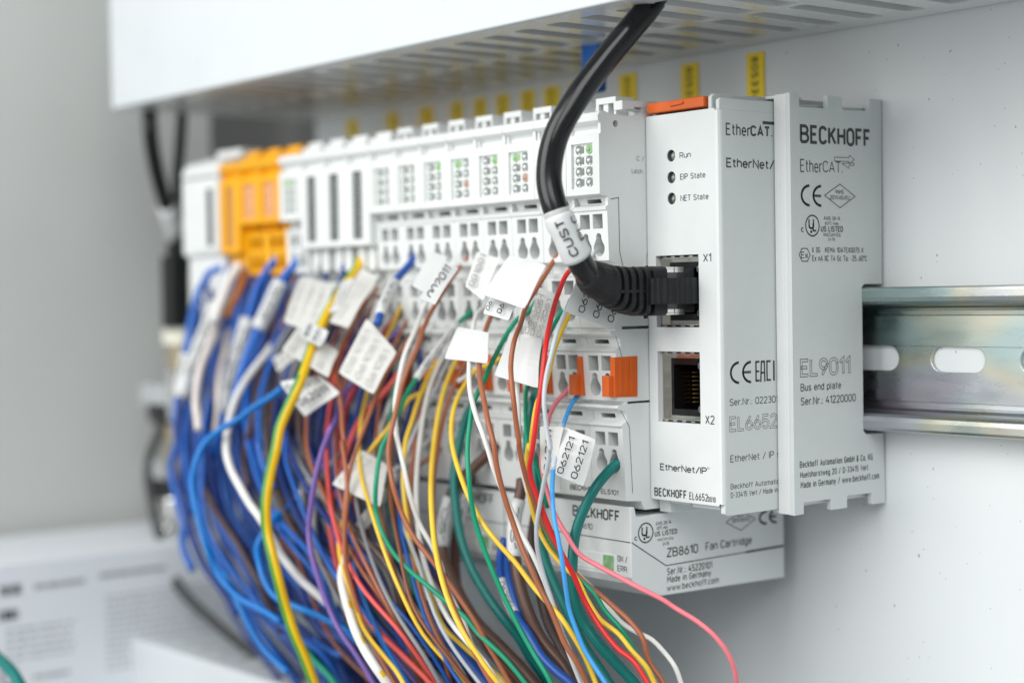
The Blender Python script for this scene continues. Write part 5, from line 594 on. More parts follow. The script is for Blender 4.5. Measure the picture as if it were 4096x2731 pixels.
TEXTS=[
('side9', 'BECKHOFF', -30.7, -5.1, 51.75, 4.5, 'b'),
('side9', 'Ether', -30.7, -22.9, 44.95, 3.1, 't'),
('side9', 'CAT.', -22.6, -15.4, 45.2, 2.7, 't'),
('side9', 'RoHS', -18.0, -15.1, 40.15, 1.0, 'n'),
('side9', '2011/65/EU', -20.2, -12.8, 38.75, 1.0, 'n'),
('side9', 'AWG 28-14', -22.5, -16.5, 33.75, 0.9, 'n'),
('side9', '60°C max', -22.1, -17.1, 32.6, 0.8, 'n'),
('side9', 'US LISTED', -23.6, -15.5, 30.95, 1.4, 'b'),
('side9', 'Ind.Cont.Eq.', -22.6, -16.3, 29.85, 0.9, 'n'),
('side9', '24TB', -21.0, -18.5, 28.8, 0.7, 'n'),
('side9', 'c', -30.7, -29.8, 30.75, 1.5, 'bx'),
('side9', 'Ex', -30.8, -28.3, 24.55, 1.6, 'n'),
('side9', 'II 3G   KEMA 10ATEX0075 X', -26.8, -7.9, 25.95, 1.3, 'n'),
('side9', 'Ex nA IIC T4 Gc Ta: -25..60°C', -26.8, -6.6, 23.9, 1.4, 'n'),
('side9', 'EL9011', -31.5, -13.3, -3.5, 4.2, 'o'),
('side9', 'Bus end plate', -31.5, -16.8, -6.9, 1.8, 'n'),
('side9', 'Ser.Nr.: 41220000', -31.5, -11.4, -10.25, 1.9, 'n'),
('side9', 'Beckhoff Automation GmbH & Co. KG', -32.1, -5.2, -25.05, 1.6, 'n'),
('side9', 'Huelshorstweg 20 / D-33415 Verl', -32.0, -7.0, -27.45, 1.5, 'n'),
('side9', 'Made in Germany / www.beckhoff.com', -31.9, -2.8, -29.9, 1.6, 'n'),
('front6', 'Run', 11.5, 15.2, 48.6, 1.4, 'n'),
('front6', 'EIP State', 11.6, 19.9, 43.55, 1.4, 'n'),
('front6', 'NET State', 11.6, 20.8, 38.5, 1.4, 'n'),
('front6', 'X1', 18.8, 21.4, 23.95, 2.0, 'n'),
('front6', 'X2', 18.8, 21.8, -13.85, 2.1, 'n'),
('front6', 'EtherNet/IP', 3.4, 19.1, -25.7, 1.7, 'b'),
('front6', 'TM', 19.2, 19.9, -24.4, 0.5, 'n'),
('front6', 'BECKHOFF', 1.3, 12.2, -32.05, 2.1, 'b'),
('front6', 'EL6652', 13.2, 19.3, -32.0, 1.8, 'n'),
('front6', '0010', 19.3, 21.8, -32.05, 1.3, 'n'),
('side6', 'Ether', -50.2, -41.9, 53.15, 2.9, 'n'),
('side6', 'CAT.', -41.9, -34.3, 53.3, 2.6, 'bb'),
('side6', 'EtherNet/IP', -50.2, -30.9, 45.7, 2.3, 'b'),
('side6', 'Ser.Nr.: 022301', -50.1, -33.4, -9.6, 1.7, 'n'),
('side6', 'EL6652', -50.2, -33.8, -15.6, 3.5, 'o'),
('side6', 'EtherNet / IP slave', -50.1, -28.3, -22.75, 1.7, 'n'),
('side6', 'Beckhoff Automation GmbH', -50.1, -27.1, -29.05, 1.3, 'n'),
('side6', 'D-33415 Verl / Made in', -50.1, -34.0, -31.05, 1.3, 'n'),
('sideT', 'C /', -55.9, -53.4, 48.75, 1.2, 'g'),
('sideT', 'Latch', -57.6, -54.1, 45.7, 1.2, 'g'),
('fanF', 'BECKHOFF', -21.1, -4.0, -38.3, 2.8, 'b'),
('fanF', 'ZB8610', -21.2, -13.7, -41.1, 1.5, 'n'),
('fanF', 'ON /', -4.8, -1.3, -47.9, 1.5, 'n'),
('fanF', 'ERR', -4.9, -1.4, -50.25, 1.4, 'n'),
('frontT', 'BECKHOFF', -20.3, -9.5, -31.45, 1.3, 'b'),
('frontT', 'EL5101', -8.8, -2.6, -31.6, 1.2, 'n'),
('fanS', 'c', -58.5, -57.6, -42.55, 1.3, 'bx'),
('fanS', 'AWG 28-14', -51.3, -46.1, -39.6, 0.9, 'n'),
('fanS', '60°C max', -51.0, -47.3, -40.65, 0.8, 'n'),
('fanS', 'US LISTED', -51.7, -44.1, -42.25, 1.3, 'b'),
('fanS', 'Ind.Cont.Eq.', -50.8, -45.3, -43.45, 0.7, 'n'),
('fanS', '24TB', -49.1, -46.9, -44.7, 0.8, 'n'),
('fanS', 'ZB8610', -47.7, -36.9, -47.75, 2.3, 'm'),
('fanS', 'Fan Cartridge', -34.2, -17.4, -47.55, 2.1, 'n'),
('fanS', 'Ser.Nr.: 45220101', -47.7, -32.0, -52.15, 1.8, 'n'),
('fanS', 'Made in Germany', -47.7, -32.4, -54.05, 1.7, 'n'),
('fanS', 'www.beckhoff.com', -47.8, -29.7, -56.1, 1.6, 'n'),
('fanS', 'RoHS', -22.8, -20.3, -40.25, 0.8, 'n'),
('fanS', '2011/65/EU', -24.6, -18.1, -41.5, 1.1, 'n'),
]

# ================================================================== the setting
def struct(name, mb, m, **k):
    o = obj(name, mb, m, **k); o['kind'] = 'structure'; return o
b = MB(); b.box(-229, 420, 0, 2.5, -330, 330); struct('back_wall', b, m_wall)
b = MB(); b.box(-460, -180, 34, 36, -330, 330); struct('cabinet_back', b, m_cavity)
b = MB(); b.box(-303, -300, -420, -4, -330, 330); struct('side_wall', b, m_side)

# ================================================================== mounting rail
t = thing('mounting_rail', 'zinc plated slotted metal rail running out to the right across the grey panel', 'mounting rail', (50, 0, 0))
half = [(-0.2, 10.5), (-0.25, 11.6), (-0.6, 12.3), (-1.4, 12.7), (-6.6, 12.9), (-7.6, 13.3), (-8.3, 14.0), (-8.6, 15.0), (-8.6, 16.6), (-8.4, 17.2), (-7.9, 17.5),
        (-7.4, 17.2), (-7.4, 15.2), (-7.2, 14.5), (-6.6, 14.1), (-1.2, 13.9), (-0.4, 13.6), (0.05, 13.0), (-0.05, 10.5)]
for sgn in (1, -1):
    b = MB(); b.prism([(y-0.1, z*sgn) for y, z in half], -205, 260, fx); obj('rail_flange', b, m_rail, t, bevel=0.15)
def slot(cx): return arc(cx+4.6, 0, 3.1, 3.1, -90, 90, 10)+arc(cx-4.6, 0, 3.1, 3.1, 90, 270, 10)
b = MB(); b.prism(rect(-205, 260, -10.5, 10.5), -1.15, -0.15, fy, [slot(34.58-7.7+25*k) for k in range(-1, 9)])
obj('rail_web', b, m_rail, t, bevel=0.12)

# ================================================================== terminal modules
HP_TOP = [(-9, 58), (-30, 60.2), (-52, 60.4), (-58, 59.4), (-64, 59.6), (-66.4, 60.2), (-67.6, 59.9), (-68.3, 59.0), (-68.2, 57.9), (-67.5, 57.3), (-66.4, 56.9), (-65.9, 56.2), (-66.0, 55.4), (-66.7, 55.0), (-67.6, 54.9), (-68, 54.6)]
HP_LED = [(-68, 40.6), (-67.4, 40.3), (-64.4, 39.9), (-63.8, 38.4), (-65.6, 37.9), (-66.2, 37.5), (-66.1, 36.9), (-65.7, 36.7)]
HP_T1 = [(-65.3, 24.9), (-64.6, 24.6), (-62.6, 23.9), (-62.4, 22.2), (-64.2, 21.9), (-64.9, 21.5), (-64.7, 21.0)]
HP_T2 = [(-64.2, 8.9), (-63.6, 8.5), (-63.7, 8.2), (-65.0, 8.0), (-65.4, 7.3), (-64.7, 6.8), (-62.4, 6.3), (-61.9, 4.4), (-63.5, 3.6), (-64.2, 3.2), (-63.7, 2.8)]
HP_T3 = [(-62.9, -8.7), (-61.0, -9.0), (-61.0, -9.5), (-63.0, -9.8), (-63.4, -10.4), (-62.7, -10.9), (-60.7, -11.4), (-60.1, -13.6), (-61.6, -14.3), (-62.4, -14.8), (-61.8, -15.2)]
HP_T4 = [(-60.9, -32.8), (-56, -33.2), (-54.8, -35.4), (-48, -35.4), (-48, -34), (-9, -34)]
def face_holes(mb, zt, zb, yt, yb, holes, x0=-11.9, x1=-0.05, depth=6.0):
    def fn(p, d):
        k = (zt-p[1])/(zt-zb); return (p[0], yt+(yb-yt)*k+d, p[1])
    mb.sheet(rect(x0, x1, zb, zt), holes, fn, depth)
def sq(x, z0, z1): return rect(x, x+3.5, z0, z1)
SQX = (-9.9, -5.3)
def tier_holes(zs1, zs0, zk): return [sq(x, zs0, zs1) for x in SQX]+[keyhole(x+1.9, zk) for x in SQX]
def housing(kind, top=0):
    """Body of a 12 mm terminal: two side profiles, stepped front with pockets."""
    mb = MB(); x0, x1 = -11.9, -0.05
    if kind == 'led': prof = HP_TOP+HP_LED+HP_T1+HP_T2+HP_T3+HP_T4
    else: prof = HP_TOP+[(-68, 32.0), (-67.4, 31.6), (-62.5, 31.2), (-61.8, 20.0), (-61.8, 9.5)]+HP_T2[1:]+HP_T3+HP_T4
    side_holes = [circ(-62.6, 57.3, 0.85, 14), rect(-61.5, -50, 8.4, 9.1), rect(-60, -50, -9.5, -8.95)]
    n = len(prof)
    for xx, hs in ((x1, side_holes), (x0, [])):
        mb.sheet(prof, hs, lambda p, d, xx=xx: (xx-d, p[0], p[1]), 4.0)
    keys = {}
    if kind == 'led':
        keys[HP_TOP[-1]] = ([rect(-10.05, -2.4, 42.1, 52.8)], 0.9)
        keys[HP_LED[-1]] = (tier_holes(36.0, 32.5, 27.8), 10)
        keys[HP_LED[2]] = ([rect(-8.8, -3.8, 38.65, 39.65)], 14)
        keys[HP_T1[-1]] = (tier_holes(20.3, 16.9, 12.3), 10)
    else:
        keys[HP_TOP[-1]] = ([rect(-8.6, -3.7, 33.6, 52.8)], 0.8)
        keys[(-62.5, 31.2)] = ([rect(-11.2, -0.8, 21, 30.4)], 4)
        keys[(-61.8, 20.0)] = ([rect(x, x+1.6, z, z+2.6) for x in (-10.8, -8.0, -5.2, -2.4) for z in (11, 15)], 5)
    keys[HP_T2[-1]] = (tier_holes(2.1, -1.5, -5.7), 10)
    keys[HP_T2[6]] = ([rect(-9.0, -4.0, 4.95, 5.95)], 14)
    keys[HP_T3[-1]] = (tier_holes(-16.4, -19.7, -24.1), 10)
    keys[HP_T3[6]] = ([rect(-9.0, -4.0, -13.05, -11.95)], 14)
    for i in range(n):
        a = prof[i]; c = prof[(i+1) % n]
        if a in keys and i+1 < n:
            hs, dp = keys[a]; face_holes(mb, a[1], c[1], a[0], c[0], hs, x0, x1, dp)
        else:
            mb.add([(x0, *a), (x1, *a), (x1, *c), (x0, *c)], [(0, 1, 2, 3)])
    # thin raised ribs at the right edge of the concave bands
    for (ya, za, yb, zb) in ((-67.4, 57.4, -66.2, 54.9), (-65.4, 40.2, -65.4, 37.8)):
        mb.box(-1.0, -0.08, ya, ya+2.5, zb, za)
    mb.box(-11.8, -11.2, -66.9, -64.5, 54.9, 57.3)
    return mb
LATCH = 'led'
def top_latch(mb):
    mb.box(-12.0, -4.9, -58, -52, 63.1, 64.6); mb.box(-12.0, -11.0, -58, -54, 59.8, 63.15); mb.box(-9.7, -8.0, -57.6, -54, 59.9, 63.2)
    mb.box(-5.6, -4.9, -57.9, -52, 60.2, 63.15)
def top_cap(mb):
    mb.box(-11.2, -0.9, -60, -50, 59.2, 62.6); mb.box(-9.8, -2.3, -58.5, -51, 62.55, 64.2)
def led_bank(root, kind, on=()):
    """Window plate plus eight LEDs in two columns."""
    w = MB(); w.box(-10.0, -2.45, -67.25, -66.95, 42.15, 52.75)
    for r in range(5): w.box(-9.9, -2.5, -67.42, -67.2, 42.2+2.6*r-0.12, 42.2+2.6*r+0.22)
    obj('led_window', w, m_win, root)
    for c, x in enumerate((-8.0, -4.3)):
        for r in range(4):
            z = 51.4-2.6*r; i = (c, r)
            d = MB(); d.m = 0; d.prism(circ(x, z, 1.12, 14), -67.26, -67.45, fy); d.box(x+0.75, x+1.75, -67.43, -67.2, z-0.8, z+0.8)
            d.m = 1; d.dome((x, -67.4, z), (0, -1, 0), 0.52, 0.55, 10, 3); d.dome((x+0.35, -67.4, z-0.95), (0, -1, 0), 0.3, 0.3, 8, 2)
            lit = on.get(i) if isinstance(on, dict) else None
            col = {'g': m_ledon, 'r': m_ledred}.get(lit, m_ledoff)
            o = obj('led', d, [col, m_dome if not lit else col], root)
            if lit: o['label'] = 'lit green LED' if lit == 'g' else 'reddish LED'
def orange_tab(root):
    d = MB(); d.prism([(-64.2, 1.8), (-64.2, -7.7), (-56.8, -7.9), (-56.6, 1.9)], -1.5, 0.12, fx)
    d.prism([(-65.6, -2.6), (-65.6, -7.6), (-63.6, -7.6), (-63.6, -2.6)], -2.9, -0.5, fx)
    for y in (-62.3, -60.4, -58.6): d.box(0.1, 0.28, y-0.5, y+0.5, -7.2, 1.3)
    obj('marker_clip', d, m_org, root, bevel=0.18)
def terminal(kind, label, k, body, windows='led', on=None, group='terminal modules in the row'):
    root = thing('terminal_module', label, 'terminal module', (-12*k, 0, 0), group)
    off = Vector((-12*k, 0, 0))
    return root
def shift(mb, dx):
    mb.v = [(p[0]+dx, p[1], p[2]) for p in mb.v]; return mb
_bodies = {}
def build_terminal(k, kind, label, body_mat, cap, win=None, on=None, tab=True):
    root = thing('terminal_module', label, 'terminal module', (0, 0, 0), 'terminal modules side by side on the rail')
    key = (kind, cap, body_mat.name)
    if key not in _bodies:
        mb = housing(kind)
        (top_latch if cap == 'latch' else top_cap)(mb)
        if cap == 'latch': mb.box(-4.8, -0.2, -54, -46, 59.5, 63.0)
        if kind == 'tall':
            for x in (-10.7, -5.6):
                mb.prism(rrect(x, x+3.9, 24.6, 31.6, 1.6), -65.0, -62.0, fy)
                mb.prism(rrect(x+1.2, x+2.7, 22.0, 24.8, 0.4), -63.6, -62.0, fy)
        o = obj('housing', mb, body_mat, root, bevel=0.14, segs=2); _bodies[key] = o.data
    else:
        o = bpy.data.objects.new('housing', _bodies[key]); COL.objects.link(o); o.parent = root
        bv = o.modifiers.new('bevel', 'BEVEL'); bv.width = 0.14*MM; bv.segments = 2; bv.limit_method = 'ANGLE'; bv.angle_limit = math.radians(35)
    if kind == 'led' and win is None: led_bank(root, kind, on or {})
    elif kind == 'led':
        w = MB(); w.box(-10.0, -2.45, -67.25, -66.95, 42.15, 52.75)
        w.prism(rrect(-8.3, -4.2, 43.0, 52.2, 1.0), -67.5, -67.2, fy); obj('led_window', w, win, root)
    else:
        w = MB(); w.box(-8.55, -3.75, -67.4, -67.25, 33.65, 52.75); obj('led_window', w, win, root)
        q = MB()
        for c in (-7.1, -5.1):
            for r in range(16): q.dome((c, -67.38, 34.3+1.17*r), (0, -1, 0), 0.33, 0.3, 6, 2)
        obj('led_dots', q, m_dome if win is m_wind else m_winy, root)
    if tab: orange_tab(root)
    root.location = Vector((-12*k, 0, 0))*MM
    return root
T0 = build_terminal(0, 'led', 'grey terminal module at the right end, thick teal cable in its lowest hole', m_white, 'latch', None, {(1, 0): 'g'})
led_specs = [(1, 'light grey terminal module mostly hidden behind the black network cable', {}),
             (2, 'grey terminal module with green and reddish LEDs, first left of the black cable', {(0, 0): 'g', (1, 2): 'r'}),
             (3, 'light grey terminal module with green LED, second left of the black cable', {(1, 0): 'g'}),
             (4, 'grey terminal module with faint green and reddish LEDs, third left of the black cable', {(0, 0): 'g', (1, 2): 'r'}),
             (5, 'light grey terminal module with green top right LED, above the stacked printed labels', {(1, 0): 'g'}),
             (6, 'light grey terminal module with all LEDs off, over the bright blue wire end', {}),
             (7, 'light grey terminal module with all LEDs off, next to the tall dark strips', {})]
for k, lab, on in led_specs: build_terminal(k, 'led', lab, m_white, 'latch', None, on)
for k, lab in ((8, 'white terminal module with a tall dark window, rightmost of three such'), (9, 'white terminal module with a tall dark window, middle of three such'), (10, 'white terminal module with a tall dark window, leftmost of three such')):
    build_terminal(k, 'tall', lab, m_white, 'cap', m_wind)
build_terminal(11, 'led', 'white terminal module with a faint green window right beside the yellow modules', m_white, 'cap', None, {(0, 0): 'g'})
build_terminal(12, 'led', 'yellow terminal module with a pinkish window, rightmost of three yellow ones', m_yel, 'cap', m_winy)
build_terminal(13, 'led', 'yellow terminal module with a pinkish window, middle of three yellow ones', m_yel, 'cap', m_winy)
build_terminal(14, 'tall', 'yellow terminal module with a tall brownish strip, leftmost of three yellow ones', m_yel, 'cap', m_winyd)

# lettering and seams on the right-hand module
FACES = dict(front6=Face('y', -52.86), side6=Face('x', 24.05), side9=Face('x', 29.45), sideT=Face('x', 0.03), fanF=Face('y', -59.66), fanS=Face('x', 0.06), frontT=Face('y', -61.1))
def texts_on(face, mb, only=None, zlo=-999, zhi=999):
    for f, s, a0, a1, z, h, st in TEXTS:
        if f != face or not zlo <= z < zhi or (only is not None and (st == 'g') != only): continue
        F = FACES[f]; O = F.p(a0, z); R = F.p(a1, z)-O; U = F.p(a0, z+h)-O
        write(mb, s, O, R, U, st.replace('x', '').replace('g', '').replace('n', ''))
b = MB(); texts_on('sideT', b, True)
stroke(b, FACES['sideT'], arc(-50, 25, 3.2, 3.4, 20, 200, 14), 0.12); stroke(b, FACES['sideT'], arc(-51, 24.5, 1.2, 1.2, 0, 360, 12), 0.12)
obj('printed_lettering', b, m_inkg, T0, fixn=False)
b = MB(); texts_on('frontT', b); obj('type_lettering', b, m_ink, T0, fixn=False)
b = MB()
stroke(b, FACES['sideT'], [(-64.5, 39.4), (-62.0, 39.8), (-61.9, 27), (-60.8, 23.0)], 0.16)
stroke(b, FACES['sideT'], [(-63.6, 6.8), (-61.6, 1.8)], 0.14); stroke(b, FACES['sideT'], [(-62.4, -10.8), (-59.6, -15), (-58.8, -31)], 0.14)
obj('seam', b, m_dark, T0, fixn=False)
b = MB(); b.prism([(-60.5, 60.8), (-60.5, 63.0), (-49, 63.4), (-49, 60.8)], -3.0, 0.1, fx, [rect(-56.5, -52.2, 60.95, 61.6)]); obj('side_latch', b, m_white, T0, bevel=0.2)

# ================================================================== white coupler at the far left end
t = thing('bus_coupler', 'wide white end module at the left of the row with a thin dark strip', 'coupler', (-192.5, 0, 0))
b = MB(); prof = [(-9, 60), (-50, 64), (-58, 64), (-66, 61.5), (-68, 59), (-68, 32), (-66, 31), (-66, -30), (-60, -34), (-9, -34)]
b.prism(prof, -204.5, -180.7, fx)
b.box(-196, -181.5, -68.6, -67.8, 33, 54); b.box(-199, -183, -58, -50, 63.5, 66)
for z in (24, 12, 0, -12, -24):
    for x in (-199, -191): b.prism(rrect(x, x+6, z-4, z+4, 1), -66.8, -65.9, fy)
obj('housing', b, m_white, t, bevel=0.8, segs=3)
b = MB(); b.box(-186.8, -183.8, -68.9, -68.4, 34.5, 52.8); obj('led_window', b, m_wind, t)
b = MB(); b.box(-203.5, -181.5, -68.15, -67.9, 56.2, 57.2); obj('seam', b, m_inkg, t)

# ================================================================== double-width network module
t6 = thing('network_module', 'light grey double-width network module with two sockets X1 and X2 and three round LEDs', 'network module', (12, 0, 0))
m6 = MB()
X1 = rect(2.85, 17.2, 8.75, 25.8); X2 = rect(2.95, 17.2, -14.0, 2.9)
LEDZ = (49.45, 44.3, 39.3)
holes = [X1, X2]+[circ(8.55, z, 1.4, 22) for z in LEDZ]
fn = lambda p, d: (p[0], -52.8+d, p[1])
loops_depth = 2.0
ch = 0.9
m6.sheet(rrect(0.15, 24-ch, -32.8, 59.4, 0.5, 3), holes, fn, 1.6, floor=False)
m6.add([(24-ch, -52.8, -32.3), (24-ch, -52.8, 58.9), (24-0.28, -52.55, 59.0), (24-0.28, -52.55, -32.4)], [(0, 1, 2, 3)])
m6.add([(24-0.28, -52.55, -32.4), (24-0.28, -52.55, 59.0), (24, -51.9, 59.1), (24, -51.9, -32.5)], [(0, 1, 2, 3)])
m6.add([(24, -51.9, -32.5), (24, -51.9, 59.1), (24, -6, 59.1), (24, -6, -32.5)], [(0, 1, 2, 3)])
m6.add([(0.15, -52.3, -32.5), (0.15, -52.3, 59.1), (0.15, -6, 59.1), (0.15, -6, -32.5)], [(0, 1, 2, 3)])
m6.add([(0.15, -52.3, 59.1), (0.6, -52.8, 59.4), (23.1, -52.8, 59.35), (23.72, -52.55, 59.0), (24, -51.9, 59.1), (24, -6, 59.1), (0.15, -6, 59.1)], [tuple(range(7))])
m6.add([(0.15, -52.3, -32.5), (0.6, -52.8, -32.8), (23.1, -52.8, -32.75), (23.72, -52.55, -32.4), (24, -51.9, -32.5), (24, -6, -32.5), (0.15, -6, -32.5)], [tuple(range(7))])
o = obj('housing', m6, m_front, t6, bevel=0.1); 
b = MB()
b.prism([(-52.4, 59.0), (-52.4, 61.2), (-51.7, 61.8), (-8, 62.2), (-8, 59.0)], 22.9, 24.02, fx)
b.prism([(-52.2, 59.0), (-52.2, 62.2), (-51.4, 63.0), (-8, 63.4), (-8, 59.0)], 20.3, 21.5, fx)
b.prism([(-50, 59), (-50, 62.7), (-40, 63.2), (-8, 63.2), (-8, 59)], -1.6, 0.9, fx)
obj('top_ridges', b, m_grey, t6, bevel=0.3)
b = MB()
b.prism([(-52.0, -32.0), (-52.0, -34.6), (-51, -35.2), (-8, -35.0), (-8, -32)], 22.6, 24.02, fx)
b.prism([(-51.6, -32.2), (-51.0, -34.0), (-49, -34.4), (-9, -34.4), (-9, -32.2)], 12.5, 21.5, fx)
b.prism([(-51.4, -32.2), (-50.8, -33.6), (-49, -34.0), (-9, -34.0), (-9, -32.2)], 4.8, 11.5, fx)
b.prism([(-50.5, -32.2), (-50, -36.2), (-46, -36.4), (-9, -36.4), (-9, -32.2)], 0.2, 4.0, fx)
obj('bottom_ridges', b, m_grey, t6, bevel=0.3)
b = MB(); b.box(0.9, 19.9, -53.2, -45, 60.0, 62.5); b.prism([(9, 61.0), (13.6, 61.3), (13.4, 61.9), (9.2, 61.75)], -53.7, -53.0, fy)
obj('release_lever', b, m_org, t6, bevel=0.3)
# side skin slightly greyer than the front, one thin shell
b = MB(); b.box(23.96, 24.03, -51.4, -6.5, -32.3, 58.9); obj('side_panel', b, m_grey, t6)
for z in LEDZ:
    b = MB(); b.m = 0; b.prism(circ(8.55, z, 1.5, 20), -51.3, -51.0, fy); b.m = 1
    b.tube([(8.55, -52.55, z), (8.55, -51.4, z)], 1.38, 20, caps=False)
    b.m = 0; b.dome((8.55, -51.5, z), (0, -1, 0), 1.0, 0.85, 14, 4); b.m = 1
    for d in (-0.45, 0.0, 0.4): b.box(8.0, 9.1, -52.3, -52.2, z+d, z+d+0.12)
    obj('status_led', b, [m_lens, m_pipe], t6, smooth=True)
def socket(z0, z1, nm):
    b = MB(); x0, x1 = 2.9, 17.15; zt, zb = z1-0.75, z0+0.7
    fnm = lambda p, d: (p[0], -51.3+d, p[1])
    # nickel shield: open box of sheet metal with a folded front rim
    for (a0, a1, c0, c1) in ((x0+0.0, x0+0.35, zb, zt), (x1-0.3, x1, zb, zt)): b.box(a0, a1, -51.2, -38, c0, c1)
    b.box(x0, x1, -51.2, -38, zt, zt+0.3); b.box(x0, x1, -51.2, -38, zb-0.3, zb)
    b.sheet(rect(x0+0.3, x1-0.3, zb, zt), [rect(x0+2.4, x1-0.6, zb+1.7, zt-1.7)], lambda p, d: (p[0], -49.9+d, p[1]), 0.3, floor=False)
    s = obj('socket', b, m_metal, t6)
    b = MB()
    b.sheet(rect(x0+2.3, x1-0.35, zb+0.9, zt-0.9), [rect(x0+3.2, x1-2.2, zb+2.4, zt-2.4)], lambda p, d: (p[0], -50.4+d, p[1]), 9.0)
    b.box(x0+2.3, x1-0.4, -50.4, -42, zb+0.85, zb+0.95); b.box(x0+2.3, x1-0.4, -50.4, -42, zt-0.95, zt-0.85)
    for zz in (zb+0.9, zt-2.2): b.box(x1-2.6, x1-0.4, -50.9, -50.2, zz, zz+1.3)
    for zz in (zb+2.4, zt-3.7): b.box(x1-2.3, x1-1.0, -50.6, -44, zz, zz+1.3)
    obj('insert', b, m_bgloss, s)
    b = MB()
    for i in range(8): 
        zz = zb+3.9+1.02*i
        b.tube([(x0+3.6, -45.6, zz), (x0+4.9, -48.8, zz), (x0+5.6, -46.6, zz), (x0+8.4, -43.2, zz)], 0.2, 6)
    obj('contact_pins', b, m_gold, s)
    for zz in (zb+2.3, zt-2.3):
        b = MB(); b.prism(rrect(x1-2.5, x1-0.7, zz-1.15, zz+1.15, 0.7), -50.9, -50.2, fy); b.dome((x1-1.6, -50.85, zz), (0, -1, 0), 0.75, 0.55, 12, 4)
        obj('light_pipe', b, m_pipe, s, smooth=False, bevel=0.15)
    b = MB(); b.box(x0-0.6, x1+0.6, -37.5, -37.2, z0-0.6, z1+0.6); obj('cavity', b, m_dark, s)
    # reveal of the plastic opening, dark gap above and below the metal
    b = MB()
    for i in range(5):
        b.box(x0+0.4+3.0*i, x0+1.7+3.0*i, -51.0, -50.2, zt+0.28, zt+0.62); b.box(x0+0.4+3.0*i, x0+1.7+3.0*i, -51.0, -50.2, zb-0.6, zb-0.28)
    obj('spring_fingers', b, m_chrome, s)
socket(8.75, 25.8, 'X1'); socket(-14.0, 2.9, 'X2')
b = MB(); texts_on('front6', b, None, 0); obj('upper_lettering', b, m_ink, t6, fixn=False)
b = MB(); texts_on('front6', b, None, -999, 0)
obj('lower_lettering', b, m_ink, t6, fixn=False)
F = FACES['side6']; b = MB(); texts_on('side6', b, None, 10); stroke(b, F, [(-37.5, 56.7), (-32, 56.7)], 0.75); obj('upper_side_lettering', b, m_ink, t6, fixn=False)
b = MB(); texts_on('side6', b, None, -999, 10)
ce_mark(b, F, -49.8, -42.6, -4.5, 0.6)
stroke(b, F, [(-39.9, 0.35), (-41.0, 0.35), (-41.0, -4.1), (-39.9, -4.1)], 0.5); stroke(b, F, [(-41.0, -1.9), (-40.0, -1.9)], 0.45)
stroke(b, F, [(-39.4, -4.35), (-39.1, 0.35), (-38.1, 0.35), (-38.0, -4.35)], 0.5); stroke(b, F, [(-39.3, -2.3), (-38.1, -2.3)], 0.45)
stroke(b, F, [(-36.0, 0.35), (-37.2, 0.35), (-37.2, -4.1), (-36.0, -4.1)], 0.5)
stroke(b, F, [(-34.8, 0.3), (-34.8, -4.2)], 0.6)
obj('lower_side_lettering', b, m_ink, t6, fixn=False)

# ================================================================== bus end plate
t9 = thing('end_plate', 'narrow grey end plate with large dark lettering, beside the bare rail', 'end plate', (26.8, 0, 0))
b = MB()
rail_notch = [(-0.8, 18.3), (-7.6, 18.3), (-8.5, 17.6), (-8.5, -17.6), (-7.6, -18.5), (-0.8, -18.7)]
out = [(-34.15, 63.5), (-30.8, 63.45), (-30.7, 60.3), (-20.8, 60.5), (-20.6, 63.6), (-15.2, 63.6), (-15.0, 60.5), (-5.2, 60.8), (-5.0, 63.75), (-0.3, 63.8)]+rail_notch+[(-0.3, -36.1), (-5.5, -36.0), (-5.7, -33.2), (-14.9, -33.1), (-15.0, -36.0), (-20.9, -36.0), (-20.9, -33.4), (-30.7, -33.4), (-30.8, -36.1), (-34.15, -36.2)]
b.prism(out, 28.0, 29.4, fx)
o_pl = obj('outer_panel', b, m_grey, t9, bevel=0.28, segs=3)
b = MB()
inn = [(-34.1, 63.45), (-32.0, 63.45), (-32.0, 61.2), (-0.9, 61.8)]+rail_notch+[(-0.9, -34.4), (-32.0, -34.2), (-32.0, -36.15), (-34.1, -36.15)]
b.prism(inn, 24.3, 27.0, fx); b.prism([(-34.1, 63.45), (-31.0, 63.45), (-31.0, -36.15), (-34.1, -36.15)], 26.9, 28.05, fx)
b.prism([(-31.5, 58), (-31.5, -31), (-1.5, -31)]+[(y+(-0.6), z*1.04) for y, z in reversed(rail_notch)]+[(-1.5, 58)], 26.9, 28.05, fx)
b.prism([(-34.0, 62.5), (-24, 62.6), (-24, 63.4), (-34.0, 63.3)], 21.2, 24.4, fx); b.prism([(-33.5, -36.0), (-26, -36.0), (-26, -35.0), (-33.5, -35.0)], 21.8, 24.4, fx)
obj('housing', b, m_white, t9, bevel=0.25, segs=3)
F = FACES['side9']; b = MB(); texts_on('side9', b, None, -999, 10); obj('lower_lettering', b, m_ink, t9, fixn=False)
b = MB(); texts_on('side9', b, None, 10)
ce_mark(b, F, -30.6, -23.2, 36.95, 42.0); diamond(b, F, -16.45, 39.65, 5.65, 2.85); ul_mark(b, F, -26.6, 32.35, 2.4, 2.45)
stroke(b, F, [(-29.5+1.95*math.cos(math.radians(a)), 25.4+1.75*math.sin(math.radians(a))) for a in range(0, 360, 60)], 0.22, True)
stroke(b, F, [(-18.3, 48.9), (-13.0, 49.0), (-12.8, 49.6), (-11.0, 48.6), (-12.9, 47.5), (-13.0, 48.05), (-18.3, 48.0)], 0.15, True)
stroke(b, F, [(-15.6, 47.5), (-11.1, 47.8), (-11.1, 47.2), (-13.0, 47.1), (-13.0, 46.4)], 0.15, True)
obj('printed_lettering', b, m_ink, t9, fixn=False)

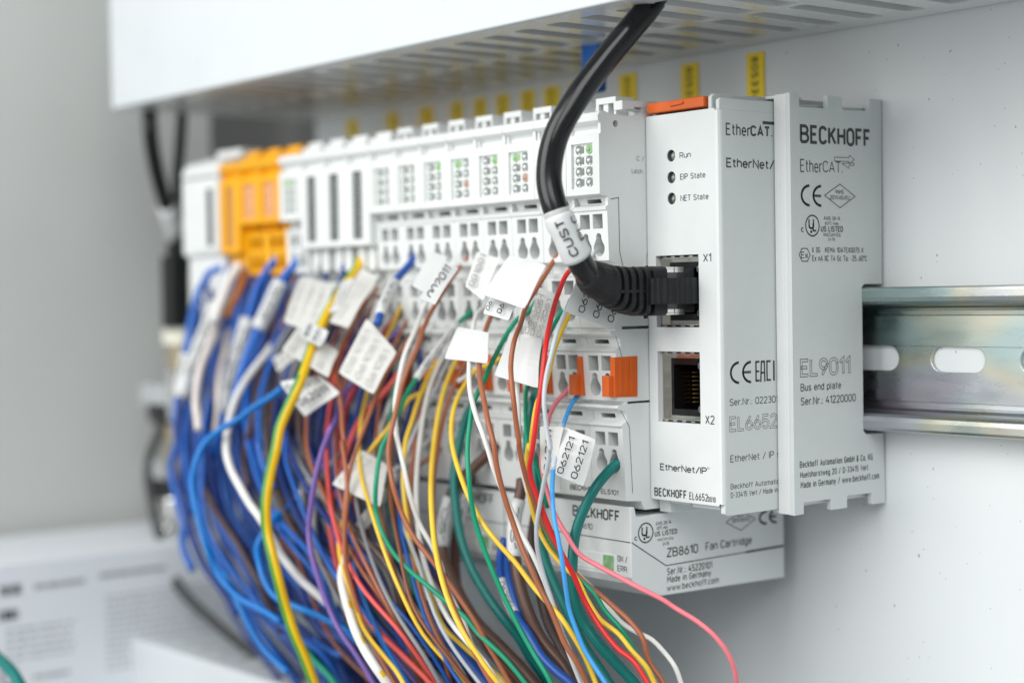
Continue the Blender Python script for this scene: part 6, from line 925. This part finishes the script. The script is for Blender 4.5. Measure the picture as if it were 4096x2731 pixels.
# ================================================================== fan cartridges
FANP = [(-59.6, -34.4), (-59.6, -51.4), (-58.6, -53.2), (-51.2, -57.0), (-5, -57.6), (-5, -35.2), (-56, -37.0), (-57.6, -36.8), (-58.2, -34.4)]
def fan(k, label):
    x1 = 0.0; x0 = -48.4
    root = thing('fan_cartridge', label, 'fan unit', (0, 0, 0), 'fan cartridges under the modules')
    b = MB(); b.prism(FANP, x0, x1, fx); obj('housing', b, m_front, root, bevel=0.35, segs=3)
    b = MB()
    stroke(b, FACES['fanF'], [(x0+0.3, -42.6), (x1-0.25, -42.9)], 0.22); FS = FACES['fanS']
    stroke(b, FS, [(-59.4, -42.9), (-48, -49.7), (-19.5, -49.45)], 0.24); stroke(b, FS, [(-19.5, -49.45), (-5.4, -49.3)], 0.55)
    obj('seam', b, m_dark, root, fixn=False)
    b = MB(); b.box(-19.5, -5.4, -59.75, -59.3, -50.7, -46.4); obj('status_window', b, m_win, root, bevel=0.2)
    b = MB(); b.box(-9.8, -6.0, -59.95, -59.5, -50.3, -46.7); obj('green_window', b, m_fgreen, root, bevel=0.2)
    b = MB(); texts_on('fanF', b)
    if k == 0:
        texts_on('fanS', b)
        ul_mark(b, FS, -54.7, -41.0, 2.4, 2.35); diamond(b, FS, -21.4, -41.2, 5.4, 2.5); ce_mark(b, FS, -14.6, -7.9, -43.0, -39.6)
    obj('printed_lettering', b, m_ink, root, fixn=False)
    root.location = Vector((-49.0*k, 0, 0))*MM
    return root
fan(0, 'pale grey fan cartridge under the right end of the row, its lettered side fully visible')
fan(1, 'pale grey fan cartridge half hidden by wires, second from the right')
fan(2, 'pale grey fan cartridge mostly hidden by wires, third from the right')
fan(3, 'pale grey fan cartridge buried behind the blue bundle, leftmost of four')

# ================================================================== upper wiring duct
t = thing('wiring_duct', 'white slotted wiring duct overhead with a smooth front cover and glossy slotted underside', 'wiring duct', (0, -40, 82.5))
b = MB(); b.prism([(-77.4, 82.4), (-77.4, 150), (-75.8, 150), (-75.8, 84.2), (-74.6, 84.2), (-74.6, 82.4)], -235.5, 330, fx)
obj('cover', b, m_duct, t, bevel=0.5, segs=3)
sl = []
for i in range(-18, 24):
    x = -5.0+12.5*i
    sl.append(rrect(x-1.2, x+5.4, -68.5, -40.2, 1.4, 3)); sl.append(rrect(x-0.8, x+5.0, -37.6, -9.0, 1.0, 3))
b = MB(); b.prism(rect(-235, 330, -74.5, -0.6), 82.5, 84.9, fz, sl)
obj('slotted_floor', b, m_ductb, t, bevel=0.12)
b = MB(); b.box(-235, 330, -75.7, -0.6, 104, 106); obj('dark_baffle', b, m_cavity, t)  # unseen dark board added inside the duct to darken the slots
b = MB(); b.box(-235, 330, -2.2, -0.6, 84.3, 150); obj('rear_wall', b, m_ductb, t)
b = MB(); 
for i in range(-18, 24): b.box(-5.0+12.5*i+5.0, -5.0+12.5*i+12.1, -74.4, -73.0, 84.3, 88.0)
obj('finger_roots', b, m_ductb, t)

for y, z, r, mm_, nm in ((-57, 89.5, 4.5, m_cable, 'black'), (-44, 90, 5.0, wmat('greyd'), 'grey'), (-30, 89.5, 4.5, m_cable, 'black'), (-17, 89.5, 4.5, wmat('greyd'), 'grey')):  # dark cables added inside the duct so its slots read darker
    b = MB(); b.tube([(-230, y, z), (-100, y+1.5, z+0.5), (40, y-1, z), (325, y, z)], r, 12)
    tag(obj('cable', b, mm_, smooth=True), '%s cable added inside the overhead duct to darken its slots' % nm, 'cable', nm+' cables added inside the overhead duct')

# ================================================================== lower wiring duct
t = thing('wiring_duct', 'white slotted wiring duct out of focus at the bottom left below the blue bundle', 'wiring duct', (0, -40, -100))
b = MB(); b.prism([(-77.4, -160), (-77.4, -97.5), (-76.6, -96.8), (-74.5, -96.8), (-74.5, -160)], -247, 120, fx); obj('cover', b, m_duct, t, bevel=0.5)
sl = [rrect(-240+12.5*i, -240+12.5*i+4.6, -67.0, -9.0, 1.4, 3) for i in range(27)]
b = MB(); b.prism(rect(-246, 120, -74.4, -0.6), -99.0, -97.4, fz, sl); obj('slotted_top', b, m_duct, t)

# ================================================================== yellow stickers
STK = [(-15.5, -9.3), (-40.3, -33.7), (-65.6, -58.6), (-87.5, -81.0), (-99.6, -92.6), (-110.7, -104.2), (-123.0, -116.9), (-134.4, -128.4), (-146.7, -140.7), (-163.9, -157.1), (-183.5, -177.0), (-208.2, -201.8)]
NMS = ['rightmost of the row, above the end plate', 'second from the right, above the orange lever', 'third from the right, right of the black cable', 'beside the blue strip, behind the black cable', 'first one left of the black cable', 'second one left of the black cable', 'third one left of the black cable',
       'fourth one left of the black cable', 'fifth one left of the black cable', 'third from the left end of the row', 'second from the left end of the row', 'leftmost, at the edge of the dark cavity']
for (x0, x1), nm in zip(STK, NMS):
    t = thing('marker_sticker', 'yellow printed sticker on the panel, '+nm, 'sticker', ((x0+x1)/2, 0, 73), 'yellow marker stickers on the panel')
    b = MB(); b.prism(rrect(x0, x1, 64.5, 80.4, 0.3, 2), -0.45, -0.1, fy); obj('sheet', b, m_ystick, t)
    b = MB(); xc = (x0+x1)/2; z = 79.4
    for s in '80533A1':
        write(b, s, (xc-1.25, -0.5, z), (0, 0, -1.65), (2.4, 0, 0), 'b', 0.0); z -= 2.05
    obj('lettering', b, m_ink, t, fixn=False)
b = MB(); b.box(-41.2, -34.6, -37.0, -33.4, 70.2, 96); tag(obj('blue_strip', b, m_bluep, bevel=0.8), 'bright blue plastic strip hanging from the overhead duct behind the black network cable', 'strip')

# ================================================================== network patch cable
pc = [(8.8, -76.0, 19.6), (9.2, -79.5, 21.0), (9.9, -82.3, 23.0), (10.2, -84.8, 26.0), (9.8, -87.0, 29.9), (8.34, -89.0, 36.13), (6.7, -89.4, 43.07), (7.6, -88.2, 51.82), (10.03, -84.0, 60.63), (12.73, -77.0, 70.12), (14.9, -71.0, 77.24), (16.2, -66.5, 82.44), (16.6, -62.5, 88.0), (16.8, -60, 96)]
tp = thing('network_cable', 'thick glossy black network cable with a ribbed boot, plugged into socket X1', 'network cable', (9.5, -75, 18))
path = catmull(pc, 8)
b = MB(); b.tube(path, 2.95, 24); obj('jacket', b, m_cable, tp, smooth=True)
def rsq(cx, cz, hx, hz, r, n=5): return rrect(cx-hx, cx+hx, cz-hz, cz+hz, min(r, hx-0.05, hz-0.05), n)
def loft(mb, secs):
    """secs: list of (centre, hx, hz, r, tilt) cross-sections in x-z stacked along -y."""
    rings = []
    for (c, hx, hz, r, tl) in secs:
        P = rsq(0, 0, hx, hz, r); ca, sa = math.cos(tl), math.sin(tl)
        rings.append([(c[0]+p[0]*ca, c[1]-p[0]*sa, c[2]+p[1]) for p in P])
    n = len(rings[0]); o = len(mb.v)
    for R in rings: mb.v += R
    for i in range(len(rings)-1):
        for k in range(n): mb.f.append((o+i*n+k, o+i*n+(k+1) % n, o+(i+1)*n+(k+1) % n, o+(i+1)*n+k)); mb.mi.append(mb.m)
    mb.f.append(tuple(o+k for k in range(n))); mb.mi.append(mb.m); e = o+(len(rings)-1)*n; mb.f.append(tuple(e+k for k in range(n))); mb.mi.append(mb.m)
bx, bz = 9.4, 17.4
secs = [((bx, -60.2, bz), 5.0, 5.75, 1.2, 0), ((bx, -64.2, bz), 5.0, 5.75, 1.4, 0)]
y = -64.4; i = 0
rib = [(0.35, 1.0), (1.0, 1.0), (0.12, 0.86), (0.62, 0.86)]
for j in range(5):
    for dy, s in ((0.12, 0.78), (0.85, 0.78), (0.12, 1.0), (1.1, 1.0)):
        y -= dy; f = (-64.2-y)/13.0
        secs.append(((bx-0.2*f, y, bz+2.3*f*f), (5.0-0.5*f)*s, (5.7-1.1*f)*s, 1.4+3.0*f, 0.0))
secs += [((bx-0.3, -76.2, bz+2.2), 4.5, 4.6, 4.3, 0), ((bx-0.4, -78.6, bz+2.9), 4.35, 4.35, 4.2, 0), ((bx-0.42, -80.2, bz+3.3), 3.9, 3.95, 3.8, 0), ((bx-0.45, -81.2, bz+3.6), 3.2, 3.3, 3.1, 0), ((bx-0.45, -81.5, bz+3.7), 2.7, 2.8, 2.6, 0)]
b = MB(); loft(b, secs); boot = obj('strain_relief_boot', b, m_black, tp, bevel=0.12)
b = MB()
for sz in (1, -1):
    b.box(bx+1.0, bx+4.6, -74.5, -64.4, bz-0.35, bz+0.35)
b.box(bx-0.3, bx+0.3, -63, -62.2, bz-6.4, bz-5.4)
for (yy, zz) in ((-62.5, 5.75), (-66.8, 5.55)): b.dome((bx+0.5, yy, bz+zz-0.1), (0, 0, 1), 0.35, 0.4, 8, 3)
obj('boot_web', b, m_black, boot)
b = MB(); b.box(bx-4.4, bx+4.2, -60.4, -50.5, bz-5.15, bz+5.15); b.box(bx+4.1, bx+4.5, -57, -50.5, bz-3.2, bz+3.0); obj('plug_body', b, m_smoke, tp, bevel=0.3)
b = MB()
for zz in (bz+5.2, bz-5.55):
    b.box(bx+0.4, bx+4.35, -60.3, -57.4, zz-0.05, zz+0.35); b.box(bx+0.4, bx+4.35, -57.2, -54.0, zz-0.05, zz+0.35)
for zz in (bz+4.3, bz-5.1): b.box(bx+4.15, bx+4.32, -60.2, -57.5, zz, zz+0.8); b.box(bx+4.15, bx+4.32, -57.2, -54.2, zz, zz+0.8)
obj('shield_strips', b, m_chrome, tp)
# bowed ribbed latch guard facing right
def latch_pt(s): 
    yy = -66.5+12.3*s; h = 5.0+2.9*math.sin(math.pi*min(1, s*0.62+0.12))
    return yy, h
b = MB(); N = 36; top = []
P2 = []
for i in range(N+1):
    s = i/N; yy, h = latch_pt(s); h += 0.14*math.sin(i/N*2*math.pi*8)
    P2.append((yy, bx+h))
P3 = [(latch_pt(i/N)[0], bx+latch_pt(i/N)[1]-1.15) for i in range(N, -1, -1)]
b.prism(P2+P3, bz-3.05, bz+2.95, lambda a, p: (p[1], p[0], a)); 
b.box(bx+3.6, bx+6.8, -55.0, -54.2, bz-3.0, bz+2.9)
obj('latch_guard', b, m_black, tp, bevel=0.15)
b = MB(); b.prism([(-54.6, bx+6.2), (-50.6, bx+5.2), (-50.6, bx+4.6), (-54.6, bx+5.2)], bz-3.1, bz+3.0, lambda a, p: (p[1], p[0], a)); obj('latch_tongue', b, m_pipe, tp)
# white printed sleeve
L = len(path)
def sub(path, t0, t1, n=14):
    d = [0.0]
    for i in range(1, len(path)): d.append(d[-1]+(path[i]-path[i-1]).length)
    out = []
    for j in range(n+1):
        s = d[-1]*(t0+(t1-t0)*j/n)
        if s <= 0: T = (path[1]-path[0]).normalized(); out.append(path[0]+T*s); continue
        if s >= d[-1]: T = (path[-1]-path[-2]).normalized(); out.append(path[-1]+T*(s-d[-1])); continue
        i = max(k for k in range(len(d)) if d[k] <= s); i = min(i, len(path)-2)
        out.append(path[i].lerp(path[i+1], (s-d[i])/(d[i+1]-d[i])))
    return out
VIEW = Vector((0.76, -0.645, 0.05))
def text_on_tube(mb, s, path, t0, t1, r, ang, hgt, flip=False, style=''):
    """Letters read along the tube; ang turns them round it."""
    ln = sum(((sub(path, t0, t1, 24)[q+1]-sub(path, t0, t1, 24)[q]).length for q in range(24))); V, Fc = glyphs(s, style, ln/hgt); P = []
    pts = sub(path, t0, t1, 24)
    for x, yv, zz in V:
        k = min(23.999, max(0.0, x*24)); i = min(23, max(0, int(k))); c = pts[i].lerp(pts[i+1], k-i); T = (pts[i+1]-pts[i]).normalized()
        n = (VIEW-T*VIEW.dot(T)).normalized(); w = T.cross(n) if not flip else n.cross(T)
        a = ang+(yv-0.5)*hgt/r
        P.append(c+(n*math.cos(a)+w*math.sin(a))*(r+0.05+zz))
    mb.add(P, Fc)
b = MB(); sp = sub(path, 0.112, 0.226, 14); b.tube(sp, lambda s: 3.3+0.12*math.sin(s*9)+(0.15 if s < 0.08 else 0), 24)
sl_ = obj('printed_sleeve', b, m_lab, tp, smooth=True)
b = MB(); text_on_tube(b, 'CUST', path, 0.130, 0.212, 3.6, 0.12, 2.1, True, 'm'); text_on_tube(b, 'PLC', path, 0.150, 0.212, 3.6, -0.98, 2.1, True, 'm'); obj('lettering', b, m_inkk, sl_, fixn=False)
b = MB(); b.tube(sub(path, 0.222, 0.238, 3), 3.12, 24); obj('clear_end', b, m_labc, tp, smooth=True)

# ================================================================== wires
rw = random.Random(11)
def flag_mesh(fid):
    kind, c, n, texts = FLAGS[fid]
    c = [Vector(p) for p in c]; nv = Vector(n); b = MB(); N = 8; th = 0.14
    ph = rw.uniform(-1, 1)
    def pt(u, v, d):
        p = (c[0]*(1-u)+c[1]*u)*(1-v)+(c[3]*(1-u)+c[2]*u)*v
        return p+nv*(0.55*math.sin(u*2.6+ph)*v*(1.3-v)*2+0.2*math.sin(v*5+2*ph)*u+d)
    def inset(i, j):
        e = 0.014 if i in (0, N) and j in (0, N) else 0.0
        return (abs(i/N-e), abs(j/N-e))
    vs = [pt(*inset(i, j), s) for s in (th/2, -th/2) for j in range(N+1) for i in range(N+1)]
    M = (N+1)**2; fs = []
    for j in range(N):
        for i in range(N):
            a = j*(N+1)+i; fs.append((a, a+1, a+N+2, a+N+1)); fs.append((M+a, M+a+N+1, M+a+N+2, M+a+1))
    bd = [i for i in range(N+1)]+[(j)*(N+1)+N for j in range(1, N+1)]+[N*(N+1)+i for i in range(N-1, -1, -1)]+[j*(N+1) for j in range(N-1, 0, -1)]
    for k in range(len(bd)): a, d = bd[k], bd[(k+1) % len(bd)]; fs.append((a, d, M+d, M+a))
    b.add(vs, fs)
    return kind, b, nv, texts
FM = dict(white=m_lab, grey=m_labg, clear=m_labc)
ROOTS = {}
for (name, color, r, label, group, two, sleeves, ext, P) in WIRES:
    path0 = catmull(P, 5)
    if ext:                                   # runs on below the frame into the lower part of the cabinet
        e = Vector(P[-1]); dd = (e-Vector(P[-2])).normalized(); a = e+dd*22; P = list(P)+[tuple(a), tuple(a+dd*14+Vector((2, 6, -30))), tuple(a+dd*18+Vector((4, 14, -75)))]
    path = catmull(P, 5); n = 14 if r > 1 else 10
    b = MB()
    if two == 'grn':
        b.tube(path, r, 16, lambda i, k, nn: 1 if nn.dot(right) < -0.22 else 0)
        mats = [wmat('yelgrn'), wmat('grn')]
    elif two == 'yel':
        b.tube(path, r, 12, lambda i, k, nn: 1 if (i % 9) in (2, 3) and nn.dot(right) > 0.2 else 0)
        mats = [wmat('whiteyel'), wmat('yel')]
    else:
        b.tube(path, r, n); mats = [wmat(color)]
    if not sleeves:
        o = obj(name, b, mats, loc=P[0], smooth=True); tag(o, label, 'wire' if name == 'wire' else 'cable', group)
    else:
        t = thing(name, label, 'wire' if name == 'wire' else 'cable', P[0], group)
        obj('insulation', b, mats, t, smooth=True)
        for s in sleeves:
            if s[0] == 'tube':
                kind, t0, t1, f = s[1:]
                q = MB(); q.tube(sub(path0, t0, t1, 10), r*f, 16); sm = m_lab if kind == 'white' else m_clear
                so = obj('label_sleeve', q, sm, t, smooth=True)
                if kind == 'white' and t1-t0 > 0.1:
                    q = MB(); d = t1-t0; w = '1051' if color == 'sheath' else '062051'
                    text_on_tube(q, w, path0, t0+0.12*d, t1-0.12*d, r*f, 0.0, r*f*0.9, True, 'm'); obj('lettering', q, m_inkk, so, fixn=False)
            elif s[0] == 'copper':
                q = MB(); T = (path[0]-path[2]).normalized()
                for k in range(7): 
                    a = k*0.9; off = Vector((math.cos(a), 0.3*math.sin(a), math.sin(a)))*0.55*(k > 0)
                    q.tube([path[0]+off-T*0.5, path[0]+off+T*2.5], 0.27, 6)
                obj('bare_strands', q, m_copper, t, smooth=True)
            else:
                kind, q, nv, texts = flag_mesh(s[1])
                fo = obj('label_flag', q, FM[kind], t)
                if texts:
                    q = MB()
                    for (ws, O, R, U, st) in texts: write(q, ws, O, R, U, 'm', 0.9, nv)
                    obj('lettering', q, {'g': m_inkg, 'f': m_inkf}.get(texts[0][4], m_inkk), fo, fixn=False)

# ================================================================== far left: cables, connectors, power supply
c1 = [(-234.25, -64.0, 90), (-234.25, -64.0, 83.97), (-234.0, -64.0, 75.74), (-235.16, -62.0, 65.44), (-237.89, -58.0, 55.21), (-243.3, -52.0, 46.48), (-250.41, -45.0, 37.57), (-255.91, -40.0, 28.31)]
t = thing('cable', 'blurred black cable with a grey-white sleeve hanging from the duct at the far left', 'cable', c1[0])
pth = catmull(c1, 6); b = MB(); b.tube(pth, 2.6, 14); obj('jacket', b, m_cable, t, smooth=True)
b = MB(); b.tube(sub(pth, 0.58, 0.86, 8), 3.3, 16); obj('label_sleeve', b, m_lab, t, smooth=True)
c2 = [(-237.5, -50.0, 92), (-237.04, -50.0, 84.29), (-238.85, -50.0, 72.27), (-243.5, -49.0, 58.94), (-245.5, -48.0, 43.6), (-245.6, -48.5, 31.24), (-244.8, -50, 8.0)]
t = thing('cable', 'blurred straight black cable with a black plug, close to the white end module', 'cable', c2[0])
b = MB(); b.tube(catmull(c2, 6), 1.9, 14); obj('jacket', b, m_cable, t, smooth=True)
b = MB(); b.prism(rrect(-248.6, -240.5, -54, -46, 1.5), 7.7, 33, fz); b.prism(rrect(-247, -242, -52.5, -47.5, 1.5), 32.5, 38, fz); obj('plug', b, m_black, t, bevel=0.6)
t = thing('connector_stack', 'blurred metal connector stack with cream cap at the left end of the row', 'connector', (-247, -50, -30))
b = MB(); b.prism(rrect(-254.3, -240.5, -51, -45, 1.5), 1.8, 7.0, fz); obj('cap', b, m_cream, t, bevel=0.8)
b = MB(); b.prism(rrect(-251.5, -241.5, -51, -45, 2), -7.4, 1.9, fz); obj('collar', b, m_tan, t, bevel=0.5)
b = MB(); b.tube([(-247, -50, -7.5), (-247, -50, -25)], 2.6, 14); obj('post', b, m_chrome, t)
b = MB(); b.box(-253, -245.5, -51.5, -46, -46.3, -27); b.box(-245.6, -244.2, -51, -46, -44, -29); obj('shell', b, m_tan, t, bevel=0.8)
b = MB(); b.tube([(-249.3, -50, -53), (-249.3, -50, -61.7)], 4.2, 16); obj('knurled_nut', b, m_chrome, t, bevel=0.6)
b = MB(); b.dome((-249.8, -53, -65), (0.75, -0.65, 0), 3.2, 2.4, 14, 4); obj('screw_head', b, m_chrome, t)
b = MB()
for i in range(5): b.tube([(-245.8, -50, -68-1.9*i), (-245.8, -50, -69.2-1.9*i)], 3.6, 14)
b.tube([(-245.8, -50, -67), (-245.8, -50, -88)], 2.4, 14); obj('coil', b, m_chrome, t)
m_hood = mat('dull_grey_metal', (0.42, 0.44, 0.45), rough=0.45)
for lab, z0, z1, d0 in (('upper', -20.1, -12.9, -24.8), ('lower', -47.0, -40.1, -52.5)):
    t = thing('connector_hood', 'blurred pale connector hood with black rear, %s of two at the far left' % lab, 'connector', (-262, -50, z0), 'connector hoods at the far left')
    b = MB(); b.prism(rrect(-273, -253, -51, -44, 2), z0, z1, fz); obj('shell', b, m_hood, t, bevel=1.2)
    b = MB(); b.prism(rrect(-268, -247, -50.5, -44, 2), d0-2, z0, fz); b.box(-256, -247.6, -49.5, -46, d0-9, z0+6); obj('black_base', b, m_black, t, bevel=0.8)
cl = [(-265.84, -50.0, -22), (-258.42, -50.0, -28.25), (-252.8, -58.0, -40.37), (-250.5, -58.0, -53.88), (-244, -58.0, -68.23), (-229, -60.0, -80.5), (-206, -60.0, -89.5), (-180, -60.0, -96.5), (-160, -60.0, -102)]
b = MB(); b.tube(catmull(cl, 6), 1.7, 14); tag(obj('cable', b, mat('dark_grey_jacket', (0.05, 0.052, 0.055), rough=0.5), loc=cl[0], smooth=True), 'blurred dark cable sloping from the hoods down to the lower duct', 'cable')
tl = [(-185, -150, -76), (-170.82, -150.0, -82.02), (-155.64, -150.0, -85.82), (-147.05, -150.0, -91.04)]
b = MB(); b.tube(catmull(tl, 6), 1.7, 12); tag(obj('cable', b, wmat('teal'), loc=tl[0], smooth=True), 'dark green cable crossing the bottom left corner, badly out of focus', 'cable')
t = thing('power_supply', 'pale device with a printed data plate at the bottom left, badly out of focus', 'power supply', (-260, -80, -120))
b = MB(); b.box(-292, -230.4, -190, -22, -190, -66.6); obj('housing', b, m_psu, t, bevel=1.0)
b = MB(); b.box(-230.3, -230.0, -180, -30, -185, -69); obj('data_plate', b, mat('data_plate_vinyl', (0.76, 0.79, 0.83), rough=0.5), t)
b = MB(); F = Face('x', -229.9)
def line_of_marks(y0, y1, z, h, w, gap, seed):
    rr = random.Random(seed); yy = y0
    while yy < y1:
        l = rr.uniform(0.5, 1.6)*w
        stroke(b, F, [(yy, z), (min(yy+l, y1), z)], h); yy += l+gap*rr.uniform(0.7, 1.6)
line_of_marks(-122.5, -116.5, -75.5, 3.4, 2.2, 0.5, 1); line_of_marks(-111, -94, -75.5, 1.7, 2.0, 0.8, 2); line_of_marks(-88, -64, -74.5, 1.6, 2.4, 0.8, 3)
line_of_marks(-123, -117.5, -83.5, 3.4, 2.0, 0.5, 4)
for i in range(5): line_of_marks(-121, -98, -88.5-2.4*i, 0.8, 2.0, 1.2, 10+i)
for i in range(12): line_of_marks(-86, -32, -82-2.2*i, 0.75, 1.3, 1.0, 30+i)
stroke(b, F, arc(-120.5, -103.5, 2.6, 3.2, 0, 360, 16), 1.2)
line_of_marks(-112, -100, -105, 1.3, 1.6, 0.8, 60); line_of_marks(-112, -96, -114, 1.3, 1.6, 0.8, 61)
obj('data_print', b, mat('faded_print', (0.36, 0.38, 0.40), rough=0.6), t, fixn=False)
